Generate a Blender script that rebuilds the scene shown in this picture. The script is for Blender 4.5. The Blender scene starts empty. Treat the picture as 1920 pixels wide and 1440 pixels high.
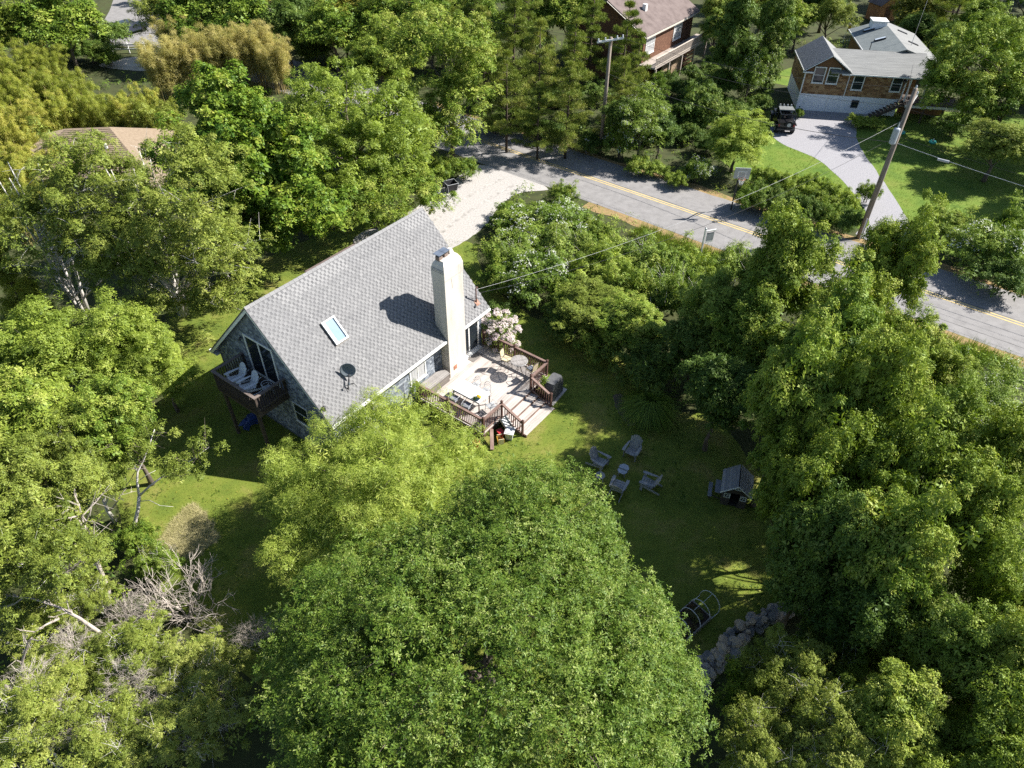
import bpy, bmesh, math, random
import numpy as np
from mathutils import Vector, Matrix

C = bpy.context.scene.collection
SC = bpy.context.scene
PI = math.pi

# ------------------------------------------------------------------ camera
CAM_H = 26.0
F_PX = 1323.34                      # focal length in pixels of a 1920 px wide picture
PITCH = math.radians(41.889)
ROLL = math.radians(0.787)
_w = Vector((0, math.cos(PITCH), -math.sin(PITCH)))
_u0 = Vector((0, math.sin(PITCH), math.cos(PITCH)))
_x0 = Vector((1, 0, 0))
CX = _x0 * math.cos(ROLL) + _u0 * math.sin(ROLL)
CU = _u0 * math.cos(ROLL) - _x0 * math.sin(ROLL)
cd = bpy.data.cameras.new('drone_camera')
cam = bpy.data.objects.new('drone_camera', cd)
C.objects.link(cam)
cd.sensor_fit = 'HORIZONTAL'
cd.sensor_width = 36.0
cd.lens = 36.0 * F_PX / 1920.0
cd.clip_start = 0.5
cd.clip_end = 3000
m = Matrix((CX, CU, -_w)).transposed().to_4x4()
m.translation = Vector((0, 0, CAM_H))
cam.matrix_world = m
SC.camera = cam

# ------------------------------------------------------------------ light
SUN_AZ = math.radians(76.5)         # clockwise from the way the camera looks (+Y)
SUN_EL = math.radians(41.0)
SUN_DIR = Vector((math.sin(SUN_AZ) * math.cos(SUN_EL), math.cos(SUN_AZ) * math.cos(SUN_EL), math.sin(SUN_EL)))
world = bpy.data.worlds.new('World')
SC.world = world
world.use_nodes = True
nt = world.node_tree
nt.nodes.clear()
sky = nt.nodes.new('ShaderNodeTexSky')
sky.sky_type = 'NISHITA'
sky.sun_disc = False
sky.sun_elevation = SUN_EL
sky.sun_rotation = SUN_AZ
sky.air_density = 1.0
sky.dust_density = 0.6
bg = nt.nodes.new('ShaderNodeBackground')
bg.inputs['Strength'].default_value = 0.068
wo = nt.nodes.new('ShaderNodeOutputWorld')
nt.links.new(sky.outputs[0], bg.inputs[0])
nt.links.new(bg.outputs[0], wo.inputs[0])
sl = bpy.data.lights.new('sun', 'SUN')
sl.energy = 5.0
sl.angle = math.radians(0.55)
sl.color = (1.0, 0.955, 0.885)
so = bpy.data.objects.new('sun', sl)
C.objects.link(so)
so.rotation_euler = (-SUN_DIR).to_track_quat('-Z', 'Y').to_euler()
so.location = SUN_DIR * 200

SC.view_settings.view_transform = 'Standard'
SC.view_settings.look = 'None'
SC.view_settings.gamma = 1.0
SC.view_settings.use_curve_mapping = False
SC.view_settings.exposure = 1.25
SC.render.engine = 'CYCLES'
cy = SC.cycles
cy.max_bounces = 6
cy.diffuse_bounces = 3
cy.glossy_bounces = 2
cy.transmission_bounces = 4
cy.transparent_max_bounces = 4
cy.caustics_reflective = False
cy.caustics_refractive = False
cy.use_denoising = False

# ------------------------------------------------------------------ places
def G(px, py, z=0.0):
    """the point at height z that the photograph shows at pixel (px, py) of 1920 x 1440"""
    d = CX * (px - 960) + CU * (720 - py) + _w * F_PX
    t = (z - CAM_H) / d.z
    return Vector((0, 0, CAM_H)) + d * t
def scale_at(p):
    """pixels per metre there"""
    return F_PX / ((Vector(p) - Vector((0, 0, CAM_H))).dot(_w))
AZ = math.radians(36.2587)
D1 = Vector((math.sin(AZ), math.cos(AZ), 0))         # along the house
D2 = Vector((-math.cos(AZ), math.sin(AZ), 0))        # across it, away from the deck
HROT = math.atan2(D1.y, D1.x)
def W(s, t, z=0.0):
    return D1 * s + D2 * t + Vector((0, 0, z))

# ------------------------------------------------------------------ objects
def tag(o, label=None, cat=None, group=None, kind=None):
    if label: o['label'] = label
    if cat: o['category'] = cat
    if group: o['group'] = group
    if kind: o['kind'] = kind
    return o
def thing(name, label, cat, loc=(0, 0, 0), rz=0.0, group=None):
    o = bpy.data.objects.new(name, None)
    C.objects.link(o)
    o.empty_display_size = 0.3
    o.location = loc
    o.rotation_euler = (0, 0, rz)
    return tag(o, label, cat, group)
def link(name, mesh, parent=None, loc=None, mat4=None):
    o = bpy.data.objects.new(name, mesh)
    C.objects.link(o)
    if parent: o.parent = parent
    if mat4 is not None: o.matrix_local = mat4
    elif loc is not None: o.location = loc
    return o
def kids(o):
    return [c for c in bpy.data.objects if c.parent == o]
def dup(root, loc, rz, label=None, group=None, _tree=None):
    r = root.copy(); C.objects.link(r)
    r.location = loc; r.rotation_euler = (0, 0, rz)
    if label: r['label'] = label
    if group: r['group'] = group
    for ch in root.children:
        c = ch.copy(); C.objects.link(c); c.parent = r
        for g in ch.children:
            d = g.copy(); C.objects.link(d); d.parent = c
    return r

class MB:
    """collects shapes for ONE mesh object"""
    def __init__(self): self.v = []; self.f = []; self.tint = []; self.use_tint = False
    def _add(self, vs, fs, tint=0.5):
        b = len(self.v)
        self.v += [tuple(x) for x in vs]
        self.f += [tuple(b + i for i in q) for q in fs]
        self.tint += [tint] * len(vs)
        return self
    BF = ((0, 3, 2, 1), (4, 5, 6, 7), (0, 1, 5, 4), (1, 2, 6, 5), (2, 3, 7, 6), (3, 0, 4, 7))
    def hexa(self, p, tint=0.5): return self._add(p, MB.BF, tint)
    def box(self, c, s, rz=0.0, tint=0.5, M=None):
        x, y, z = s[0] / 2, s[1] / 2, s[2] / 2
        p = [Vector(q) for q in ((-x, -y, -z), (x, -y, -z), (x, y, -z), (-x, y, -z), (-x, -y, z), (x, -y, z), (x, y, z), (-x, y, z))]
        if M is not None: p = [M @ q for q in p]
        elif rz:
            R = Matrix.Rotation(rz, 3, 'Z'); p = [R @ q for q in p]
        c = Vector(c)
        return self.hexa([q + c for q in p], tint)
    def bx(self, x0, x1, y0, y1, z0, z1, tint=0.5):
        return self.box(((x0 + x1) / 2, (y0 + y1) / 2, (z0 + z1) / 2), (x1 - x0, y1 - y0, z1 - z0), 0, tint)
    def beam(self, p, q, w, h, up=(0, 0, 1), tint=0.5):
        p, q = Vector(p), Vector(q)
        d = (q - p).normalized()
        s = d.cross(Vector(up))
        if s.length < 1e-4: s = d.cross(Vector((1, 0, 0)))
        s.normalize(); n = s.cross(d)
        a, b = s * w / 2, n * h / 2
        return self.hexa([p - a - b, p + a - b, q + a - b, q - a - b, p - a + b, p + a + b, q + a + b, q - a + b], tint)
    def tube(self, pts, rad, n=6, cap=True, tint=0.5, squash=1.0):
        pts = [Vector(p) for p in pts]
        if not hasattr(rad, '__len__'): rad = [rad] * len(pts)
        vs = []; fs = []
        prev = None
        for i, p in enumerate(pts):
            d = (pts[min(i + 1, len(pts) - 1)] - pts[max(i - 1, 0)]).normalized()
            if prev is None:
                a = d.cross(Vector((0, 0, 1)))
                if a.length < 1e-3: a = d.cross(Vector((1, 0, 0)))
            else: a = prev - d * prev.dot(d)
            a.normalize(); prev = a
            b = d.cross(a)
            for k in range(n):
                t = 2 * PI * k / n
                vs.append(p + (a * math.cos(t) + b * math.sin(t) * squash) * rad[i])
        for i in range(len(pts) - 1):
            for k in range(n):
                k2 = (k + 1) % n
                fs.append((i * n + k, i * n + k2, (i + 1) * n + k2, (i + 1) * n + k))
        if cap:
            fs.append(tuple(range(n - 1, -1, -1)))
            fs.append(tuple((len(pts) - 1) * n + k for k in range(n)))
        return self._add(vs, fs, tint)
    def prism(self, poly, z0, z1, tint=0.5):
        n = len(poly)
        vs = [(x, y, z0) for x, y in poly] + [(x, y, z1) for x, y in poly]
        fs = [tuple(range(n - 1, -1, -1)), tuple(range(n, 2 * n))] + [(i, (i + 1) % n, n + (i + 1) % n, n + i) for i in range(n)]
        return self._add(vs, fs, tint)
    def loft(self, A, B, tint=0.5):
        """solid between two polygons with the same number of corners"""
        n = len(A)
        return self._add(list(A) + list(B), [tuple(range(n - 1, -1, -1)), tuple(range(n, 2 * n))] + [(i, (i + 1) % n, n + (i + 1) % n, n + i) for i in range(n)], tint)
    def lathe(self, prof, n=16, c=(0, 0, 0), tint=0.5, sx=1, sy=1):
        vs = []; fs = []
        for r, z in prof:
            for k in range(n):
                t = 2 * PI * k / n
                vs.append((c[0] + r * math.cos(t) * sx, c[1] + r * math.sin(t) * sy, c[2] + z))
        m_ = len(prof)
        for i in range(m_ - 1):
            for k in range(n):
                k2 = (k + 1) % n
                fs.append((i * n + k, i * n + k2, (i + 1) * n + k2, (i + 1) * n + k))
        fs.append(tuple(range(n - 1, -1, -1))); fs.append(tuple((m_ - 1) * n + k for k in range(n)))
        return self._add(vs, fs, tint)
    def mesh(self, name, mat, smooth=False, off=(0, 0, 0)):
        me = bpy.data.meshes.new(name)
        ox, oy, oz = off
        me.from_pydata([(x - ox, y - oy, z - oz) for x, y, z in self.v], [], self.f)
        bm = bmesh.new(); bm.from_mesh(me)
        bmesh.ops.recalc_face_normals(bm, faces=bm.faces)
        bm.to_mesh(me); bm.free()
        if self.use_tint:
            a = me.attributes.new('tint', 'FLOAT', 'POINT')
            a.data.foreach_set('value', np.array(self.tint, dtype=np.float32))
        if smooth:
            me.polygons.foreach_set('use_smooth', [True] * len(me.polygons))
        me.materials.append(mat)
        return me
    def build(self, name, mat, parent=None, off=(0, 0, 0), smooth=False, label=None, kind=None, loc=None):
        o = link(name, self.mesh(name, mat, smooth, off), parent, loc)
        if label: o['label'] = label
        if kind: o['kind'] = kind
        return o

# ------------------------------------------------------------------ materials
_mats = {}
def _new(name):
    m_ = bpy.data.materials.new(name); m_.use_nodes = True
    m_.node_tree.nodes.clear()
    return m_, m_.node_tree
def _ramp(nt_, stops):
    r = nt_.nodes.new('ShaderNodeValToRGB')
    el = r.color_ramp.elements
    while len(el) > 1: el.remove(el[-1])
    el[0].position = stops[0][0]; el[0].color = (*stops[0][1], 1)
    for p, c in stops[1:]:
        e = el.new(p); e.color = (*c, 1)
    return r
def paint(name, a, b=None, rough=0.7, scale=6.0, detail=6.0, bump=0.0, bscale=None, stretch=None, metal=0.0, spec=0.35, c=None, use_tint=False, rnd=0.0, contrast=(0.3, 0.7)):
    """procedural colour between a and b (and c) by noise, with optional fine relief; rnd varies the tone from piece to piece"""
    if name in _mats: return _mats[name]
    m_, t = _new(name); N = t.nodes; Lk = t.links
    out = N.new('ShaderNodeOutputMaterial'); bs = N.new('ShaderNodeBsdfPrincipled')
    Lk.new(bs.outputs[0], out.inputs[0])
    bs.inputs['Roughness'].default_value = rough
    bs.inputs['Metallic'].default_value = metal
    bs.inputs['Specular IOR Level'].default_value = spec
    if b is None: b = tuple(min(1, x * 1.15) for x in a)
    tc = N.new('ShaderNodeTexCoord'); mp = N.new('ShaderNodeMapping')
    Lk.new(tc.outputs['Object'], mp.inputs[0])
    if stretch: mp.inputs['Scale'].default_value = stretch
    no = N.new('ShaderNodeTexNoise'); no.inputs['Scale'].default_value = scale; no.inputs['Detail'].default_value = detail
    no.inputs['Roughness'].default_value = 0.62
    Lk.new(mp.outputs[0], no.inputs[0])
    fac = no.outputs['Fac']
    if use_tint:
        at = N.new('ShaderNodeAttribute'); at.attribute_name = 'tint'
        mx = N.new('ShaderNodeMath'); mx.operation = 'MULTIPLY_ADD'; mx.inputs[1].default_value = 0.35
        Lk.new(fac, mx.inputs[0])
        m2 = N.new('ShaderNodeMath'); m2.operation = 'MULTIPLY_ADD'; m2.inputs[1].default_value = 0.8; m2.inputs[2].default_value = -0.07
        Lk.new(at.outputs['Fac'], m2.inputs[0]); Lk.new(m2.outputs[0], mx.inputs[2])
        fac = mx.outputs[0]
    if rnd:
        oi = N.new('ShaderNodeObjectInfo')
        mm = N.new('ShaderNodeMath'); mm.operation = 'MULTIPLY_ADD'; mm.inputs[1].default_value = rnd
        Lk.new(oi.outputs['Random'], mm.inputs[0])
        m3 = N.new('ShaderNodeMath'); m3.operation = 'SUBTRACT'; m3.inputs[1].default_value = rnd / 2
        Lk.new(fac, m3.inputs[0]); Lk.new(m3.outputs[0], mm.inputs[2])
        fac = mm.outputs[0]
    lo, hi = contrast
    st = [(lo, a), (hi, b)] if c is None else [(lo, a), ((lo + hi) / 2, b), (hi, c)]
    rp = _ramp(t, st); Lk.new(fac, rp.inputs[0]); Lk.new(rp.outputs[0], bs.inputs['Base Color'])
    if bump:
        n2 = N.new('ShaderNodeTexNoise'); n2.inputs['Scale'].default_value = bscale or scale * 4; n2.inputs['Detail'].default_value = 4
        Lk.new(mp.outputs[0], n2.inputs[0])
        bp = N.new('ShaderNodeBump'); bp.inputs['Strength'].default_value = bump; bp.inputs['Distance'].default_value = 0.02
        Lk.new(n2.outputs['Fac'], bp.inputs['Height']); Lk.new(bp.outputs[0], bs.inputs['Normal'])
    _mats[name] = m_
    return m_
def glass(name, col=(0.015, 0.02, 0.025), rough=0.06):
    if name in _mats: return _mats[name]
    m_ = paint(name, col, tuple(x * 1.4 for x in col), rough, scale=2, spec=0.8)
    return m_
def leaf(name, stops, trans=0.2, gloss=0.02, rnd=0.25):
    if name in _mats: return _mats[name]
    m_, t = _new(name); N = t.nodes; Lk = t.links
    out = N.new('ShaderNodeOutputMaterial')
    at = N.new('ShaderNodeAttribute'); at.attribute_name = 'tint'
    oi = N.new('ShaderNodeObjectInfo')
    mm = N.new('ShaderNodeMath'); mm.operation = 'MULTIPLY_ADD'; mm.inputs[1].default_value = rnd; mm.inputs[2].default_value = -rnd / 2
    Lk.new(oi.outputs['Random'], mm.inputs[0])
    ad = N.new('ShaderNodeMath'); ad.operation = 'ADD'
    Lk.new(at.outputs['Fac'], ad.inputs[0]); Lk.new(mm.outputs[0], ad.inputs[1])
    rp = _ramp(t, stops); Lk.new(ad.outputs[0], rp.inputs[0])
    di = N.new('ShaderNodeBsdfDiffuse'); tr = N.new('ShaderNodeBsdfTranslucent'); gl = N.new('ShaderNodeBsdfGlossy')
    gl.inputs['Roughness'].default_value = 0.5; gl.inputs['Color'].default_value = (0.8, 0.95, 0.7, 1)
    Lk.new(rp.outputs[0], di.inputs[0])
    hs = N.new('ShaderNodeMix'); hs.data_type = 'RGBA'; hs.blend_type = 'MULTIPLY'; hs.inputs[0].default_value = 1.0
    hs.inputs['B'].default_value = (1.12, 1.2, 0.5, 1)
    Lk.new(rp.outputs[0], hs.inputs['A']); Lk.new(hs.outputs['Result'], tr.inputs[0])
    m1 = N.new('ShaderNodeMixShader'); m1.inputs[0].default_value = trans
    Lk.new(di.outputs[0], m1.inputs[1]); Lk.new(tr.outputs[0], m1.inputs[2])
    m2 = N.new('ShaderNodeMixShader'); m2.inputs[0].default_value = gloss
    Lk.new(m1.outputs[0], m2.inputs[1]); Lk.new(gl.outputs[0], m2.inputs[2])
    Lk.new(m2.outputs[0], out.inputs[0])
    _mats[name] = m_
    return m_
# ------------------------------------------------------------------ foliage
def nrm(a): return a / np.maximum(np.linalg.norm(a, axis=1, keepdims=True), 1e-9)
def np_mesh(name, verts, nper, tint, mat):
    """mesh of separate faces with nper corners each"""
    me = bpy.data.meshes.new(name)
    n = len(verts)
    me.vertices.add(n)
    me.vertices.foreach_set('co', verts.astype(np.float32).ravel())
    me.loops.add(n)
    me.loops.foreach_set('vertex_index', np.arange(n, dtype=np.int32))
    me.polygons.add(n // nper)
    me.polygons.foreach_set('loop_start', np.arange(0, n, nper, dtype=np.int32))
    a = me.attributes.new('tint', 'FLOAT', 'POINT')
    a.data.foreach_set('value', tint.astype(np.float32))
    me.materials.append(mat)
    me.update(calc_edges=True)
    return me
def leaves(rng, Cn, CR, nros, nleaf, L, Wd, flat=0.8, up=0.5, out=0.6, spread=(-8, 32), droop=0.15, tint=0.5, tv=(0.12, 0.1, 0.08), hang=0.0, shell=0.35, rpow=0.6):
    """whorls of leaves on the twigs of clumps; returns corners and tint"""
    N = len(Cn)
    L *= .92; Wd *= 1.0; nros = int(nros * 1.35)
    n1 = N * nros
    idx = np.repeat(np.arange(N), nros)
    d = nrm(rng.normal(size=(n1, 3)))
    d[:, 2] = np.where(d[:, 2] < -0.45, -d[:, 2], d[:, 2])
    r = shell + (1 - shell) * rng.random(n1) ** rpow
    pos = Cn[idx] + d * (r * CR[idx])[:, None] * np.array([1, 1, flat])
    ax = d * out + np.array([0, 0, up]) + rng.normal(size=(n1, 3)) * 0.24
    ax = nrm(ax)
    ct = tint + rng.normal(size=N) * tv[0]
    rt = ct[idx] + rng.normal(size=n1) * tv[1]
    M = n1 * nleaf
    j = np.repeat(np.arange(n1), nleaf)
    a = ax[j]
    h = np.where(np.abs(a[:, 2:3]) < 0.9, np.array([[0, 0, 1.0]]), np.array([[1.0, 0, 0]]))
    e1 = nrm(np.cross(a, h)); e2 = np.cross(a, e1)
    ph = (np.tile(np.arange(nleaf), n1) / nleaf + rng.random(n1)[j]) * 2 * PI + rng.normal(size=M) * 0.35
    el = np.radians(rng.uniform(spread[0], spread[1], M))
    rad = e1 * np.cos(ph)[:, None] + e2 * np.sin(ph)[:, None]
    dr = rad * np.cos(el)[:, None] + a * np.sin(el)[:, None]
    if hang: dr = nrm(dr + np.array([0, 0, -hang]))
    Lk = (L * rng.uniform(0.65, 1.2, M))[:, None]
    p0 = pos[j] + a * (rng.uniform(-0.5, 0.3, M)[:, None] * L) + dr * Lk * 0.08
    mid = p0 + dr * Lk * 0.5
    sd = nrm(np.cross(a, dr) + rng.normal(size=(M, 3)) * 0.18) * (Wd * 0.5) * rng.uniform(0.8, 1.2, M)[:, None]
    tip = p0 + dr * Lk + np.array([0, 0, -1.0]) * Lk * droop
    far = p0 + (tip - p0) * rng.uniform(.45, .8, M)[:, None]
    V = np.stack([p0, tip + sd * .55, far - sd], axis=1).reshape(-1, 3)
    T = np.repeat(np.clip(rt[j] + rng.normal(size=M) * tv[2], 0.0, 1.0), 3)
    return V, T
def clumps(rng, lobes, n, cr, low=-0.55, inner=0.3, rough=0.16, orng=(0.76, 1.1)):
    """clump centres spread over (and some inside) a union of ellipsoids"""
    lob = np.array(lobes, float)
    wt = (lob[:, 3] * lob[:, 4] + lob[:, 3] * lob[:, 5]) ; wt /= wt.sum()
    P = []; R = []
    ph = rng.uniform(0, 6.28, (len(lob), 5)); kv = rng.normal(size=(len(lob), 5, 3)) * 2.6
    tries = 0
    while len(P) < n and tries < n * 40:
        tries += 1
        i = rng.choice(len(lob), p=wt)
        d = rng.normal(size=3); d /= np.linalg.norm(d)
        if d[2] < low: continue
        nz = 1 + rough * np.sin(kv[i] @ d + ph[i]).sum() / 1.6
        r = (rng.uniform(0.35, 0.8) if rng.random() < inner else rng.uniform(*orng)) * nz
        p = lob[i, :3] + d * lob[i, 3:] * r
        q = (p - lob[:, :3]) / lob[:, 3:]
        dd = np.linalg.norm(q, axis=1); dd[i] = 9
        if dd.min() < 0.5: continue
        P.append(p); R.append(cr * rng.uniform(0.5, 1.45))
    return np.array(P), np.array(R)
def limbs(rng, Cn, H, base_r, n=14, top=0.7, lean=(0, 0), mat=None, name='trunk', stems=1, tip_r=0.012, tb=0.25, twigs=0, sprd=0.08):
    """trunk (or several stems) with limbs that reach out to the clumps"""
    mb = MB()
    for s in range(stems):
        a0 = 2 * PI * s / max(1, stems) + rng.uniform(0, 1)
        bx = 0.0 if stems == 1 else 0.18 * math.cos(a0); by = 0.0 if stems == 1 else 0.18 * math.sin(a0)
        lx = lean[0] + (0 if stems == 1 else math.cos(a0) * H * sprd); ly = lean[1] + (0 if stems == 1 else math.sin(a0) * H * sprd)
        K = 7
        tr = []
        for k in range(K):
            f = k / (K - 1)
            tr.append(Vector((bx + lx * f ** 1.3 + rng.normal() * 0.03 * H * f * (1 - f) * 1.5, by + ly * f ** 1.3 + rng.normal() * 0.03 * H * f * (1 - f) * 1.5, H * top * f - (0.15 if k == 0 else 0))))
        rr = [base_r * (1.35 if k == 0 else 1) * (1 - 0.8 * k / (K - 1)) for k in range(K)]
        mb.tube(tr, rr, 8)
        own = Cn if stems == 1 else Cn[s::stems]
        pick = rng.permutation(len(own))[:max(2, n // stems)]
        for i in pick:
            c = Vector(own[i])
            f = min(0.98, max(tb, (c.z - 0.3 * H * rng.uniform(0.6, 1.2)) / (H * top)))
            q = f * (K - 1); k0 = int(q); k1 = min(K - 1, k0 + 1)
            st = tr[k0].lerp(tr[k1], q - k0)
            r0 = max(tip_r * 1.6, base_r * (1 - 0.8 * f) * 0.5)
            mid = st.lerp(c, 0.5) + Vector((rng.normal() * 0.12, rng.normal() * 0.12, (c - st).length * 0.1))
            mb.tube([st, st.lerp(mid, 0.55), mid, mid.lerp(c, 0.6), c], [r0, r0 * 0.8, r0 * 0.6, r0 * 0.4, tip_r], 5, False)
            for w in range(twigs):
                s0 = mid.lerp(c, rng.uniform(0, 0.9))
                e = s0 + Vector(rng.normal(size=3)) * 0.45 + Vector((0, 0, 0.25))
                mb.tube([s0, s0.lerp(e, 0.5) + Vector((0, 0, 0.05)), e], [tip_r * 1.1, tip_r * 0.8, tip_r * 0.4], 4, False)
    return mb.mesh(name, mat, True)
def dead_shrub(rng, R, H, n=16, mat=None, depth=3, up=0.7):
    mb = MB()
    def grow(p, d, L, r, k):
        q = p + d * L
        mid = p.lerp(q, 0.5) + Vector(rng.normal(size=3)) * L * 0.06
        mb.tube([p, mid, q], [r, r * 0.85, r * 0.65], 4 if k < 2 else 3, False)
        if k >= depth: return
        for i in range(3 if k < depth - 1 else 4):
            e = (d + Vector(rng.normal(size=3)) * 0.5 + Vector((0, 0, 0.1))).normalized()
            grow(p.lerp(q, rng.uniform(0.55, 1.0)), e, L * rng.uniform(0.55, 0.8), r * 0.6, k + 1)
    for i in range(n):
        a = rng.uniform(0, 2 * PI); s = rng.uniform(0.25, 1.0)
        d = Vector((math.cos(a) * R * s, math.sin(a) * R * s, H * up)).normalized()
        grow(Vector((rng.normal() * 0.12 * R, rng.normal() * 0.12 * R, 0)), d, math.hypot(R, H) * 0.45, 0.022, 0)
    return mb.mesh('branches', mat, False)

G_ = {
 'tupelo': [(0.0, (0.026, 0.06, 0.007)), (0.4, (0.08, 0.14, 0.015)), (0.7, (0.162, 0.22, 0.033)), (1.0, (0.33, 0.37, 0.13))],
 'spring': [(0.0, (0.065, 0.11, 0.012)), (0.4, (0.165, 0.23, 0.026)), (0.7, (0.275, 0.33, 0.05)), (1.0, (0.44, 0.45, 0.12))],
  # leaf colours (albedo): dark to light
 'mid':   [(0.0, (0.036, 0.08, 0.010)), (0.4, (0.112, 0.182, 0.020)), (0.7, (0.215, 0.28, 0.038)), (1.0, (0.38, 0.40, 0.09))],
 'cool':  [(0.0, (0.045, 0.09, 0.012)), (0.4, (0.115, 0.185, 0.022)), (0.7, (0.195, 0.265, 0.04)), (1.0, (0.32, 0.37, 0.09))],
 'lime':  [(0.0, (0.13, 0.19, 0.025)), (0.4, (0.26, 0.335, 0.05)), (0.7, (0.37, 0.43, 0.08)), (1.0, (0.5, 0.52, 0.14))],
 'maple': [(0.0, (0.03, 0.075, 0.008)), (0.4, (0.10, 0.175, 0.016)), (0.7, (0.205, 0.275, 0.03)), (1.0, (0.37, 0.38, 0.08))],
 'olive': [(0.0, (0.07, 0.08, 0.012)), (0.4, (0.16, 0.165, 0.02)), (0.7, (0.24, 0.23, 0.035)), (1.0, (0.34, 0.29, 0.07))],
 'grey':  [(0.0, (0.06, 0.09, 0.014)), (0.4, (0.145, 0.19, 0.028)), (0.7, (0.225, 0.27, 0.045)), (1.0, (0.34, 0.36, 0.09))],
 'pine':  [(0.0, (0.045, 0.075, 0.012)), (0.4, (0.115, 0.165, 0.024)), (0.7, (0.20, 0.245, 0.04)), (1.0, (0.33, 0.32, 0.09))],
 'bamb':  [(0.0, (0.16, 0.19, 0.022)), (0.4, (0.26, 0.295, 0.04)), (0.7, (0.365, 0.37, 0.06)), (1.0, (0.49, 0.43, 0.10))],
 'tan':   [(0.0, (0.24, 0.23, 0.07)), (0.4, (0.40, 0.36, 0.12)), (0.7, (0.52, 0.44, 0.17)), (1.0, (0.6, 0.5, 0.22))],
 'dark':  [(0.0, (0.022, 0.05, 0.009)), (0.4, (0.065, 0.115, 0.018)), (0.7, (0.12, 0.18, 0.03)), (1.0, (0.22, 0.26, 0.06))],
}
LEAF = {k: leaf('leaf_' + k, v, 0.4 if k in ('lime', 'tan', 'bamb') else 0.2) for k, v in G_.items()}
BLOOM = leaf('white_petal', [(0.0, (0.5, 0.52, 0.46)), (1.0, (0.82, 0.82, 0.78))], 0.2, 0.02)
PINK = leaf('pink_petal', [(0.0, (0.5, 0.38, 0.42)), (0.6, (0.66, 0.55, 0.58)), (1.0, (0.78, 0.71, 0.72))], 0.2, 0.02)
BARK = paint('grey_bark', (0.07, 0.055, 0.042), (0.17, 0.14, 0.115), 0.95, 9, bump=0.5, stretch=(1, 1, 0.25))
BARK_D = paint('dark_bark', (0.035, 0.026, 0.02), (0.10, 0.075, 0.055), 0.95, 9, bump=0.5, stretch=(1, 1, 0.25))
BARK_W = paint('pale_bark', (0.42, 0.39, 0.35), (0.68, 0.65, 0.61), 0.9, 5, bump=0.2)
DEAD = paint('dead_wood', (0.25, 0.215, 0.185), (0.46, 0.41, 0.36), 0.95, 7)

PROTO = {}
def proto(key, crown, trunk, R, zc, blossom=None): PROTO[key] = (crown, trunk, R, zc, blossom)
def broad(key, seed, col, lobes, n, cr, nros, nleaf, L, Wd, trunk_r=0.16, bark=None, nl=16, R=3.0, zc=5.0, top=0.72, bloom=0, twigs=0, stems=1, lean=(0, 0), tipr=0.012, tb=0.25, low=-0.55, inner=0.3, rough=0.16, orng=(0.76, 1.1), **kw):
    rng = np.random.default_rng(seed)
    Cn, CR = clumps(rng, lobes, n, cr, low, inner, rough, orng)
    V, T = leaves(rng, Cn, CR, nros, nleaf, L, Wd, **kw)
    lc = np.array(lobes, float)[:, :3]; near = np.argmin(((Cn[:, None, :] - lc[None]) ** 2).sum(2), 1)
    inn = lc[near] + (Cn - lc[near]) * rng.uniform(.55, .85, (len(Cn), 1))
    k2 = dict(kw); k2['spread'] = (-10, 25); k2['shell'] = 0.0
    V2, T2_ = leaves(rng, inn, CR * 1.25, max(2, int(nros * .16)), 4, L * 2.1, Wd * 2.4, **k2)  # coarse inner leaves added to stop light leaking through and darken the crown
    V = np.concatenate([V, V2]); T = np.concatenate([T, T2_])
    me = np_mesh('crown', V, 3, T, LEAF[col])
    H = max(l[2] + l[5] for l in lobes)
    tr = limbs(rng, Cn, H, trunk_r, nl, top, lean, bark or BARK, 'trunk', stems, tipr, tb, twigs)
    bl = None
    if bloom:
        pick = rng.random(len(Cn)) < bloom
        if pick.any():
            B, T2 = leaves(rng, Cn[pick], CR[pick] * 1.1, 22, 5, 0.042, 0.042, up=0.8, shell=0.8, tint=0.6, spread=(0, 30), droop=0)
            bl = np_mesh('blossom', B, 3, T2, BLOOM)
    proto(key, me, tr, R, zc, bl)
def plant_tree(key, name, label, cat, x, y, R, zc, group=None, rz=None, z0=0.0, part='crown'):
    cr, tr, pR, pz, bl = PROTO[key]
    h = abs(hash((round(x, 2), round(y, 2)))) if rz is None else 0
    t = thing(name, label, cat, (x, y, z0), (random.uniform(0, 6.28) if rz is None else rz), group)
    s = R / pR
    t.scale = (s, s, zc / pz)
    link(part, cr, t)
    if tr: link('trunk' if part == 'crown' else 'stem', tr, t)
    if bl: link('blossom', bl, t)
    return t
# ------------------------------------------------------------------ ground
rg = random.Random(5)
def smooth_poly(pts, closed=True, sub=6, jit=0.0):
    n = len(pts); out = []
    P = [Vector((p[0], p[1], 0)) for p in pts]
    rngn = range(n if closed else n - 1)
    for i in rngn:
        a, b, c, d = (P[(i - 1) % n], P[i], P[(i + 1) % n], P[(i + 2) % n]) if closed else (P[max(i - 1, 0)], P[i], P[i + 1], P[min(i + 2, n - 1)])
        for k in range(sub):
            t = k / sub
            q = 0.5 * ((2 * b) + (c - a) * t + (2 * a - 5 * b + 4 * c - d) * t * t + (3 * b - a - 3 * c + d) * t ** 3)
            out.append((q.x + rg.uniform(-jit, jit), q.y + rg.uniform(-jit, jit)))
    if not closed: out.append((P[-1].x, P[-1].y))
    return out
def sheet(name, poly, z, mat, label=None):
    me = bpy.data.meshes.new(name)
    bm = bmesh.new()
    f = bm.faces.new([bm.verts.new((x, y, z)) for x, y in poly])
    if f.normal.z < 0: f.normal_flip()
    bmesh.ops.triangulate(bm, faces=bm.faces)
    for q in bm.faces:
        q.normal_update()
        if q.normal.z < 0: q.normal_flip()
    bm.to_mesh(me); bm.free()
    me.materials.append(mat)
    o = link(name, me)
    o['kind'] = 'structure'
    if label: o['label'] = label
    return o
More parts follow.
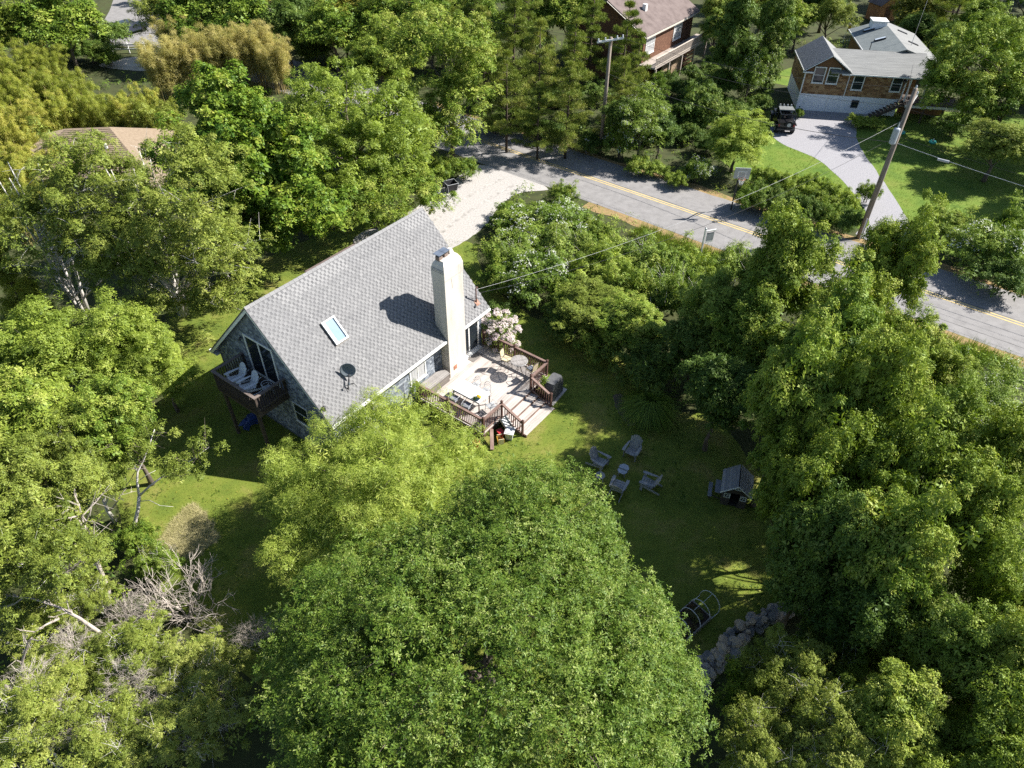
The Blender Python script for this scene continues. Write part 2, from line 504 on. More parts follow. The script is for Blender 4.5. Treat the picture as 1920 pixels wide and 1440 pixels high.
def inside(poly, x, y):
    """numpy point in polygon"""
    x = np.asarray(x); y = np.asarray(y); r = np.zeros(x.shape, bool)
    n = len(poly)
    for i in range(n):
        x0, y0 = poly[i]; x1, y1 = poly[(i + 1) % n]
        c = ((y0 > y) != (y1 > y)) & (x < (x1 - x0) * (y - y0) / ((y1 - y0) if y1 != y0 else 1e-9) + x0)
        r ^= c
    return r
M_SOIL = paint('leaf_litter', (0.025, 0.036, 0.010), (0.05, 0.056, 0.018), 1.0, 0.9, 9, 0.6, 20, c=(0.045, 0.07, 0.016))
M_LAWN = paint('lawn_grass', (0.075, 0.12, 0.014), (0.135, 0.17, 0.022), 1.0, 0.55, 10, 0.9, 45, c=(0.23, 0.20, 0.06), contrast=(0.3, 0.72))
M_LAWN2 = paint('green_lawn', (0.06, 0.12, 0.012), (0.11, 0.17, 0.018), 1.0, 0.4, 9, 0.7, 30, c=(0.15, 0.18, 0.03))
M_ROAD = paint('old_asphalt', (0.175, 0.168, 0.165), (0.215, 0.207, 0.203), 0.95, 1.6, 12, 0.35, 60, c=(0.245, 0.236, 0.231))
M_LINE = paint('yellow_road_paint', (0.38, 0.30, 0.15), (0.58, 0.44, 0.17), 0.85, 3, 10)
M_SHELL = paint('white_shell_gravel', (0.22, 0.205, 0.19), (0.37, 0.35, 0.33), 0.95, 9.0, 12, 0.5, 40, c=(0.46, 0.44, 0.42), contrast=(0.25, 0.75))
M_BLUE = paint('blue_grey_gravel', (0.17, 0.17, 0.185), (0.27, 0.265, 0.28), 0.95, 14, 12, 0.5, 50, c=(0.34, 0.33, 0.34))
M_SAND = paint('sandy_drive', (0.42, 0.36, 0.29), (0.6, 0.54, 0.46), 1.0, 1.2, 10, 0.5, 12)
M_VERGE = paint('dry_verge', (0.16, 0.12, 0.05), (0.28, 0.19, 0.09), 1.0, 1.6, 10, 0.6, 20, c=(0.12, 0.13, 0.03))

GB = [(-420, -120), (420, -120), (420, 700), (-420, 700)]
sheet('ground', GB, 0.0, M_SOIL)
LAWN = smooth_poly([(-3.0, 43.8), (-2.0, 39.5), (0.2, 36.4), (3.5, 33.2), (7.4, 31.2), (8.2, 27.4), (10.9, 26.2), (12.4, 20.7), (12.7, 16.8),
                    (9.5, 13.9), (6.6, 11.6), (0, 8.5), (-8, 11.2), (-13.0, 14.8), (-17.2, 18.8), (-19.4, 24), (-18.4, 29.5), (-21, 33), (-18, 40), (-12.5, 46), (-9.5, 47.5), (-6.5, 44.5)], jit=0.12)
sheet('lawn', LAWN, 0.004, M_LAWN)
RD = Vector((0.7933, -0.6088, 0)); RN = Vector((0.6088, 0.7933, 0)); RC = 46.95; RH = 3.55
def road_pt(a, off): q = RD * a + RN * (RC + off); return (q.x, q.y)
def rstrip(a0, a1, o0, o1, jit=0.0, n=60):
    A = [road_pt(a0 + (a1 - a0) * i / n, o0 + rg.uniform(-jit, jit)) for i in range(n + 1)]
    B = [road_pt(a1 + (a0 - a1) * i / n, o1 + rg.uniform(-jit, jit)) for i in range(n + 1)]
    return A + B
sheet('verge', rstrip(-26, 60, -RH - 1.0, -RH + 0.3, 0.3), 0.006, M_VERGE)
sheet('verge', rstrip(-50, 60, RH - 0.3, RH + 0.7, 0.3), 0.006, M_VERGE)
sheet('road', rstrip(-90, 110, -RH, RH, 0.05, 200), 0.012, M_ROAD)
for o in (-0.14, 0.14):
    sheet('road_line', rstrip(-90, 110, o - 0.06, o + 0.06, 0.008, 200), 0.017, M_LINE)
M_SEAM = paint('tar_seam', (0.05, 0.05, 0.05), (0.09, 0.088, 0.085), 0.8, 4)
for o, a0, a1 in ((-2.55, -10, 50), (0.32, -40, 60)):
    sheet('tar_seam', rstrip(a0, a1, o - 0.02, o + 0.02, 0.02, 90), 0.0162, M_SEAM)
def gp(px, py): q = G(px, py, 0); return (q.x, q.y)
DRIVE = smooth_poly([(-2.9, 56.6), (-5.0, 53.6), (-6.6, 50.5), (-8.6, 47.4), (-11.4, 44.4), (-9.5, 41.6), (-6.5, 41.2), (-4.8, 42.6), (-3.1, 44.7), (-2.2, 46.3), (-1.1, 49.2), (0.3, 51.6), (2.6, 52.6)], jit=0.08)
sheet('shell_driveway', DRIVE, 0.009, M_SHELL)
NDRIVE = smooth_poly([(24.6, 66.8), (23.6, 64.5), (23.9, 61.8), (26.2, 58.3), (27.0, 52.6), (26.6, 47.6), (25.0, 45.6), (29.2, 42.8), (29.3, 46.0), (29.9, 50.0), (30.4, 56.5), (30.9, 62.0), (32.4, 66.4), (35, 69.4), (27.2, 70.4)], jit=0.06)
sheet('gravel_driveway', NDRIVE, 0.010, M_BLUE)
NLAWN = smooth_poly([(17.5, 60), (19.5, 54), (24, 49.2), (25.8, 46.2), (30, 43.5), (38, 38.5), (50, 36), (55, 60), (50, 68), (38, 70.5), (33, 70.3), (30.5, 69.9), (27.2, 71), (23.5, 68.5), (20.5, 64.5)])
sheet('neighbour_lawn', NLAWN, 0.005, M_LAWN2)
sheet('back_lawn', smooth_poly([(27, 78), (30, 82), (36, 86), (44, 92), (52, 100), (60, 98), (50, 84), (44, 80), (33, 76)]), 0.005, M_LAWN2)
sheet('side_road', smooth_poly([(-56, 112), (-53.5, 101), (-50.5, 92), (-46, 87), (-43.5, 88), (-44.5, 95), (-46, 104), (-47, 113)]), 0.010, M_ROAD)
sheet('sandy_drive', smooth_poly([(-45.5, 80), (-44, 82.5), (-40.5, 83.5), (-38.5, 82), (-38.3, 79), (-41, 78.6)]), 0.008, M_SAND)
sheet('sandy_drive', smooth_poly([(-37, 95), (-36.5, 101), (-32, 105), (-26, 103), (-25, 99.5), (-30, 97), (-33, 93)]), 0.008, M_SAND)
THATCH = smooth_poly([gp(320, 985), gp(360, 945), gp(400, 985), gp(405, 1010), gp(372, 1040), gp(310, 1050), gp(300, 1015)], jit=0.15)
M_THATCH = paint('dry_clippings', (0.22, 0.20, 0.085), (0.36, 0.32, 0.17), 1.0, 2.5, 10, 1.0, 18, c=(0.2, 0.22, 0.06))
sheet('dry_clippings', THATCH, 0.010, M_THATCH)
sheet('bare_path', smooth_poly([gp(1150, 742), gp(1168, 742), gp(1180, 775), gp(1195, 792), gp(1178, 798), gp(1158, 770)], jit=0.06), 0.0085, paint('trodden_soil', (0.09, 0.075, 0.055), (0.15, 0.12, 0.09), 1.0, 4))

# short grass blades on the lawns
def blades(name, poly, n, seed, mat, L=(0.05, 0.1), w=0.016, lean=0.7, avoid=(), tint=0.45, tv=0.16, z=0.0):
    rng = np.random.default_rng(seed)
    P = np.array(poly); lo = P.min(0); hi = P.max(0)
    xs = rng.uniform(lo[0], hi[0], n * 3); ys = rng.uniform(lo[1], hi[1], n * 3)
    k = inside(poly, xs, ys)
    for a in avoid: k &= ~inside(a, xs, ys)
    xs = xs[k][:n]; ys = ys[k][:n]; n = len(xs)
    b = np.stack([xs, ys, np.full(n, z)], 1)
    az = rng.uniform(0, 2 * PI, n); ln = rng.uniform(L[0], L[1], n)
    d = np.stack([np.cos(az) * lean, np.sin(az) * lean, np.ones(n)], 1); d = nrm(d) * ln[:, None]
    s = np.stack([-np.sin(az + 0.4), np.cos(az + 0.4), np.zeros(n)], 1) * (w / 2)
    V = np.stack([b - s, b + s, b + d], 1).reshape(-1, 3)
    pt = 0.13 * np.sin(xs * 0.9 + 1.3 * np.sin(ys * 0.7)) + 0.1 * np.sin(ys * 1.7 + xs * 0.3) + 0.12 * np.sin(xs * 3.1 + 2 * np.sin(ys * 1.9)) * np.sin(ys * 2.7 + xs)
    T = np.repeat(np.clip(tint + pt + rng.normal(size=n) * tv, 0, 1), 3)
    o = link(name, np_mesh(name, V, 3, T, mat))
    return tag(o, None, None, None, 'stuff')
M_BLADE = leaf('grass_blade', [(0.0, (0.07, 0.12, 0.012)), (0.45, (0.15, 0.195, 0.024)), (0.75, (0.25, 0.25, 0.045)), (1.0, (0.40, 0.34, 0.13))], 0.25, 0.03, 0.0)
hx = [W(13.6, 20.3), W(24.6, 20.3), W(24.6, 28.45), W(13.6, 28.45)]
HOUSE_POLY = [(p.x, p.y) for p in hx]
dk = [W(19.0, 15.6), W(24.7, 15.6), W(24.7, 20.4), W(19.0, 20.4)]
DECK_POLY = [(p.x, p.y) for p in dk]
blades('lawn_blades', LAWN, 95000, 11, M_BLADE, avoid=(HOUSE_POLY, DECK_POLY))
M_BLADE2 = leaf('neighbour_grass_blade', [(0.0, (0.07, 0.13, 0.01)), (0.5, (0.15, 0.225, 0.02)), (1.0, (0.27, 0.29, 0.05))], 0.25, 0.03, 0.0)
blades('neighbour_lawn_blades', NLAWN, 34000, 12, M_BLADE2, L=(0.08, 0.16), w=0.03, avoid=(NDRIVE,))
TALL = rstrip(-21, 4.0, -RH - 2.6, -RH - 0.7, 0.3)
blades('roadside_grass', TALL, 26000, 13, M_BLADE2, L=(0.3, 0.75), w=0.03, lean=0.45, tint=0.6)
blades('verge_grass', rstrip(-26, 60, -RH - 1.0, -RH - 0.1, 0.2), 9000, 14, M_BLADE, L=(0.06, 0.25), w=0.025, tint=0.75)
blades('verge_grass', rstrip(-40, 60, RH + 0.1, RH + 0.9, 0.2), 9000, 15, M_BLADE, L=(0.06, 0.25), w=0.025, tint=0.55)
M_STRAW = leaf('straw_blade', [(0.0, (0.2, 0.2, 0.06)), (0.5, (0.36, 0.32, 0.15)), (1.0, (0.52, 0.46, 0.27))], 0.15, 0.03, 0.0)
blades('clippings_straw', THATCH, 9000, 16, M_STRAW, L=(0.08, 0.3), w=0.02, lean=2.5, tint=0.5)

# clover and weed tufts in the lawn, old leaves on it, tyre tracks on the shell drive
rng = np.random.default_rng(31)
wx = rng.uniform(-20, 13, 9000); wy = rng.uniform(9, 47, 9000)
k = inside(LAWN, wx, wy) & ~inside(HOUSE_POLY, wx, wy) & ~inside(DECK_POLY, wx, wy) & (np.sin(wx * .8 + 2) * np.sin(wy * .6) + .5 * np.sin(wx * 2.3 + wy) > .35)
wc_ = np.stack([wx[k], wy[k], np.full(k.sum(), .02)], 1)[:1500]
V, T = leaves(rng, wc_, rng.uniform(.06, .2, len(wc_)), 3, 4, .07, .05, flat=.15, up=1, out=.3, spread=(5, 40), tint=.5, tv=(.2, .1, .1))
o = link('lawn_weeds', np_mesh('lawn_weeds', V, 3, T, LEAF['mid'])); o['kind'] = 'stuff'
lx = rng.uniform(-20, 13, 5200); ly = rng.uniform(9, 47, 5200); k = inside(LAWN, lx, ly) & ~inside(HOUSE_POLY, lx, ly) & ~inside(DECK_POLY, lx, ly)
lc_ = np.stack([lx[k], ly[k], np.full(k.sum(), .05)], 1)
V, T = leaves(rng, lc_, np.full(len(lc_), .03), 1, 1, .11, .07, flat=.1, up=1, out=.2, spread=(-5, 15), tint=.5, tv=(.25, .1, .1))
o = link('fallen_leaves', np_mesh('fallen_leaves', V, 3, T, LEAF['olive'])); o['kind'] = 'stuff'
M_TRACK = paint('packed_shell', (0.22, 0.205, 0.19), (0.34, 0.32, 0.30), 0.95, 2.5, 12, 0.3, 40, c=(0.43, 0.41, 0.39), contrast=(.35, .65))
for dx in (-.75, .75):
    A = [(-0.2, 53.9), (-2.6, 51.0), (-4.8, 47.6), (-6.6, 44.2)]
    c_ = smooth_poly(A, False, 10)
    n_ = Vector((.82, -.57, 0)); L_ = [(x + n_.x * (dx - .16) + rg.uniform(-.05, .05), y + n_.y * (dx - .16) + rg.uniform(-.05, .05)) for x, y in c_]; R2 = [(x + n_.x * (dx + .16) + rg.uniform(-.05, .05), y + n_.y * (dx + .16) + rg.uniform(-.05, .05)) for x, y in c_]
    sheet('tyre_track', L_ + R2[::-1], 0.0132 if dx < 0 else 0.0134, M_TRACK)
# ------------------------------------------------------------------ the grey house
rh = random.Random(3)
S0, S1, T0, T1 = 13.6, 24.6, 20.3, 28.45            # walls
RS0, RS1 = 13.3, 24.9                               # roof ends
TR, ZR, SL = 24.38, 7.70, 1.022                     # ridge line, height, slope
TE = 19.88
OFF = (S0, T0, 0)
def zr(t): return ZR - SL * abs(t - TR)
M_SHIN_W = paint('weathered_cedar_shingle', (0.10, 0.115, 0.14), (0.20, 0.225, 0.26), 0.9, 3, 8, 0.4, 30, c=(0.30, 0.325, 0.36), use_tint=True)
M_TRIM = paint('white_trim', (0.62, 0.62, 0.60), (0.80, 0.80, 0.78), 0.55, 2)
M_ROOFB = paint('dark_shingle_band', (0.115, 0.115, 0.119), (0.165, 0.164, 0.167), 0.95, 4, 10, 0.4, 60, use_tint=True)  # darker base strips that show between the paler tabs
M_ROOFT = paint('shingle_tab', (0.175, 0.175, 0.178), (0.25, 0.248, 0.249), 0.95, 3, 12, 0.5, 90, rnd=0.16)
M_ROOFT2 = paint('shingle_tab_field', (0.165, 0.165, 0.168), (0.245, 0.243, 0.243), 0.95, 3, 12, 0.5, 90, use_tint=True)
M_CHIM = paint('cream_stucco', (0.40, 0.36, 0.31), (0.54, 0.50, 0.445), 0.9, 2.2, 12, 0.1, 12, c=(0.60, 0.56, 0.50), stretch=(1, 1, 0.22), contrast=(0.25, 0.62))
M_GLASS = glass('window_glass')
M_DARK = paint('dark_stained_wood', (0.045, 0.034, 0.028), (0.105, 0.08, 0.066), 0.85, 5, 8, 0.3, stretch=(1, 1, 0.3))
M_METALB = paint('blue_grey_metal_cap', (0.17, 0.20, 0.25), (0.28, 0.32, 0.38), 0.4, 3, metal=0.6)
M_BLACK = paint('black_metal', (0.02, 0.02, 0.022), (0.045, 0.045, 0.05), 0.5, 4)

hp = W(S0, T0)
house = thing('house', 'grey shingled house with steep grey roof, tall cream chimney and balcony', 'house', hp, HROT)
def hb(mb, name, mat, parent=house, **k): return mb.build(name, mat, parent, OFF, **k)

# walls
wb = MB()
pent = [(T0, 0.0), (T1, 0.0), (T1, zr(T1) - 0.16), (TR, ZR - 0.16), (T0, zr(T0) - 0.16)]
for s in (S0, S1 - 0.15):
    wb.loft([(s, t, z) for t, z in pent], [(s + 0.15, t, z) for t, z in pent])
wb.bx(S0 + 0.15, S1 - 0.15, T0, T0 + 0.15, 0, zr(T0) - 0.16)
wb.bx(S0 + 0.15, S1 - 0.15, T1 - 0.15, T1, 0, zr(T1) - 0.16)
wall = hb(wb, 'wall', M_SHIN_W)
fb = MB(); fb.bx(S0 + .05, S1 - .05, T0 + .05, T1 - .05, -0.2, 0.22)
hb(fb, 'foundation', paint('grey_concrete', (0.2, 0.2, 0.19), (0.32, 0.31, 0.3), 0.95, 4))

def shingle_wall(name, o, ux, un, w, hfun, h0, holes, step=0.135):
    """courses of single wood shingles on a wall: origin o, along ux, facing un"""
    mb = MB(); mb.use_tint = True
    hmax = max(hfun(w * i / 40) for i in range(41))
    z = h0; r = 0
    while z < hmax:
        x = -0.1 * rh.random()
        while x < w:
            sw = rh.uniform(0.1, 0.22)
            a, b = max(0, x + 0.003), min(w, x + sw - 0.003)
            x += sw
            if b - a < 0.03: continue
            c = (a + b) / 2
            top = min(z + step + 0.02, hfun(c))
            if top - z < 0.04: continue
            if any(h[0] < c < h[1] and h[2] < z + step * .6 < h[3] for h in holes): continue
            th = rh.uniform(0.022, 0.034)
            P = lambda u_, d_, z_: o + ux * u_ + un * d_ + Vector((0, 0, z_))
            zb = z + rh.uniform(-0.008, 0.004)
            mb.hexa([P(a, 0.001, zb), P(b, 0.001, zb), P(b, th, zb), P(a, th, zb), P(a, 0.001, top), P(b, 0.001, top), P(b, 0.006, top), P(a, 0.006, top)], rh.gauss(0.45, 0.2))
        z += step; r += 1
    return mb
X, Y, Z = Vector((1, 0, 0)), Vector((0, 1, 0)), Vector((0, 0, 1))
gable_holes = [(T1 - 25.68, T1 - 23.55, 3.25, 5.55), (T1 - 23.05, T1 - 21.95, 1.4, 2.75)]
mb = shingle_wall('x', Vector((S0, T1, 0)), -Y, -X, T1 - T0, lambda u_: zr(T1 - u_) - 0.18, 0.2, gable_holes)
hb(mb, 'gable_shingles', M_SHIN_W, wall, kind='stuff')
mb = shingle_wall('x', Vector((S0, T0, 0)), X, -Y, S1 - S0, lambda u_: zr(T0) - 0.2, 0.2, [(18.75 - S0, 20.0 - S0, 1.4, 2.6), (22.6 - S0, 24.3 - S0, 0.5, 2.7), (21.2 - S0, 22.7 - S0, 0, 9), (15.0 - S0, 16.2 - S0, 1.4, 2.6)])
hb(mb, 'front_shingles', M_SHIN_W, wall, kind='stuff')
mb = shingle_wall('x', Vector((S1, T0, 0)), Y, X, T1 - T0, lambda u_: zr(T0 + u_) - 0.18, 0.2, [], 0.16)
hb(mb, 'gable_shingles', M_SHIN_W, wall, kind='stuff')

# trim
for s in (RS0 + 0.015, RS1 - 0.045):
    for sg, te in ((-1, TE), (1, 2 * TR - TE)):
        A = (s, TR, ZR - 0.05); B = (s, te, zr(te) - 0.05)
        tb_ = MB()
        tb_.hexa([(s, te, zr(te) - 0.27), (s + 0.03, te, zr(te) - 0.27), (s + 0.03, TR, ZR - 0.27), (s, TR, ZR - 0.27),
                  (s, te, zr(te) - 0.055), (s + 0.03, te, zr(te) - 0.055), (s + 0.03, TR, ZR - 0.055), (s, TR, ZR - 0.055)])
        hb(tb_, 'rake_board', M_TRIM)
gt = MB()
gt.bx(RS0, 21.225, TE - 0.09, TE - 0.004, zr(TE) - 0.16, zr(TE) - 0.02)
gt2 = MB(); gt2.bx(22.665, RS1, TE - 0.09, TE - 0.004, zr(TE) - 0.16, zr(TE) - 0.02); hb(gt2, 'gutter', M_TRIM)
gt3 = MB()
gt3.bx(RS0, RS1, 2 * TR - TE + 0.004, 2 * TR - TE + 0.11, zr(TE) - 0.16, zr(TE) - 0.02)
hb(gt, 'gutter', M_TRIM); hb(gt3, 'gutter', M_TRIM)
sf = MB()
sf.bx(RS0 + .05, RS1 - .05, TE, T0 - 0.025, zr(TE) - 0.22, zr(TE) - 0.165)
sf.bx(RS0 + .05, RS1 - .05, T1 + 0.025, 2 * TR - TE, zr(TE) - 0.22, zr(TE) - 0.165)
hb(sf, 'soffit', M_TRIM)
for s, t in ((S0 - 0.03, T0 - 0.03), (S0 - 0.03, T1 - 0.07), (S1 - 0.07, T0 - 0.03), (S1 - 0.07, T1 - 0.07)):
    cb = MB(); cb.bx(s, s + 0.1, t, t + 0.1, 0.2, zr(T0) - 0.2)
    hb(cb, 'corner_board', M_SHIN_W)

# roof: deck, courses, tabs, ridge caps
LEN = math.hypot(TR - TE, ZR - zr(TE)); TH = math.atan(SL)
def rf(s, d, h, side=-1):
    """point on the roof: s along, d up the slope from the eave, h off the surface"""
    t = d * math.cos(TH) - h * math.sin(TH)
    return Vector((s, TE + t if side < 0 else 2 * TR - TE - t, zr(TE) + d * math.sin(TH) + h * math.cos(TH)))
rb = MB()
for side in (-1, 1):
    rb.loft([rf(RS0, 0, -0.05, side), rf(RS0, LEN, -0.05, side), rf(RS0, LEN, 0, side), rf(RS0, 0, 0, side)],
            [rf(RS1, 0, -0.05, side), rf(RS1, LEN, -0.05, side), rf(RS1, LEN, 0, side), rf(RS1, 0, 0, side)])
roof = hb(rb, 'roof', M_ROOFB)
EXP = 0.143
NC = int(LEN / EXP)
band = MB(); band.use_tint = True
tabs = []
chs = (21.2, 22.68)
def blocked(s, d):
    p = rf(s, d, 0)
    return chs[0] < s < chs[1] and p.y < 20.62 or (15.8 < s < 16.7 and 21.86 < p.y < 22.82)
for side in (-1, 1):
    for i in range(NC):
        d = i * EXP; d2 = min(LEN, d + EXP + 0.05)
        x = RS0
        while x < RS1 - 0.01:
            w_ = min(rh.uniform(0.9, 1.1), RS1 - x)
            band.hexa([rf(x, d, 0.001, side), rf(x + w_, d, 0.001, side), rf(x + w_, d2, 0.0005, side), rf(x, d2, 0.0005, side),
                       rf(x, d, 0.009, side), rf(x + w_, d, 0.009, side), rf(x + w_, d2, 0.003, side), rf(x, d2, 0.003, side)], rh.gauss(0.5, 0.12))
            x += w_
        if side > 0: continue
        x = RS0 + 0.02 + 0.13 * (i % 2) + rh.uniform(-0.012, 0.012)
        while x < RS1 - 0.12:
            w_ = rh.choice((0.155, 0.165, 0.175)); x0_ = x
            if not blocked(x + w_ / 2, d + .07): tabs.append((x, w_, d))
            x = x0_ + 0.26 + rh.uniform(-0.004, 0.004)
hb(band, 'shingle_courses', M_ROOFB, roof, kind='stuff')
campos = Vector((0, 0, CAM_H))
def to_world(p): return W(p.x, p.y, p.z)
tabs.sort(key=lambda q: (to_world(rf(q[0], q[2], 0)) - campos).length)
tabmesh = {}
for w_ in (0.155, 0.165, 0.175):
    q = MB(); h = 0.007
    q.hexa([(0, 0, 0.0), (w_, 0, 0.0), (w_ - 0.006, EXP, 0), (0.006, EXP, 0), (0, 0, h), (w_, 0, h), (w_ - 0.006, EXP, h * .7), (0.006, EXP, h * .7)])
    tabmesh[w_] = q.mesh('shingle', M_ROOFT)
def tabmat(s, d):
    o = rf(s, d, 0.0085)
    m_ = Matrix(((1, 0, 0, o.x - OFF[0]), (0, math.cos(TH), -math.sin(TH), o.y - OFF[1]), (0, math.sin(TH), math.cos(TH), o.z), (0, 0, 0, 1)))
    return m_
rest = MB(); rest.use_tint = True
for k, (s, w_, d) in enumerate(tabs):
    if k < 300:
        link('shingle', tabmesh[w_], roof, mat4=tabmat(s, d))
    else:
        pale = 0.0
        for ps, pd, pw, ph_ in ((17.2, LEN - .55, 1.6, .3), (14.6, LEN - .5, .7, .25), (23.9, LEN - .45, .9, .35)):
            if abs(s - ps) < pw and abs(d - pd) < ph_: pale = 0.55
        tn = rh.gauss(0.5, 0.08) + pale
        q = [rf(s, d, .0085), rf(s + w_, d, .0085), rf(s + w_ - .006, d + EXP, .0085), rf(s + .006, d + EXP, .0085),
             rf(s, d, .0155), rf(s + w_, d, .0155), rf(s + w_ - .006, d + EXP, .0135), rf(s + .006, d + EXP, .0135)]
        rest.hexa(q, tn)
hb(rest, 'shingle_tabs', M_ROOFT2, roof, kind='stuff')
cm = MB()
cw = 0.15
def capq(x0, x1, lift):
    a = math.cos(TH) * cw; b = math.sin(TH) * cw
    return [(x0, -a, -b + lift), (x0, 0, lift + .0), (x0, a, -b + lift), (x0, a, -b + lift + .012), (x0, 0, lift + .017), (x0, -a, -b + lift + .012)]
A = capq(0, 0, 0.035); B = [(0.30, y, z - 0.014) for _, y, z in A]
cm.loft(A, B)
capmesh = cm.mesh('ridge_cap', M_ROOFT)
n_cap = int((RS1 - RS0) / 0.27)
for i in range(n_cap):
    link('ridge_cap', capmesh, roof, loc=(RS0 + i * 0.2745 - OFF[0], TR - OFF[1], ZR))

# chimney
c0, c1, ct0, ct1 = 21.26, 22.63, 19.74, 20.56
ch = MB()
base = [(c0, ct0), (c1, ct0), (c1, ct1), (c0, ct1)]
def ring(ins, z, fr=None):
    return [(c0 + ins, ct0 + ins, z), (c1 - ins, ct0 + ins, z), (c1 - ins, ct1 - ins, z), (c0 + ins, ct1 - ins, z)]
ch.loft(ring(0, 0.3), ring(0, 6.75)); ch.loft(ring(-0.022, 6.751), ring(-0.022, 7.25))
ch.loft(ring(-0.022, 7.2501), ring(0.05, 7.52)); ch.loft(ring(0.05, 7.5201), ring(0.17, 7.72))
ch.loft([(22.16, 20.1, 7.7), (22.46, 20.1, 7.7), (22.46, 20.4, 7.7), (22.16, 20.4, 7.7)], [(22.2, 20.16, 7.93), (22.4, 20.16, 7.93), (22.4, 20.36, 7.93), (22.2, 20.36, 7.93)])
chim = hb(ch, 'chimney', M_CHIM)
for z in (7.16, 7.24, 7.32):  # thin raised strips, the shade of grooves put into their dark colour
    q = MB(); q.bx(c0 - 0.03, c0 - 0.021, ct0 + .03, ct1 - .03, z, z + 0.02)
    hb(q, 'groove_shade_strip', paint('groove_shadow', (0.12, 0.12, 0.13), (0.2, 0.2, 0.21), 0.9, 4), chim)
ck = MB()
for (x0, z0, x1, z1) in ((21.3, 6.66, 21.75, 6.78), (21.75, 6.78, 22.2, 6.74), (22.2, 6.74, 22.6, 6.92), (21.75, 6.7, 21.82, 6.1)):
    ck.beam((x0, ct0 - 0.001 - (0.022 if min(z0, z1) > 6.76 else 0), z0), (x1, ct0 - 0.001 - (0.022 if min(z0, z1) > 6.76 else 0), z1), 0.004, 0.014, up=(0, 1, 0))
hb(ck, 'stucco_crack', paint('crack_stain', (0.28, 0.24, 0.19), (0.4, 0.35, 0.29), 1, 5), chim)
for i, s in enumerate((21.52, 21.92)):
    f = MB(); f.bx(s - 0.12, s + 0.12, 20.12, 20.38, 7.6, 7.88)
    fl = hb(f, 'flue', paint('clay_flue', (0.16, 0.12, 0.1), (0.26, 0.2, 0.17), 0.9, 5), chim)
    cpm = MB(); cpm.hexa([(s - .19, 20.04, 8.02), (s + .19, 20.04, 8.02), (s + .19, 20.46, 8.02), (s - .19, 20.46, 8.02), (s - .19, 20.04, 8.045), (s + .19, 20.04, 8.045), (s + .19, 20.46, 8.045), (s - .19, 20.46, 8.045)])
    for a in (-.1, .1):
        for b in (20.15, 20.35): cpm.bx(s + a - .012, s + a + .012, b - .012, b + .012, 7.88, 8.02)
    hb(cpm, 'flue_cap', M_METALB, chim)
q = MB(); q.bx(21.57, 21.79, ct0 - 0.025, ct0, 0.92, 1.14); q.bx(21.545, 21.815, ct0 - 0.012, ct0, 0.89, 1.17)
hb(q, 'cleanout_door', paint('rusty_brick_door', (0.30, 0.13, 0.08), (0.42, 0.2, 0.13), 0.8, 8), chim)

# skylight
def skb(s0, s1, d0, d1, h0, h1):
    return [rf(s0, d0, h0), rf(s1, d0, h0), rf(s1, d1, h0), rf(s0, d1, h0), rf(s0, d0, h1), rf(s1, d0, h1), rf(s1, d1, h1), rf(s0, d1, h1)]
k0, k1 = (21.9 - TE) / math.cos(TH), (22.76 - TE) / math.cos(TH)
q = MB(); fw = 0.07
q.hexa(skb(15.86, 15.86 + fw, k0, k1, 0, .14)); q.hexa(skb(16.63 - fw, 16.63, k0, k1, 0, .14))
q.hexa(skb(15.86 + fw, 16.63 - fw, k0, k0 + fw, 0, .14)); q.hexa(skb(15.86 + fw, 16.63 - fw, k1 - fw, k1, 0, .14))
q.hexa(skb(15.86 + fw, 15.86 + fw + .11, k0 + fw, k1 - fw, 0, .085))
sky_l = hb(q, 'skylight', M_TRIM)
q = MB(); q.hexa(skb(15.86 + fw + .11, 16.63 - fw, k0 + fw, k1 - fw, 0, .07))
hb(q, 'pane', paint('skylight_pane', (0.14, 0.22, 0.29), (0.22, 0.31, 0.38), 0.08, 1.5, spec=0.8), sky_l)
q = MB(); q.hexa(skb(15.80, 15.86, k0 - .05, k1 + .02, 0, .05)); q.hexa(skb(16.63, 16.69, k0 - .05, k1 + .02, 0, .03)); q.hexa(skb(15.86, 16.63, k0 - .08, k0, 0, .02))
hb(q, 'flashing', paint('brown_flashing', (0.05, 0.045, 0.04), (0.1, 0.09, 0.08), 0.5, 3), sky_l)

# service mast, vents
d = (20.34 - TE) / math.cos(TH); b = rf(24.33, d, 0)
q = MB(); q.tube([b - Z * .05, b + Z * 0.92], 0.038, 8); q.tube([b + Z * .88, b + Z * .96 + X * .05, b + Z * .9 + X * .13], 0.045, 6)
mast = hb(q, 'service_mast', paint('rusty_pipe', (0.08, 0.045, 0.04), (0.17, 0.10, 0.085), 0.7, 9), smooth=True)
q = MB(); q.hexa(skb(24.2, 24.5, d - .2, d + .14, 0.02, .03))
hb(q, 'mast_flashing', paint('rust_stain', (0.22, 0.11, 0.07), (0.36, 0.24, 0.19), 0.9, 7), mast)
q = MB(); b2 = rf(24.05, .5, 0.02); q.box(b2, (.12, .1, .08)); q.box(b2 + Vector((.12, .05, .05)), (.07, .06, .06))
hb(q, 'cable_clip', M_BLACK, mast)
q = MB(); b3 = rf(13.5, .75, 0); q.tube([b3, b3 + Z * .22], .06, 8); q.tube([b3 + Z * .22, b3 + Z * .28], [.1, .03], 8)
hb(q, 'vent_pipe', M_BLACK)

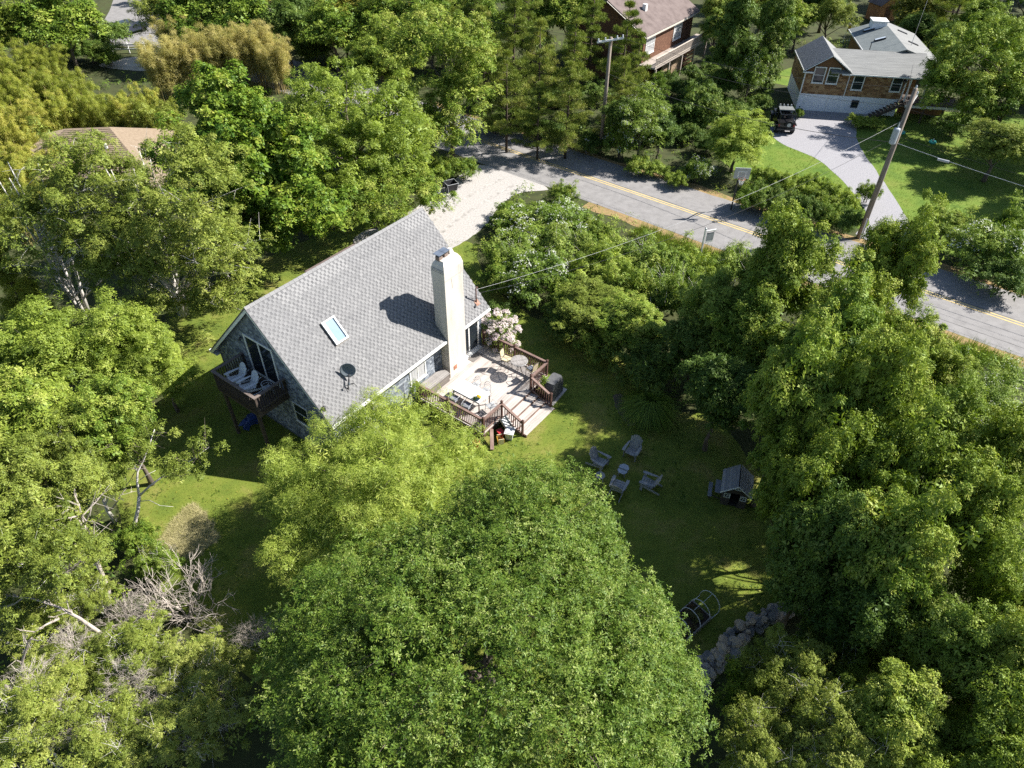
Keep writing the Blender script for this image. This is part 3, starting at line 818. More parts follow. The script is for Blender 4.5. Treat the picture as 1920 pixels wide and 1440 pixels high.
# windows and doors
def window(name, o, ux, un, w, h, cols=1, rows=1, mat=M_TRIM, fr=0.08, pane=M_GLASS, mid=0.04, sill=True):
    """framed window on a wall: lower left corner o, along ux, facing un"""
    q = MB()
    P = lambda u0, u1, d0, d1, z0, z1: q.hexa([o + ux * a + un * b + Z * c for a, b, c in ((u0, d0, z0), (u1, d0, z0), (u1, d1, z0), (u0, d1, z0), (u0, d0, z1), (u1, d0, z1), (u1, d1, z1), (u0, d1, z1))])
    dp = 0.05
    P(-fr, 0, 0.0, dp, -fr, h + fr); P(w, w + fr, 0.0, dp, -fr, h + fr); P(0, w, 0.0, dp, h, h + fr); P(0, w, 0.0, dp, -fr, 0)
    for i in range(1, cols): P(w * i / cols - mid / 2, w * i / cols + mid / 2, 0.0, dp * .8, 0, h)
    for j in range(1, rows): P(0, w, 0.0, dp * .7, h * j / rows - mid / 2, h * j / rows + mid / 2)
    if sill: P(-fr - .03, w + fr + .03, 0.0, dp + .04, -fr - .04, -fr - .001)
    f = q
    g = MB()
    g.hexa([o + ux * a + un * b + Z * c for a, b, c in ((0, 0.002, 0), (w, 0.002, 0), (w, .022, 0), (0, .022, 0), (0, .002, h), (w, .002, h), (w, .022, h), (0, .022, h))])
    return f, g
def add_window(name, parent, off, *a, label=None, **k):
    f, g = window(name, *a, **k)
    o = f.build(name, k.get('mat', M_TRIM), parent, off)
    if label: o['label'] = label
    g.build('pane', k.get('pane', M_GLASS), o, off)
    return o
M_BLTR = paint('blue_white_trim', (0.5, 0.53, 0.56), (0.66, 0.69, 0.72), 0.5, 2)
gd = add_window('sliding_door', house, OFF, Vector((S0, 25.58, 3.3)), -Y, -X, 1.88, 2.13, 2, 1, fr=0.11, mid=0.1, sill=False, label='white framed sliding door to the balcony')
add_window('window', house, OFF, Vector((S0, 22.97, 1.48)), -Y, -X, 0.93, 1.15, 1, 2, fr=0.05, mid=0.03)
M_CURT = paint('curtained_glass', (0.28, 0.29, 0.3), (0.5, 0.5, 0.5), 0.15, 1.2, spec=0.7, stretch=(6, 1, 1))
add_window('window', house, OFF, Vector((18.85, T0, 1.5)), X, -Y, 1.05, 1.0, 2, 1, pane=M_CURT, label='window with pale curtains behind the storage box')
add_window('window', house, OFF, Vector((15.1, T0, 1.5)), X, -Y, 1.0, 1.0, 2, 1)
sd = add_window('sliding_door', house, OFF, Vector((22.78, T0, 0.66)), X, -Y, 1.5, 1.95, 2, 1, fr=0.09, mid=0.09, sill=False, label='white framed sliding door onto the deck')
q = MB(); q.bx(22.72, 24.34, T0 - .3, T0 - .02, .56, .645)
hb(q, 'threshold', M_TRIM, sd)
q = MB(); q.tube([(S0, 25.89, 5.2), (S0 - .12, 25.89, 5.22), (S0 - .16, 25.89, 5.1)], [.03, .04, .08], 8)
hb(q, 'wall_lamp', M_BLACK)

# balcony
bs0, bt0, bt1, bz, bt = 11.83, 23.12, 26.25, 3.14, 4.05
bq = MB()
bq.bx(bs0, S0 - .03, bt0, bt0 + .06, bz - .3, bz - .03); bq.bx(bs0, S0 - .03, bt1 - .06, bt1, bz - .3, bz - .03); bq.bx(bs0, bs0 + .06, bt0 + .06, bt1 - .06, bz - .3, bz - .03)
for i in range(1, 7): bq.bx(bs0 + .06, S0 - .03, bt0 + i * .44, bt0 + i * .44 + .05, bz - .28, bz - .03)
balc = hb(bq, 'balcony', M_DARK)
bm_ = MB(); bm_.bx(0, S0 - bs0 - .03, 0, .135, 0, .028)
bmesh_ = bm_.mesh('floor_board', M_DARK)
n = int((bt1 - bt0) / .142)
for i in range(n): link('floor_board', bmesh_, balc, loc=(bs0 - OFF[0], bt0 + .01 + i * .1425 - OFF[1], bz - .027))
M_RAILTOP = paint('worn_rail_wood', (0.09, 0.07, 0.06), (0.2, 0.165, 0.145), 0.85, 4, stretch=(1, 3, 1))
q = MB(); q.bx(bs0 - .05, bs0 + .1, bt0 - .05, bt1 + .05, bt, bt + .04); q.bx(bs0 + .1, S0 - .03, bt0 - .05, bt0 + .1, bt, bt + .04); q.bx(bs0 + .1, S0 - .03, bt1 - .1, bt1 + .05, bt, bt + .04)
q.bx(bs0, bs0 + .04, bt0 + .1, bt1 - .1, bz + .09, bz + .15); q.bx(bs0 + .1, S0 - .03, bt0, bt0 + .04, bz + .09, bz + .15); q.bx(bs0 + .1, S0 - .03, bt1 - .04, bt1, bz + .09, bz + .15)
hb(q, 'handrail', M_RAILTOP, balc)
q = MB(); q.bx(-.019, .019, -.019, .019, 0, bt - bz + .14)
bal = q.mesh('baluster', M_DARK)
y = bt0 + .15
while y < bt1 - .1: link('baluster', bal, balc, loc=(bs0 - .022 - OFF[0], y - OFF[1], bz - .141)); y += .125
x = bs0 + .2
while x < S0 - .08:
    link('baluster', bal, balc, loc=(x - OFF[0], bt0 - .022 - OFF[1], bz - .141)); link('baluster', bal, balc, loc=(x - OFF[0], bt1 + .022 - OFF[1], bz - .141)); x += .125
q = MB(); q.bx(-.05, .05, -.05, .05, 0, bt - bz + .02)
pm = q.mesh('corner_post', M_DARK)
for s, t in ((bs0 + .055, bt0 + .055), (bs0 + .055, bt1 - .055), (S0 - .1, bt0 + .055), (S0 - .1, bt1 - .055)): link('corner_post', pm, balc, loc=(s - OFF[0], t - OFF[1], bz))
q = MB(); q.bx(-.07, .07, -.07, .07, -0.1, bz - .3)
pm = q.mesh('support_post', M_DARK)
for s, t in ((bs0 + .1, bt0 + .3), (bs0 + .1, bt1 - .3)): link('support_post', pm, balc, loc=(s - OFF[0], t - OFF[1], 0))

# ------------------------------------------------------------------ satellite dish on the roof
db = to_world(rf(15.05, 0.9, .02))
dish = thing('satellite_dish', 'grey oval satellite dish on a bent arm low on the roof', 'satellite dish', db, HROT)
M_DISH = paint('dish_grey', (0.10, 0.12, 0.14), (0.16, 0.185, 0.2), 0.5, 3)
q = MB(); q.tube([(0, 0, 0), (.05, .02, .25), (.24, .12, .48), (.34, .2, .62)], [.03, .03, .028, .028], 8)
q.tube([(.1, 0.05, .3), (.42, .05, .06)], .015, 5); q.tube([(.42, .05, .06), (.52, -.22, -.3)], .013, 5); q.box((0, 0, .0), (.18, .18, .03), M=Matrix.Rotation(TH, 3, 'X'))
q.build('mount', M_BLACK, dish, smooth=False)
q = MB()
ax = Vector((-.70, -.62, .32)).normalized()
Q = ax.to_track_quat('Z', 'Y').to_matrix()
vs = []; fs = []; nn_ = 24; rr_ = [0.001, .12, .24, .34, .40]
for s_ in (0, 1):
    for r in rr_:
        for k in range(nn_):
            a = 2 * PI * k / nn_
            p = Vector((r * math.cos(a) * .94, r * math.sin(a) * .86, -.09 + .09 * (r / .4) ** 2 * 1.0 - s_ * .015))
            vs.append(Q @ p + Vector((.36, .26, .80)))
for s_ in (0, 1):
    o_ = s_ * len(rr_) * nn_
    for i in range(len(rr_) - 1):
        for k in range(nn_):
            fs.append((o_ + i * nn_ + k, o_ + i * nn_ + (k + 1) % nn_, o_ + (i + 1) * nn_ + (k + 1) % nn_, o_ + (i + 1) * nn_ + k))
e0 = (len(rr_) - 1) * nn_
for k in range(nn_): fs.append((e0 + k, e0 + (k + 1) % nn_, e0 + len(rr_) * nn_ + (k + 1) % nn_, e0 + len(rr_) * nn_ + k))
q._add(vs, fs); q.build('reflector', M_DISH, dish, smooth=True)
q = MB(); q.tube([(.34, .2, .6), (.12, -.02, .42), (.0, -.14, .38)], [.018, .015, .013], 6)
q.build('feed_arm', M_BLACK, dish)
q = MB(); q.tube([(.0, -.14, .38), (.03, -.11, .46)], [.045, .04], 8); q.build('receiver', M_DISH, dish)

# ------------------------------------------------------------------ low shed behind the house
sp = W(22.0, 30.4)
shed = thing('garden_shed', 'low shed with brown shingle roof behind the grey house ridge', 'shed', sp, HROT)
q = MB(); q.bx(0.15, 3.9, .15, 1.45, 0, 2.05); q.build('wall', paint('shed_board', (0.07, 0.055, 0.045), (0.13, 0.1, 0.085), 0.9, 4), shed)
q = MB(); q.hexa([(0, 0, 2.35), (4.1, 0, 2.35), (4.1, 1.65, 2.05), (0, 1.65, 2.05), (0, 0, 2.43), (4.1, 0, 2.43), (4.1, 1.65, 2.13), (0, 1.65, 2.13)])
q.build('roof', paint('brown_shed_roof', (0.12, 0.09, 0.085), (0.2, 0.155, 0.145), 0.95, 5, 10, 0.4, 50), shed)
q = MB(); q.bx(1.4, 2.3, .11, .15, .05, 1.9); q.build('door', M_DARK, shed)
# ------------------------------------------------------------------ deck
M_DECK = paint('bleached_deck_board', (0.24, 0.20, 0.18), (0.40, 0.36, 0.33), 0.85, 3.0, 12, 0.3, 30, stretch=(0.35, 5, 1), c=(0.49, 0.45, 0.415), rnd=0.3, contrast=(0.22, 0.7))
M_RAIL = paint('red_brown_rail_stain', (0.06, 0.03, 0.024), (0.13, 0.07, 0.055), 0.8, 5, 8, 0.3, stretch=(1, 1, 0.3))
M_RTOP = paint('faded_red_brown_rail', (0.11, 0.065, 0.052), (0.24, 0.165, 0.14), 0.8, 4, 8, 0.2, stretch=(0.5, 0.5, 1))
DZ = 0.55
DO = (19.0, 15.65)
dpos = W(*DO)
deck = thing('deck', 'bleached wooden deck with red-brown railings and wide steps to the lawn', 'deck', dpos, HROT)
def L(s, t, z=0.0): return Vector((s - DO[0], t - DO[1], z))
q = MB(); q.bx(0, 5.65, 0, .134, 0, .034)
bdm = q.mesh('deck_board', M_DECK)
NB = 33
for i in range(NB): link('deck_board', bdm, deck, loc=L(19.0, 15.655 + i * .1402, DZ - .034))
q = MB()
for a, b in (((19.03, 15.68), (24.62, 15.68)), ((19.03, 15.68), (19.03, 20.24)), ((24.62, 15.68), (24.62, 20.24))):
    q.beam(L(*a, DZ - .17), L(*b, DZ - .17), .045, .26)
for s in np.arange(19.5, 24.5, .6): q.beam(L(s, 15.72, DZ - .15), L(s, 20.2, DZ - .15), .045, .2)
q.build('deck_frame', M_RAIL, deck)
q = MB(); q.bx(-.2, .2, -.2, .2, 0, .004); q.build('floor_hatch', paint('grey_hatch', (0.2, 0.17, 0.16), (0.32, 0.28, 0.27), .9, 9), deck, loc=L(22.75, 18.75, DZ + .001)).scale = (.55, .55, 1)
# steps
q = MB(); q.bx(0, 2.5, 0, .142, 0, .034); trm = q.mesh('tread_board', M_DECK)
for k, z in enumerate((.41, .275, .14)):
    t1 = 15.63 - k * .46
    for j in range(3 if k < 2 else 4):
        link('tread_board', trm, deck, loc=L(20.58, t1 - (j + 1) * .148, z - .034))
    q = MB(); q.bx(20.6 - DO[0], 23.06 - DO[0], t1 - .012 - DO[1], t1 + .012 - DO[1], z - .002 - (0), z + .1)
    q.build('riser', M_RTOP, deck)
q = MB()
for s in (20.56, 23.08):
    q.loft([(s - .02 - DO[0], a - DO[1], z) for a, z in ((15.64, 0), (15.64, .5), (15.5, .5), (14.1, .08), (14.1, 0))], [(s + .02 - DO[0], a - DO[1], z) for a, z in ((15.64, 0), (15.64, .5), (15.5, .5), (14.1, .08), (14.1, 0))])
q.build('stringer', M_RAIL, deck)
# railings
q = MB(); q.bx(-.019, .019, -.019, .019, 0, .86); balm = q.mesh('baluster', M_RAIL)
q = MB(); q.bx(-.048, .048, -.048, .048, 0, 1.06); q.loft([(-.062, -.062, 1.06), (.062, -.062, 1.06), (.062, .062, 1.06), (-.062, .062, 1.06)], [(-.062, -.062, 1.085), (.062, -.062, 1.085), (.062, .062, 1.085), (-.062, .062, 1.085)])
q.loft([(-.05, -.05, 1.085), (.05, -.05, 1.085), (.05, .05, 1.085), (-.05, .05, 1.085)], [(-.01, -.01, 1.13), (.01, -.01, 1.13), (.01, .01, 1.13), (-.01, .01, 1.13)])
pom = q.mesh('post', M_RAIL)
def railing(a, za, b, zb, label=None):
    a3, b3 = L(*a, za), L(*b, zb)
    d = (b3 - a3)
    q = MB()
    q.beam(a3 + Z * .94, b3 + Z * .94, .13, .04); q.beam(a3 + Z * .84, b3 + Z * .84, .04, .08); q.beam(a3 + Z * .1, b3 + Z * .1, .04, .08)
    r = q.build('railing', M_RTOP, deck)
    n_ = int(math.hypot(d.x, d.y) / .125)
    nx = Vector((-d.y, d.x, 0)).normalized() * .041
    for i in range(1, n_):
        p = a3 + d * (i / n_)
        link('baluster', balm, r, loc=p + nx + Z * .06)
    return r
railing((19.06, 20.15), DZ, (19.06, 15.71), DZ)
railing((19.1, 15.71), DZ, (20.53, 15.71), DZ)
railing((23.13, 15.71), DZ, (24.55, 15.71), DZ)
railing((24.6, 15.75), DZ, (24.6, 20.1), DZ)
railing((20.55, 15.66), DZ - .02, (20.53, 14.42), .02)
railing((23.09, 15.66), DZ - .02, (23.06, 14.42), .02)
for s, t, z in ((19.06, 15.71, DZ), (20.56, 15.71, DZ), (23.1, 15.71, DZ), (24.6, 15.71, DZ), (24.6, 17.9, DZ), (24.6, 20.12, DZ), (19.06, 18.0, DZ), (19.06, 20.12, DZ), (20.53, 14.36, .0), (23.06, 14.36, .0)):
    link('post', pom, deck, loc=L(s, t, z - (0 if z > .1 else .0)))

# ------------------------------------------------------------------ things on the deck
M_WHITE = paint('white_tabletop', (0.56, 0.56, 0.56), (0.64, 0.64, 0.64), 0.5, 2)
M_TUBE = paint('pale_grey_metal', (0.30, 0.315, 0.33), (0.42, 0.435, 0.45), 0.4, 3)
M_CUSH = paint('slate_cushion', (0.09, 0.10, 0.125), (0.16, 0.175, 0.205), 0.9, 8, bump=.2)
M_TANC = paint('tan_cushion', (0.42, 0.36, 0.23), (0.58, 0.5, 0.34), 0.9, 6, bump=.2)
M_BRONZE = paint('bronze_frame', (0.06, 0.05, 0.045), (0.11, 0.09, 0.08), 0.5, 4)
M_BOXW = paint('silvered_wood', (0.17, 0.155, 0.145), (0.33, 0.31, 0.295), 0.9, 4, 10, 0.3, stretch=(0.4, 5, 5), rnd=.25)
M_BOXS = paint('brown_silvered_wood', (0.10, 0.085, 0.075), (0.2, 0.175, 0.16), 0.9, 4, 10, 0.3, stretch=(0.4, 5, 5), rnd=.25)
# storage box
bp = W(19.42, 19.58, DZ)
sbx = thing('storage_box', 'grey weathered wooden storage box under the pale curtained window', 'storage box', bp, HROT)
q = MB(); q.bx(.03, 1.57, .03, .63, .0, .52); q.build('body', M_BOXS, sbx)
q = MB(); q.bx(0, 1.6, 0, .012, 0, .118); sm = q.mesh('side_board', M_BOXS)
for i in range(4): link('side_board', sm, sbx, loc=(0, .017, .02 + i * .125))
q = MB(); q.bx(0, .012, .03, .63, 0, .118); sm = q.mesh('end_board', M_BOXS)
for i in range(4): link('end_board', sm, sbx, loc=(1.571, 0, .02 + i * .125))
q = MB(); q.bx(-.03, 1.63, 0, .083, 0, .025); sm = q.mesh('lid_board', M_BOXW)
for i in range(8):
    z = .53 + (.028 * min(i, 7 - i, 2))
    link('lid_board', sm, sbx, loc=(0, -.02 + i * .087, z))
q = MB(); q.bx(.2, .23, -.0, .64, .5, .53); q.bx(1.35, 1.38, 0, .64, .5, .53); q.build('lid_batten', M_BOXS, sbx)
# dining table
tp = W(20.48, 17.63, DZ)
dt = thing('dining_table', 'long white dining table with three-panel top on the deck', 'table', tp, HROT)
q = MB(); q.bx(-.148, .148, -.9, .9, 0, .03); pn = q.mesh('top_panel', M_WHITE)
for x in (-.312, 0, .312): link('top_panel', pn, dt, loc=(x, 0, .715))
q = MB(); q.bx(-.46, .46, -.885, -.86, .64, .712); q.bx(-.46, .46, .86, .885, .64, .712); q.bx(-.46, -.435, -.86, .86, .64, .712); q.bx(.435, .46, -.86, .86, .64, .712)
q.bx(-.435, .435, -.02, .02, .66, .712); q.build('apron', M_TUBE, dt)
q = MB(); q.bx(-.025, .025, -.025, .025, 0, .66); lg = q.mesh('leg', M_BRONZE)
for x in (-.43, .43):
    for y in (-.85, .85): link('leg', lg, dt, loc=(x, y, 0))
# hoop-back chairs
def hoop_chair(label, cushion, loc, rz, group):
    t = thing('hoop_back_chair', label, 'chair', loc, rz, group)
    q = MB(); q.tube([(-.2, -.2, .44), (.2, -.2, .44), (.2, .2, .44), (-.2, .2, .44), (-.2, -.2, .44)], .013, 6, False)
    for i in range(5): q.bx(-.19 + i * .08, -.13 + i * .08, -.19, .19, .438, .45)
    q.build('seat', M_TUBE, t)
    for x, y, e in ((-.2, -.2, -.03), (.2, -.2, -.03), (-.2, .2, .05), (.2, .2, .05)):
        q = MB(); q.tube([(x, y, .44), (x * 1.06, y + e, 0)], .013, 6); q.build('leg', M_TUBE, t)
    q = MB(); pts = []
    for i in range(13):
        a = PI * i / 12
        pts.append((-.215 * math.cos(a), .19 + .1 * math.sin(a) * .9 + .03, .46 + .40 * math.sin(a) ** .6))
    q.tube(pts, .013, 6, False); q.build('back_hoop', M_TUBE, t)
    q = MB()
    for zz in (.62, .74):
        q.tube([(-.2, .23, zz), (0, .285, zz + .02), (.2, .23, zz)], .011, 5)
    q.build('back_slat', M_TUBE, t)
    for s_ in (-1, 1):
        q = MB(); q.tube([(s_ * .215, .22, .62), (s_ * .25, .0, .64), (s_ * .24, -.2, .62), (s_ * .21, -.22, .44)], .012, 5, False); q.build('armrest', M_TUBE, t)
    if cushion:
        q = MB(); q.loft([(-.19, -.19, .452), (.19, -.19, .452), (.19, .19, .452), (-.19, .19, .452)], [(-.205, -.205, .48), (.205, -.205, .48), (.205, .205, .48), (-.205, .205, .48)])
        q.loft([(-.205, -.205, .4801), (.205, -.205, .4801), (.205, .205, .4801), (-.205, .205, .4801)], [(-.17, -.17, .51), (.17, -.17, .51), (.17, .17, .51), (-.17, .17, .51)])
        q.build('cushion', M_CUSH, t)
    return t
gch = 'chairs round the white dining table'
R_ = HROT
hoop_chair('pale metal hoop-back chair on the house side of the white table, nearer the storage box', False, W(21.22, 17.98, DZ), R_ - PI / 2, gch)
hoop_chair('pale metal hoop-back chair on the house side of the white table, nearer the steps', False, W(21.2, 17.3, DZ), R_ - PI / 2, gch)
hoop_chair('hoop-back chair with slate cushion by the railing, nearer the storage box', True, W(19.78, 18.18, DZ), R_ + PI / 2, gch)
hoop_chair('hoop-back chair with slate cushion by the railing, nearer the corner post', True, W(19.76, 17.32, DZ), R_ + PI / 2 + .1, gch)
hoop_chair('pale hoop-back chair at the steps end of the white table', False, W(20.5, 16.35, DZ), R_ + PI - .25, gch)
# flowers on the table
fp = W(20.2, 16.98, DZ + .746)
fl = thing('flower_bowl', 'bowl of yellow flowers standing on the white dining table', 'flower bowl', fp, .3)
q = MB(); q.lathe([(.06, 0), (.11, .03), (.14, .09), (.125, .09), (.09, .04)], 14); q.build('bowl', paint('blue_glaze', (0.05, 0.12, 0.22), (0.1, 0.2, 0.3), .3, 4), fl, smooth=True)
rng = np.random.default_rng(4)
V, T = leaves(rng, np.array([[0, 0, .12], [-.12, .02, .08], [-.18, .1, .05]]), np.array([.12, .1, .09]), 20, 4, .07, .03, tint=.3)
link('foliage', np_mesh('foliage', V, 3, T, LEAF['dark']), fl)
V, T = leaves(rng, np.array([[.04, .02, .2], [.1, -.03, .17]]), np.array([.08, .07]), 30, 4, .05, .04, up=1, tint=.6)
link('petals', np_mesh('petals', V, 3, T, leaf('yellow_petal', [(0, (.6, .4, .02)), (1, (.8, .6, .05))], .2, .02)), fl)
# bar table and tall chairs
bt_ = thing('bar_table', 'round grey slatted bar-height table by the right deck railing', 'table', W(23.74, 16.95, DZ), HROT + .9)
q = MB()
for i in range(9):
    x = -.4 + i * .1
    hw = math.sqrt(max(.01, .455 ** 2 - x * x)); h2 = math.sqrt(max(.01, .455 ** 2 - (abs(x) - .04) ** 2))
    xa, xb = x - .045, x + .045
    ya = math.sqrt(max(.002, .46 ** 2 - xa * xa)); yb = math.sqrt(max(.002, .46 ** 2 - xb * xb))
    s_ = MB(); s_.prism([(xa, -ya), (xb, -yb), (xb, yb), (xa, ya)], .985, 1.01)
    s_.build('top_slat', M_BOXW, bt_)
q = MB(); pts = [(.455 * math.cos(2 * PI * i / 28), .455 * math.sin(2 * PI * i / 28), .985) for i in range(29)]; q.tube(pts, .018, 6, False); q.beam((-.4, 0, .97), (.4, 0, .97), .04, .025); q.beam((0, -.4, .97), (0, .4, .97), .04, .025)
q.build('rim', M_TUBE, bt_)
for i in range(4):
    a = PI / 4 + i * PI / 2
    q = MB(); q.tube([(.16 * math.cos(a), .16 * math.sin(a), .97), (.1 * math.cos(a), .1 * math.sin(a), .5), (.28 * math.cos(a), .28 * math.sin(a), 0)], .016, 6); q.build('leg', M_BRONZE, bt_)
q = MB(); q.tube([(.12 * math.cos(2 * PI * i / 16), .12 * math.sin(2 * PI * i / 16), .45) for i in range(17)], .012, 5, False); q.build('leg_ring', M_BRONZE, bt_)
def tall_chair(label, loc, rz, seat_m):
    t = thing('bar_chair', label, 'chair', loc, rz, 'tall chairs at the round bar table')
    for x, y in ((-.21, -.2), (.21, -.2), (-.21, .2), (.21, .2)):
        q = MB(); q.tube([(x, y, .72), (x * 1.1, y * 1.15, 0)], .016, 6); q.build('leg', M_BRONZE, t)
    q = MB(); q.tube([(-.22, -.21, .25), (.22, -.21, .25), (.22, .21, .25), (-.22, .21, .25), (-.22, -.21, .25)], .012, 5, False); q.build('foot_rail', M_BRONZE, t)
    q = MB(); q.loft([(-.23, -.22, .7), (.23, -.22, .7), (.23, .22, .7), (-.23, .22, .7)], [(-.22, -.21, .755), (.22, -.21, .755), (.22, .21, .755), (-.22, .21, .755)]); q.build('seat', seat_m, t)
    q = MB(); q.tube([(-.22, .21, .72), (-.22, .27, 1.0), (-.2, .31, 1.22), (0, .325, 1.28), (.2, .31, 1.22), (.22, .27, 1.0), (.22, .21, .72)], .017, 6, False); q.build('back_frame', M_BRONZE, t)
    q = MB(); q.hexa([(-.19, .235, .8), (.19, .235, .8), (.19, .255, .8), (-.19, .255, .8), (-.18, .3, 1.23), (.18, .3, 1.23), (.18, .32, 1.23), (-.18, .32, 1.23)]); q.build('backrest', seat_m, t)
    for s_ in (-1, 1):
        q = MB(); q.tube([(s_ * .225, .26, .98), (s_ * .25, 0, .99), (s_ * .235, -.2, .95), (s_ * .22, -.2, .72)], .014, 5, False); q.build('armrest', M_BRONZE, t)
    return t
tall_chair('tall bar chair with tan sling seat on the house side of the round table', W(23.7, 17.78, DZ), R_ + .15, M_TANC)
c2 = tall_chair('tall bar chair with slate cushion on the lawn side of the round table', W(23.85, 16.2, DZ), R_ + PI - .15, M_TANC)
q = MB(); q.loft([(-.17, -.2, .757), (.19, -.2, .757), (.19, .16, .757), (-.17, .16, .757)], [(-.15, -.18, .80), (.17, -.18, .80), (.17, .14, .80), (-.15, .14, .80)]); q.build('cushion', M_CUSH, c2)
# door mat
q = MB(); q.bx(-.42, .42, -.28, .28, 0, .018)
o = q.build('door_mat', paint('grey_coir', (0.13, 0.12, 0.11), (0.22, 0.2, 0.185), 1, 20, bump=.4)); o.location = W(23.45, 19.85, DZ + .002); o.rotation_euler = (0, 0, HROT)
tag(o, 'grey door mat lying in front of the deck sliding door', 'door mat')

# ------------------------------------------------------------------ beside the steps
gpos = W(24.0, 14.85)
gr = thing('grill', 'barbecue grill under a dark grey fabric cover beside the deck steps', 'grill', gpos, HROT + .08)
M_COV = paint('grey_grill_cover', (0.055, 0.057, 0.06), (0.11, 0.112, 0.116), 0.75, 3, 8, .5, 9)
q = MB()
def covring(w_, d_, z, j):
    pts = []
    for i in range(20):
        a = 2 * PI * i / 20
        cx_ = math.copysign(abs(math.cos(a)) ** .35, math.cos(a)) * w_; cy_ = math.copysign(abs(math.sin(a)) ** .35, math.sin(a)) * d_
        k = 1 + j * (((i * 7) % 5) / 5 - .4)
        pts.append((cx_ * k, cy_ * k, z))
    return pts
rings = [covring(.62, .34, .04, .10), covring(.61, .335, .4, .09), covring(.6, .33, .8, .05), covring(.52, .32, .98, .02), covring(.46, .29, 1.14, .01)]
for A, B in zip(rings, rings[1:]): q._add(A + B, [(i, (i + 1) % 20, 20 + (i + 1) % 20, 20 + i) for i in range(20)])
q._add(rings[-1], [tuple(range(20))])
q.build('cover', M_COV, gr)
q = MB()
for x in (-.5, .5):
    for y in (-.26, .26): q.tube([(x, y, .0), (x, y, .2)], .03, 6)
q.build('leg', M_BLACK, gr)
q = MB(); q.bx(-.75, .8, -.45, .42, 0, .045)
o = q.build('paving_slab', paint('pale_slab', (.35, .33, .31), (.5, .48, .45), .95, 4)); o.location = gpos - Z * 0.045 + Z * 0.048; o.rotation_euler = (0, 0, HROT + .08)
gr.location.z = 0.05
tag(o, 'pale paving slab under the covered grill', 'paving slab')
pp = W(23.55, 15.2)
pl = thing('potted_plant', 'leafy green potted plant between the deck rail and covered grill', 'plant', pp)
q = MB(); q.lathe([(.14, 0), (.2, .34), (.22, .36), (.19, .36), (.17, .3)], 14); q.build('pot', paint('terracotta', (.28, .12, .06), (.4, .2, .11), .9, 5), pl, smooth=True)
rng = np.random.default_rng(14)
V, T = leaves(rng, np.array([[0, 0, .8], [.1, .1, 1.05], [-.12, -.05, 1.0], [0, -.12, .6], [.05, .02, 1.3]]), np.array([.28, .22, .22, .25, .2]), 30, 5, .11, .05, tint=.6, hang=.3)
link('foliage', np_mesh('foliage', V, 3, T, LEAF['cool']), pl)
q = MB(); q.tube([(0, 0, .3), (.02, 0, .8), (.04, .02, 1.3)], .015, 5); q.build('stem', BARK, pl)
M_PLAST = paint('white_grey_plastic', (0.42, 0.44, 0.44), (0.6, 0.61, 0.6), .45, 2)
bn = thing('plastic_tub', 'pale grey plastic tub standing on the grass by the steps', 'tub', W(20.02, 14.78), HROT + .4)
q = MB(); q.loft([(-.18, -.15, .0), (.18, -.15, .0), (.18, .15, .0), (-.18, .15, .0)], [(-.25, -.21, .5), (.25, -.21, .5), (.25, .21, .5), (-.25, .21, .5)]); q.build('body', M_PLAST, bn)
q = MB(); q.bx(-.28, .28, -.24, .24, .5, .53); q.bx(-.22, .22, -.18, .18, .53, .56); q.build('lid', M_WHITE, bn)
sl_ = thing('toy_slide', 'white plastic toy slide leaning against the step railing', 'toy slide', W(20.33, 15.35), HROT)
q = MB(); q.hexa([(-.2, -.5, .05), (.2, -.5, .05), (.2, -.46, .02), (-.2, -.46, .02), (-.2, .1, .75), (.2, .1, .75), (.2, .14, .72), (-.2, .14, .72)]); q.build('chute', M_PLAST, sl_)
for x in (-.21, .21):
    q = MB(); q.beam((x, -.5, .1), (x, .12, .82), .03, .12); q.build('side_wall', M_PLAST, sl_)
q = MB(); q.beam((-.18, .14, .74), (-.2, .4, 0), .05, .05); q.beam((.18, .14, .74), (.2, .4, 0), .05, .05); q.build('ladder', paint('charcoal_plastic', (.06, .06, .07), (.1, .1, .11), .5, 4), sl_)
rd = thing('toy_barrow', 'small red toy barrow beside the yellow crate', 'toy', W(19.85, 15.22), HROT + 1.2)
q = MB(); q.loft([(-.2, -.1, .12), (.16, -.1, .12), (.16, .1, .12), (-.2, .1, .12)], [(-.28, -.16, .32), (.24, -.16, .32), (.24, .16, .32), (-.28, .16, .32)]); q.build('tray', paint('red_enamel', (.32, .02, .03), (.45, .05, .06), .35, 3), rd)
q = MB(); q.tube([(.3, -.02, .1), (.3, .02, .1)], .1, 12); q.build('wheel', M_BLACK, rd)
q = MB(); q.tube([(.3, -.05, .1), (-.2, -.14, .2), (-.5, -.16, .36)], .014, 5); q.tube([(.3, .05, .1), (-.2, .14, .2), (-.5, .16, .36)], .014, 5); q.build('handle', paint('red_enamel', (.32, .02, .03)), rd)
cr_ = thing('wooden_crate', 'yellow slatted crate standing open on the lawn by the steps', 'crate', W(19.5, 14.98), HROT + .9)
M_YEL = paint('yellow_crate_paint', (.5, .28, .03), (.68, .42, .07), .7, 5)
q = MB(); q.bx(-.17, .17, -.14, .14, .01, .03); q.build('base', M_YEL, cr_)
for y in (-.15, .15):
    for z in (.05, .14, .23):
        q = MB(); q.bx(-.19, .19, y - .009, y + .009, z, z + .07); q.build('slat', M_YEL, cr_)
for x in (-.18, .18):
    q = MB(); q.bx(x - .012, x + .012, -.141, .141, .02, .38); q.build('end_panel', paint('pale_crate_end', (.6, .5, .3), (.75, .64, .42), .7, 4), cr_)
q = MB(); q.hexa([(0, 0, .0), (1.1, 0, .0), (1.1, .19, .0), (0, .19, .0), (0, 0, .04), (1.1, 0, .04), (1.1, .19, .04), (0, .19, .04)])
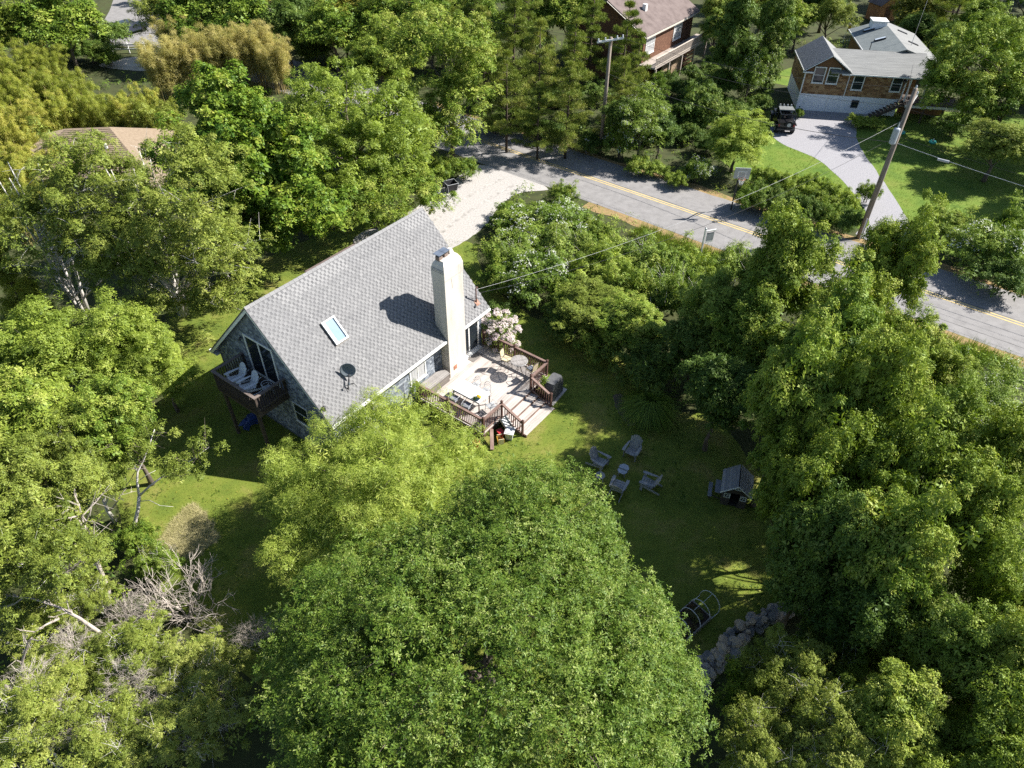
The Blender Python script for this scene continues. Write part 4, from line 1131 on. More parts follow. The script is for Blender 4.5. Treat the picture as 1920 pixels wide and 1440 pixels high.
o = q.build('wood_plank', M_RTOP); a_ = W(18.85, 14.9, .03); b_ = W(19.55, 15.48, .42); d_ = b_ - a_
o.location = a_; o.rotation_euler = (0.35, -math.atan2(d_.z, math.hypot(d_.x, d_.y)), math.atan2(d_.y, d_.x)); tag(o, 'red-brown plank leaning on the deck edge beside the crate', 'plank')
for (px, py, lb, r_) in ((893, 836, 'orange terracotta pot under the lime-green tree by the deck', .17), (878, 848, 'smaller terracotta pot at the edge of the lime-green tree', .13)):
    t = thing('flower_pot', lb, 'flower pot', G(px, py, 0), 0, 'terracotta pots near the deck')
    q = MB(); q.lathe([(r_ * .65, 0), (r_, r_ * 1.7), (r_ * 1.12, r_ * 1.7), (r_ * 1.12, r_ * 2), (r_ * .95, r_ * 2), (r_ * .9, r_ * 1.6)], 14); q.build('pot', paint('orange_terracotta', (.38, .12, .05), (.52, .2, .09), .9, 5), t, smooth=True)
    V, T = leaves(np.random.default_rng(int(px)), np.array([[0, 0, r_ * 2.3]]), np.array([r_ * 1.1]), 25, 4, .08, .04); link('foliage', np_mesh('foliage', V, 3, T, LEAF['mid']), t)

# ------------------------------------------------------------------ adirondack chairs
def adirondack(label, loc, rz, mat, group, rocker=False, cat='chair', name='adirondack_chair'):
    t = thing(name, label, cat, loc, rz, group)      # sits facing -y
    def bp(x, h): return Vector((x, .12 + h * .42, .26 + h * .91))      # on the reclined back
    for i in range(5):                                # seat slats, sloping back
        y0 = -.42 + i * .115
        z0 = .40 - (y0 + .42) * .26
        q = MB(); q.hexa([(-.27, y0, z0), (.27, y0, z0), (.27, y0 + .1, z0 - .026), (-.27, y0 + .1, z0 - .026), (-.27, y0, z0 + .02), (.27, y0, z0 + .02), (.27, y0 + .1, z0 - .006), (-.27, y0 + .1, z0 - .006)])
        q.build('seat_slat', mat, t)
    for i in range(6):                                # fanned back slats with a rounded top
        u = (i - 2.5) / 2.5
        x0, x1 = u * .21, u * .26
        top = .80 - .13 * u * u
        q = MB(); a, b = bp(x0, 0), bp(x1, top)
        n_ = Vector((0, .91, -.42)).normalized() * .018
        wv = Vector((.04, 0, 0)); wt = Vector((.047, 0, 0)); cu = Vector((0, 0, -.03 * abs(u)))
        sgn = 1 if u > 0 else -1
        q.hexa([a - wv, a + wv, a + wv + n_, a - wv + n_, b - wt + (cu if u < 0 else Vector()), b + wt + (cu if u > 0 else Vector()), b + wt + n_ + (cu if u > 0 else Vector()), b - wt + n_ + (cu if u < 0 else Vector())])
        q.build('back_slat', mat, t)
    for h in (.12, .5):
        q = MB(); q.beam(bp(-.27, h) + Vector((0, .035, 0)), bp(.27, h) + Vector((0, .035, 0)), .02, .07); q.build('back_brace', mat, t)
    for s_ in (-1, 1):
        q = MB(); q.prism([(s_ * .26, -.46), (s_ * .40, -.48), (s_ * .42, -.3), (s_ * .36, .25), (s_ * .30, .30), (s_ * .28, .2)], .56, .585); q.build('armrest', mat, t)
        q = MB(); q.bx(s_ * .31 - .015, s_ * .31 + .015, -.40, -.28, .0 if not rocker else .08, .56); q.build('front_leg', mat, t)
        q = MB(); q.hexa([(s_ * .285 - .014, -.44, .28), (s_ * .285 + .014, -.44, .28), (s_ * .285 + .014, .55, .0), (s_ * .285 - .014, .55, .0), (s_ * .285 - .014, -.44, .39), (s_ * .285 + .014, -.44, .39), (s_ * .285 + .014, .55, .1), (s_ * .285 - .014, .55, .1)]) ; q.build('back_leg', mat, t)
        if rocker:
            q = MB(); q.tube([(s_ * .34, -.55, .08), (s_ * .34, -.25, .0), (s_ * .34, .1, -.02), (s_ * .34, .45, .05), (s_ * .34, .75, .2)], .024, 6); q.build('rocker', mat, t)
    return t
M_ADI = paint('grey_weathered_teak', (0.19, 0.20, 0.21), (0.34, 0.35, 0.36), .9, 6, 8, .3, stretch=(1, 1, .4))
M_ADW = paint('white_chair_paint', (0.55, 0.57, 0.6), (0.7, 0.72, 0.74), .6, 3)
cen = Vector((5.35, 22.45, 0))
gl_ = 'weathered lawn chairs set in a ring'
def face(p, q): d = Vector(q) - Vector(p); return math.atan2(d.y, d.x) + PI / 2
for (px, py, lb, dr) in ((1186, 846, 'grey weathered lawn chair farthest from the big round tree, back to the hedge', -.1),
                         (1122, 866, 'grey weathered lawn chair nearest the deck steps', -.1),
                         (1219, 908, 'grey weathered lawn chair nearest the playhouse', .1)):
    p = G(px, py, .25); p.z = 0
    adirondack(lb, p, face(p, cen) + dr, M_ADI, gl_)
p = G(1158, 916, .3); p.z = 0
adirondack('grey weathered lawn chair closest to the big round tree, seen from behind', p, face(p, cen) - .15, M_ADI, gl_)
for (s, t, lb) in ((12.62, 25.55, 'white rocking adirondack chair in the far corner of the balcony'), (12.6, 24.62, 'white rocking adirondack chair in the middle of the balcony')):
    adirondack(lb, W(s, t, bz + .03), HROT - PI / 2 - .15, M_ADW, 'white rocking chairs on the balcony', True, 'rocking chair', 'rocking_chair')
# small round metal chair on the balcony
rcb = thing('round_chair', 'pale round-backed metal chair by the balcony door', 'chair', W(12.95, 23.75, bz + .001), HROT)
q = MB(); q.tube([(.24 * math.cos(a), .24 * math.sin(a), .72) for a in np.linspace(-.6, PI + .6, 16)], .018, 6, False); q.build('back_rail', M_TUBE, rcb)
q = MB(); q.tube([(.23 * math.cos(a), .23 * math.sin(a), .58) for a in np.linspace(-.6, PI + .6, 16)], .014, 6, False); q.build('arm_rail', M_TUBE, rcb)
q = MB(); q.lathe([(.21, .43), (.22, .45), (.2, .46)], 16); q.build('seat', M_TUBE, rcb)
for a in (.6, 2.5, 3.9, 5.5):
    q = MB(); q.tube([(.2 * math.cos(a), .2 * math.sin(a), .72 if a < 3 else .44), (.23 * math.cos(a), .23 * math.sin(a), 0)], .014, 5); q.build('leg', M_TUBE, rcb)
# blue tarp and posts under the balcony
q = MB(); rng = np.random.default_rng(9)
n_ = 9; vs = [(i * .11, j * .07, .3 + .12 * math.sin(i * .9) * math.cos(j * .8) - .05 * abs(i - 4) + rng.normal() * .015) for i in range(n_) for j in range(n_)]
q._add(vs, [(i * n_ + j, (i + 1) * n_ + j, (i + 1) * n_ + j + 1, i * n_ + j + 1) for i in range(n_ - 1) for j in range(n_ - 1)])
o = q.build('tarpaulin', paint('blue_tarp', (.015, .035, .14), (.03, .06, .22), .5, 4), loc=None); o.location = W(12.3, 25.6, 0); o.rotation_euler = (0, 0, HROT)
so_ = o.modifiers.new('thickness', 'SOLIDIFY'); so_.thickness = 0.3; so_.offset = -1
tag(o, 'blue tarpaulin heap in the shade under the balcony', 'tarpaulin')

# side tables on the lawn
t = thing('side_table', 'round grey slatted side table near the big round tree', 'table', G(1124, 903, 0), 0)
for i in range(5):
    x = -.18 + i * .09; xa, xb = x - .04, x + .04
    ya = math.sqrt(max(.004, .235 ** 2 - xa * xa)); yb = math.sqrt(max(.004, .235 ** 2 - xb * xb))
    q = MB(); q.prism([(xa, -ya), (xb, -yb), (xb, yb), (xa, ya)], .45, .472); q.build('top_slat', M_ADI, t)
q = MB(); q.beam((-.2, 0, .435), (.2, 0, .435), .05, .025); q.build('batten', M_ADI, t)
for a in (.8, 2.3, 3.9, 5.5):
    q = MB(); q.beam((.14 * math.cos(a), .14 * math.sin(a), .44), (.2 * math.cos(a), .2 * math.sin(a), 0), .035, .035); q.build('leg', M_ADI, t)
t = thing('low_table', 'low two-piece blue-grey table in the middle of the lawn chairs', 'table', G(1167, 889, 0), -.5)
M_LT = paint('blue_grey_tabletop', (0.26, 0.30, 0.36), (0.4, 0.44, 0.5), .6, 5)
q = MB(); q.prism([(-.24, .02), (.22, .02), (.25, .16), (.12, .34), (-.1, .36), (-.25, .2)], .33, .36); q.build('top_half', M_LT, t)
q = MB(); q.prism([(-.24, -.02), (-.23, -.16), (-.1, -.28), (.14, -.27), (.24, -.12), (.22, -.02)], .31, .34); q.build('top_half', M_LT, t)
for x, y in ((-.15, .2), (.15, .2), (-.13, -.15), (.13, -.15)):
    q = MB(); q.beam((x, y, .32), (x * 1.2, y * 1.1, 0), .04, .04); q.build('leg', M_ADI, t)

# ------------------------------------------------------------------ playhouse
php = G(1372, 950, 0)
ph = thing('playhouse', 'small wooden playhouse with gable roof and attached bench in the shade', 'playhouse', php, -.30)
M_PHW = paint('dark_playhouse_wood', (0.035, 0.03, 0.027), (0.08, 0.07, 0.06), .9, 5)
M_PHR = paint('grey_plank', (0.16, 0.175, 0.2), (0.27, 0.285, 0.31), .9, 5, 8, .3, stretch=(4, 1, 1), rnd=.3)
M_PHT = paint('pale_playhouse_trim', (0.42, 0.46, 0.46), (0.58, 0.62, 0.6), .7, 3)
q = MB(); q.bx(-.55, .55, 1.08, 1.12, 0, 1.02); q.bx(-.55, -.51, .0, 1.08, 0, 1.02); q.bx(.51, .55, 0, 1.08, 0, 1.02)
q.bx(-.51, -.2, 0, .04, 0, 1.02); q.bx(.2, .51, 0, .04, 0, 1.02); q.bx(-.2, .2, 0, .04, .92, 1.02)
q.loft([(-.55, .0, 1.02), (.55, .0, 1.02), (0, .0, 1.5)], [(-.55, .04, 1.02), (.55, .04, 1.02), (0, .04, 1.5)]); q.loft([(-.55, 1.08, 1.02), (.55, 1.08, 1.02), (0, 1.08, 1.5)], [(-.55, 1.12, 1.02), (.55, 1.12, 1.02), (0, 1.12, 1.5)])
q.build('wall', M_PHW, ph)
q = MB(); q.bx(-.51, .51, .04, 1.08, 0, .03); q.build('floor', M_PHW, ph)
for sg in (-1, 1):
    for i in range(5):
        u0, u1 = i / 5 + .006, (i + 1) / 5 - .004
        f = lambda u_, h: (sg * (.02 + u_ * .68), 1.56 - u_ * .58 + h)
        a, b = f(u0, .0), f(u1, .0)
        q = MB(); q.hexa([(a[0], -.14, a[1]), (b[0], -.14, b[1]), (b[0], 1.26, b[1]), (a[0], 1.26, a[1]), (a[0], -.14, a[1] + .028), (b[0], -.14, b[1] + .028), (b[0], 1.26, b[1] + .028), (a[0], 1.26, a[1] + .028)])
        q.build('roof_plank', M_PHR, ph)
q = MB(); q.beam((0, -.16, 1.56), (-.7, -.16, .97), .03, .06, up=(0, 1, 0)); q.beam((0, -.16, 1.56), (.7, -.16, .97), .03, .06, up=(0, 1, 0)); q.beam((-.14, -.15, 1.36), (.14, -.15, 1.36), .03, .05); q.beam((0, -.15, 1.5), (0, -.15, 1.36), .03, .05, up=(0, 1, 0)); q.build('gable_trim', M_PHT, ph)
for x in (-.36, .36):
    q = MB(); q.bx(x - .14, x - .1, -.03, -.002, .55, .85); q.bx(x + .1, x + .14, -.03, -.002, .55, .85); q.bx(x - .1, x + .1, -.03, -.002, .81, .85); q.bx(x - .1, x + .1, -.03, -.002, .55, .59); q.bx(x - .01, x + .01, -.02, -.002, .59, .81); q.bx(x - .1, x + .1, -.02, -.002, .69, .71)
    w_ = q.build('window', M_PHT, ph)
    q = MB(); q.bx(x - .1, x + .1, -.006, -.001, .59, .81); q.build('pane', M_GLASS, w_)
q = MB(); q.bx(-.9, -.62, .2, 1.0, .48, .505); q.build('side_counter', M_PHR, ph)
q = MB(); q.bx(-1.18, -1.0, .05, .95, .27, .295); q.build('bench_plank', M_PHR, ph)
q = MB(); q.beam((-1.1, .2, .25), (-.55, .2, .1), .04, .04); q.beam((-1.1, .8, .25), (-.55, .8, .1), .04, .04); q.beam((-1.09, .2, .27), (-1.09, .2, 0), .05, .05); q.beam((-1.09, .8, .27), (-1.09, .8, 0), .05, .05); q.beam((-.8, .3, .48), (-.55, .3, .2), .03, .03); q.beam((-.8, .9, .48), (-.55, .9, .2), .03, .03); q.build('bench_frame', M_PHW, ph)

# ------------------------------------------------------------------ hooped vegetable bed
hA, hB = G(1309, 1113, 0), G(1349, 1154, 0)
gA, gB = G(1258, 1158, 0), G(1296, 1203, 0)
mid0 = (hA + hB) / 2; mid1 = (gA + gB) / 2
ax_ = (mid1 - mid0); ln_ = ax_.length + .2; ang = math.atan2(ax_.y, ax_.x)
wd = (hA - hB).length * .82
bed = thing('hooped_bed', 'vegetable bed with white hoops beside the big round tree', 'vegetable bed', mid0, ang)
M_HOOP = paint('white_plastic_pipe', (.55, .58, .62), (.68, .7, .74), .4, 2)
def soilbed(x0, x1):
    q = MB(); q.bx(x0, x1, -wd / 2 + .04, wd / 2 - .04, .0, .2); return q
soilbed(.55, ln_).build('soil', paint('dark_soil', (.025, .018, .013), (.07, .05, .038), 1, 8, bump=.7), bed)
q = MB(); q.bx(.5, ln_ + .05, -wd / 2 - .01, -wd / 2 + .035, 0, .25); q.build('side_board', M_BOXW, bed)
q = MB(); q.bx(.5, ln_ + .05, wd / 2 - .035, wd / 2 + .01, 0, .25); q.build('side_board', M_BOXW, bed)
q = MB(); q.bx(.5, .545, -wd / 2 + .036, wd / 2 - .036, 0, .25); q.build('end_board', M_BOXW, bed)
nh = 4
for i in range(nh):
    x = i * (ln_ / (nh - .8))
    q = MB(); q.tube([(x, wd / 2 * math.cos(a), .02 + .78 * math.sin(a) ** .8) for a in np.linspace(0, PI, 17)], .014, 6, False); q.build('hoop', M_HOOP, bed)
q = MB(); q.tube([(0, -wd / 2, .03), (ln_, -wd / 2, .27)], .012, 5); q.tube([(0, wd / 2, .03), (ln_, wd / 2, .27)], .012, 5); q.tube([(0, 0, .80), (ln_ * .6, 0, .8)], .009, 5); q.build('base_pipe', M_HOOP, bed)
rng = np.random.default_rng(77)
cc = np.array([[rng.uniform(.7, ln_ - .1), rng.uniform(-wd / 2 + .15, wd / 2 - .15), .28] for _ in range(26)])
V, T = leaves(rng, cc, np.full(26, .14), 12, 4, .12, .05, tint=.35, tv=(.25, .1, .1)); 
link('seedlings', np_mesh('seedlings', V, 3, T, leaf('seedling', [(0, (.08, .03, .02)), (.5, (.09, .08, .03)), (1, (.12, .16, .03))])), bed)

# ------------------------------------------------------------------ dry stone wall
wl = [(7.0, 12.1), (7.9, 13.1), (8.6, 13.8), (9.6, 14.65), (10.6, 15.1), (11.7, 15.5), (12.6, 15.9)]
sw = thing('stone_wall', 'tumbled dry stone wall between the big round tree and the woods', 'wall', (wl[2][0], wl[2][1], 0))
M_ST = paint('granite_fieldstone', (0.14, 0.14, 0.145), (0.30, 0.29, 0.285), .95, 4, 10, .5, 14, c=(.42, .34, .25), rnd=.6)
stones = []
rng = np.random.default_rng(21)
for k in range(6):
    bm = bmesh.new(); bmesh.ops.create_icosphere(bm, subdivisions=2, radius=1)
    ks = rng.normal(size=(4, 3)) * 1.5; ph4 = rng.uniform(0, 6, 4)
    for v in bm.verts:
        d = v.co.normalized(); n_ = sum(math.sin(Vector(ks[i]).dot(d) + ph4[i]) for i in range(4)) * .1
        c_ = Vector((max(-.82, min(.82, d.x)), max(-.82, min(.82, d.y)), max(-.7, min(.7, d.z))))
        v.co = c_ * (1 + n_)
    me = bpy.data.meshes.new('stone'); bm.to_mesh(me); bm.free(); me.materials.append(M_ST); stones.append(me)
def wall_at(f):
    q = f * (len(wl) - 1); i = min(len(wl) - 2, int(q)); u_ = q - i
    a, b = Vector((*wl[i], 0)), Vector((*wl[i + 1], 0))
    d = (b - a).normalized(); return a.lerp(b, u_), Vector((-d.y, d.x, 0))
for i in range(200):
    f = rng.random(); p, n_ = wall_at(f)
    lvl = rng.choice([0, 0, 0, 1, 1])
    off = rng.uniform(-.32, .32) * (1 - .28 * lvl)
    r_ = rng.choice([.10, .12, .15, .18, .22, .27]) * (1 - .08 * lvl)
    pos = p + n_ * off + Vector((0, 0, .10 + lvl * .2 + rng.uniform(-.04, .04))) - sw.location
    m_ = Matrix.Translation(pos) @ Matrix.Rotation(rng.uniform(0, 6.28), 4, 'Z') @ Matrix.Rotation(rng.normal() * .25, 4, 'X') @ Matrix.Diagonal((r_ * rng.uniform(.9, 1.4), r_, r_ * rng.uniform(.65, .9), 1))
    link('stone', stones[int(rng.integers(6))], sw, mat4=m_)
# ------------------------------------------------------------------ neighbour house across the road
NO = Vector((27.514, 69.95, 0)); NR = math.radians(-8.49)
M_CED = paint('new_cedar_shingle', (0.17, 0.09, 0.042), (0.30, 0.175, 0.085), .9, 3, 10, .3, 20, c=(0.38, 0.25, 0.13), stretch=(1.2, 1, 3), use_tint=True)
M_BASE = paint('white_board', (0.66, 0.68, 0.72), (0.8, 0.82, 0.85), .7, 2)
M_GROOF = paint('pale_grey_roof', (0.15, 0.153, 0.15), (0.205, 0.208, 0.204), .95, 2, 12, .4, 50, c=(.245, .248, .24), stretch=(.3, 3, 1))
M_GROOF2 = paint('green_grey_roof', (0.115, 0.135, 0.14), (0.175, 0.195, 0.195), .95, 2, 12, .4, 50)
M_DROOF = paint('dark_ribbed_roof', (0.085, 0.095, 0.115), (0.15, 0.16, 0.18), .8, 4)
n1 = thing('cedar_house', 'brown cedar house with pale grey roof and white basement wall across the road', 'house', NO, NR)
def slab(q, a, b, c, d, th):
    n = (Vector(b) - Vector(a)).cross(Vector(d) - Vector(a)).normalized()
    if n.z < 0: n = -n
    q.loft([Vector(x) - n * th for x in (a, b, c, d)], [Vector(x) for x in (a, b, c, d)]); return q
q = MB(); q.bx(0, 9.25, 0.05, 6.4, 1.6, 3.72); q.loft([(0, .05, 3.72), (3.85, .05, 3.72), (1.92, .05, 5.12)], [(0, 5, 3.72), (3.85, 5, 3.72), (1.92, 5, 5.12)]); q.bx(6.6, 12.4, 6.4, 12.8, 0, 4.0)
q.loft([(9.25, 3.0, 3.7), (9.25, .05, 3.7), (9.25, 3.0, 4.7)], [(9.1, 3.0, 3.7), (9.1, .05, 3.7), (9.1, 3.0, 4.7)])
q.loft([(6.6, 12.8, 4), (12.4, 12.8, 4), (9.4, 12.8, 5.1)], [(6.6, 12.6, 4), (12.4, 12.6, 4), (9.4, 12.6, 5.1)])
n1w = q.build('wall', M_CED, n1)
def cedar_rows(o, ux, un, w, z0, z1, hol):
    mb = MB(); mb.use_tint = True; z = z0
    while z < z1:
        x = -.2 * rh.random()
        while x < w:
            s_ = rh.uniform(.25, .5); a, b = max(0, x), min(w, x + s_ - .01); x += s_
            if b - a < .05 or any(h[0] < (a + b) / 2 < h[1] and h[2] < z + .1 < h[3] for h in hol): continue
            t = .018
            mb.hexa([o + ux * u_ + un * d_ + Z * c_ for u_, d_, c_ in ((a, .001, z), (b, .001, z), (b, t, z), (a, t, z), (a, .001, min(z1, z + .2)), (b, .001, min(z1, z + .2)), (b, .006, min(z1, z + .2)), (a, .006, min(z1, z + .2)))], rh.gauss(.45, .2))
        z += .19
    return mb
cedar_rows(Vector((0, .05, 0)), X, -Y, 9.25, 1.62, 3.6, [(.6, 1.85, 2.6, 4.2), (1.95, 3.1, 2.6, 4.2), (4.4, 5.6, 2.2, 3.8), (7.9, 9.0, 2.2, 3.9)]).build('front_shingles', M_CED, n1w, kind='stuff')
cedar_rows(Vector((0, 6.4, 0)), -Y, -X, 6.3, 1.62, 3.6, []).build('side_shingles', M_CED, n1w, kind='stuff')
q = MB(); q.bx(.02, 9.2, .06, 6.38, 0, 1.597); q.build('basement_wall', M_BASE, n1)
q = MB()
for i in range(62):
    if abs(i * .148 + .07 - 5.3) < .45: continue
    q.bx(.02 + i * .148, .02 + i * .148 + .14, .045, .06, 0.02, 1.58)
q.build('basement_board', M_BASE, n1, kind='stuff')
r = MB()
slab(r, (-.3, -.5, 3.9), (1.92, -.5, 5.36), (1.92, 5.6, 5.36), (-.3, 5.6, 3.9), .14)
rb_ = r.build('ribbed_roof', M_DROOF, n1)
q = MB()
for i in range(30):
    y = -.45 + i * .205
    q.beam((-.3, y, 3.915), (1.92, y, 5.375), .06, .05)
q.build('roof_rib', paint('rib_grey', (.2, .21, .23), (.3, .31, .33), .8, 4), rb_, kind='stuff')
r = MB(); slab(r, (1.925, -.5, 5.365), (4.05, -.5, 3.95), (4.05, 5.6, 3.95), (1.925, 5.6, 5.365), .14); r.build('gable_roof', M_GROOF, n1)
r = MB(); slab(r, (2.2, -.45, 3.83), (11.2, -.45, 3.83), (11.2, 3.1, 4.97), (2.2, 3.1, 4.97), .14); slab(r, (2.2, 3.11, 4.975), (11.2, 3.11, 4.975), (11.2, 6.9, 3.8), (2.2, 6.9, 3.8), .14); mr = r.build('main_roof', M_GROOF, n1)
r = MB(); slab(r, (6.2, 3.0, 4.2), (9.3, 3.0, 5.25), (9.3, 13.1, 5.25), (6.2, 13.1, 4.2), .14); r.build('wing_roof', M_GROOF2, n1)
r = MB(); slab(r, (9.302, 3.0, 5.25), (12.9, 3.0, 4.1), (12.9, 13.1, 4.1), (9.302, 13.1, 5.25), .14); r.build('wing_roof', M_GROOF, n1, label='paler slope of the rear wing roof')  # this wing slope takes the paler grey, the other one green-grey
for x, y in ((7.6, 11.0), (7.9, 7.4)):
    z = 4.2 + (x - 6.2) * .339
    q = MB(); q.hexa([(x - .5, y - .18, z - .14), (x + .5, y - .18, z + .19), (x + .5, y + .18, z + .19), (x - .5, y + .18, z - .14), (x - .5, y - .18, z + .0), (x + .5, y - .18, z + .33), (x + .5, y + .18, z + .33), (x - .5, y + .18, z + .0)])
    k = q.build('roof_skylight', M_BLACK, n1)
    q = MB(); q.hexa([(x - .46, y - .15, z + .02), (x + .46, y - .15, z + .32), (x + .46, y + .15, z + .32), (x - .46, y + .15, z + .02), (x - .46, y - .15, z + .035), (x + .46, y - .15, z + .335), (x + .46, y + .15, z + .335), (x - .46, y + .15, z + .035)])
    q.build('pane', paint('bright_pane', (.4, .45, .5), (.55, .6, .64), .1, 2, spec=.8), k)
for x, y in ((10.9, 10.8), (11.1, 7.2)):
    z = 5.25 - (x - 9.3) * .32
    q = MB(); q.hexa([(x - .5, y - .16, z + .1), (x + .5, y - .16, z - .22), (x + .5, y + .16, z - .22), (x - .5, y + .16, z + .1), (x - .5, y - .16, z + .24), (x + .5, y - .16, z - .08), (x + .5, y + .16, z - .08), (x - .5, y + .16, z + .24)])
    q.build('roof_skylight', M_BLACK, n1)
q = MB()
q.beam((-.3, -.51, 3.85), (1.92, -.51, 5.31), .04, .16, up=(0, 1, 0)); q.beam((1.92, -.511, 5.31), (4.05, -.511, 3.9), .04, .16, up=(0, 1, 0))
q.bx(-.35, .6, -.55, -.3, 3.66, 3.76); q.bx(3.2, 4.1, -.55, -.3, 3.66, 3.76)
q.bx(4.06, 11.2, -.53, -.455, 3.68, 3.80); q.beam((-.33, -.5, 3.84), (-.33, 5.6, 3.84), .05, .12); q.beam((6.17, 3.2, 4.13), (6.17, 13.1, 4.13), .05, .12)
q.build('white_trim', M_TRIM, n1)
q = MB(); q.bx(-.06, .05, -.02, .06, 0, 3.68); q.build('corner_trim', M_TRIM, n1)
q = MB(); q.bx(4.02, 4.09, -.04, .03, 1.6, 3.7); q.build('downpipe', M_TRIM, n1)
q = MB(); q.bx(9.19, 9.3, -.02, .06, 1.6, 3.66); q.build('corner_trim', M_TRIM, n1)
wall_y = .03
for (x, z, w_, h_) in ((.82, 2.72, .9, 1.32), (2.1, 2.72, .9, 1.32), (4.55, 2.3, .85, 1.3), (8.05, 2.36, .8, 1.3)):
    add_window('window', n1, (0, 0, 0), Vector((x, wall_y, z)), X, -Y, w_, h_, 1, 2, fr=.09, mid=.04)
add_window('window', n1, (0, 0, 0), Vector((5.0, .04, .6)), X, -Y, .6, .65, 1, 1, fr=.03, sill=False, mat=M_BLACK)
q = MB(); q.bx(2.7, 2.75, .03, .05, .02, 1.5); q.bx(.5, .53, .03, .045, .02, 1.55); q.build('barn_door_edge', M_TRIM, n1)
q = MB(); q.lathe([(.05, 0), (.2, .08), (.22, .2), (.1, .25)], 10, (9.0, -.2, 3.2)); q.tube([(9.0, -.2, 3.4), (9.0, -.2, 3.7)], .01, 4); q.build('hanging_basket', M_DARK, n1)
# porch deck on the right with steps
q = MB(); q.bx(9.35, 14.6, -1.4, 1.6, 1.45, 1.6)
for x in (9.5, 11.2, 12.9, 14.5):
    q.bx(x - .06, x + .06, -1.36, -1.24, 0, 1.45)
pd = q.build('porch_deck', M_DARK, n1)
q = MB(); q.bx(9.6, 14.6, -1.4, -1.3, 2.45, 2.5); q.bx(9.6, 14.6, -1.38, -1.33, 1.7, 1.75)
for i in range(34): q.bx(9.62 + i * .148, 9.65 + i * .148, -1.375, -1.345, 1.6, 2.45)
q.build('porch_railing', M_DARK, pd)
q = MB(); q.bx(9.35, 14.6, -1.43, -1.402, 1.4, 1.62); q.build('porch_fascia', M_TRIM, pd)
for x in (9.5, 11.0):
    q = MB(); q.bx(x - .06, x + .06, -.4, -.28, 1.6, 3.66); q.build('porch_post', M_TRIM, pd)
q = MB()
for k in range(9): q.bx(9.3 - .28 * k - .28, 9.3 - .28 * k, -.95, -.02, 1.55 - .175 * k - .04, 1.55 - .175 * k)
q.beam((9.3, -.97, 1.5), (6.8, -.97, .0), .05, .25); q.build('porch_steps', M_DARK, pd)
q = MB(); q.bx(9.7, 14, 1.0, 1.1, 0, 1.4); q.build('under_wall', M_CED, n1)
q = MB(); q.tube([(10.5, 5.9, 4.3), (10.5, 5.9, 5.9)], .025, 5); q.tube([(10.5, 5.9, 5.9), (10.5, 5.9, 9.2)], .012, 4); q.build('roof_antenna', paint('antenna_grey', (.4, .4, .4), (.5, .5, .5), .5, 3), n1)
q = MB(); q.tube([(6.4, 4.6, 4.6), (6.4, 4.6, 5.2)], .04, 6); q.box((6.9, 4.3, 4.6), (.5, .3, .08)); q.build('vent_pipe', M_BLACK, n1)
q = MB(); q.bx(7.8, 9.2, 10.9, 12.2, 4.85, 5.55) ; sh_ = q.build('roof_chimney_box', M_BASE, n1)
q = MB(); q.bx(7.7, 9.3, 10.8, 12.3, 5.55, 5.66); q.build('box_cap', M_TRIM, sh_)

# ------------------------------------------------------------------ red-brown house beyond the pines
n2 = thing('redwood_house', 'red-brown shingled house with wide brown roof and long deck', 'house', (12.9, 75.2, 0), math.radians(54.2))
M_RED = paint('red_brown_shingle', (0.065, 0.03, 0.018), (0.13, 0.06, 0.035), .9, 3, 10, .4, 16, c=(.21, .11, .065), stretch=(2, 2, 4))
M_BROOF = paint('brown_roof', (0.105, 0.08, 0.074), (0.145, 0.113, 0.105), .95, 1.6, 12, .4, 50, c=(.17, .135, .125))
q = MB(); q.bx(.3, 11.6, .4, 9.2, 0, 4.85); q.loft([(.3, .4, 4.85), (.3, 9.2, 4.85), (.3, 4.8, 7.3)], [(.5, .4, 4.85), (.5, 9.2, 4.85), (.5, 4.8, 7.3)]); q.loft([(11.4, .4, 4.85), (11.4, 9.2, 4.85), (11.4, 4.8, 7.3)], [(11.6, .4, 4.85), (11.6, 9.2, 4.85), (11.6, 4.8, 7.3)])
q.build('wall', M_RED, n2)
r = MB(); slab(r, (0, 0, 5), (12.3, 0, 5), (12.3, 4.8, 7.6), (0, 4.8, 7.6), .16); slab(r, (0, 4.81, 7.605), (12.3, 4.81, 7.605), (12.3, 9.6, 5), (0, 9.6, 5), .16); r.build('roof', M_BROOF, n2)
q = MB(); q.bx(0, 12.3, -.06, -.012, 4.8, 4.96); q.beam((-.03, 0, 4.88), (-.03, 4.8, 7.48), .04, .2, up=(1, 0, 0)); q.build('fascia', paint('cream_fascia', (.5, .45, .38), (.6, .56, .5), .7, 3), n2)
for x in (.9, 7.1):
    add_window('window', n2, (0, 0, 0), Vector((x, .4, 3.1)), X, -Y, 1.7, 1.5, 2, 2, pane=M_CURT, fr=.1)
q = MB(); q.bx(-.3, 13.2, -1.5, .38, 2.25, 2.4)
for i in range(5): q.bx(.2 + i * 3.0, .36 + i * 3.0, -1.4, -1.24, 0, 2.25)
d2 = q.build('long_deck', paint('pale_deck_wood', (.26, .22, .19), (.4, .35, .31), .9, 4), n2)
q = MB(); q.bx(-.3, 13.2, -1.55, -1.42, 3.28, 3.33); q.bx(-.3, 13.2, -1.5, -1.46, 2.5, 2.56)
o = q.build('handrail', paint('pale_rail_wood', (.42, .36, .3), (.56, .5, .43), .9, 4), d2)  # rail in a paler tone than the deck wood
q = MB()
for i in range(88): q.bx(-.25 + i * .153, -.25 + i * .153 + .06, -1.49, -1.455, 2.4, 3.28)
q.build('baluster', paint('pale_deck_wood', (.26, .22, .19)), d2, kind='stuff')
q = MB()
for i in range(22): q.bx(3.2 + i * .2, 3.2 + i * .2 + .19, -.6, -.57, 0, 2.2)
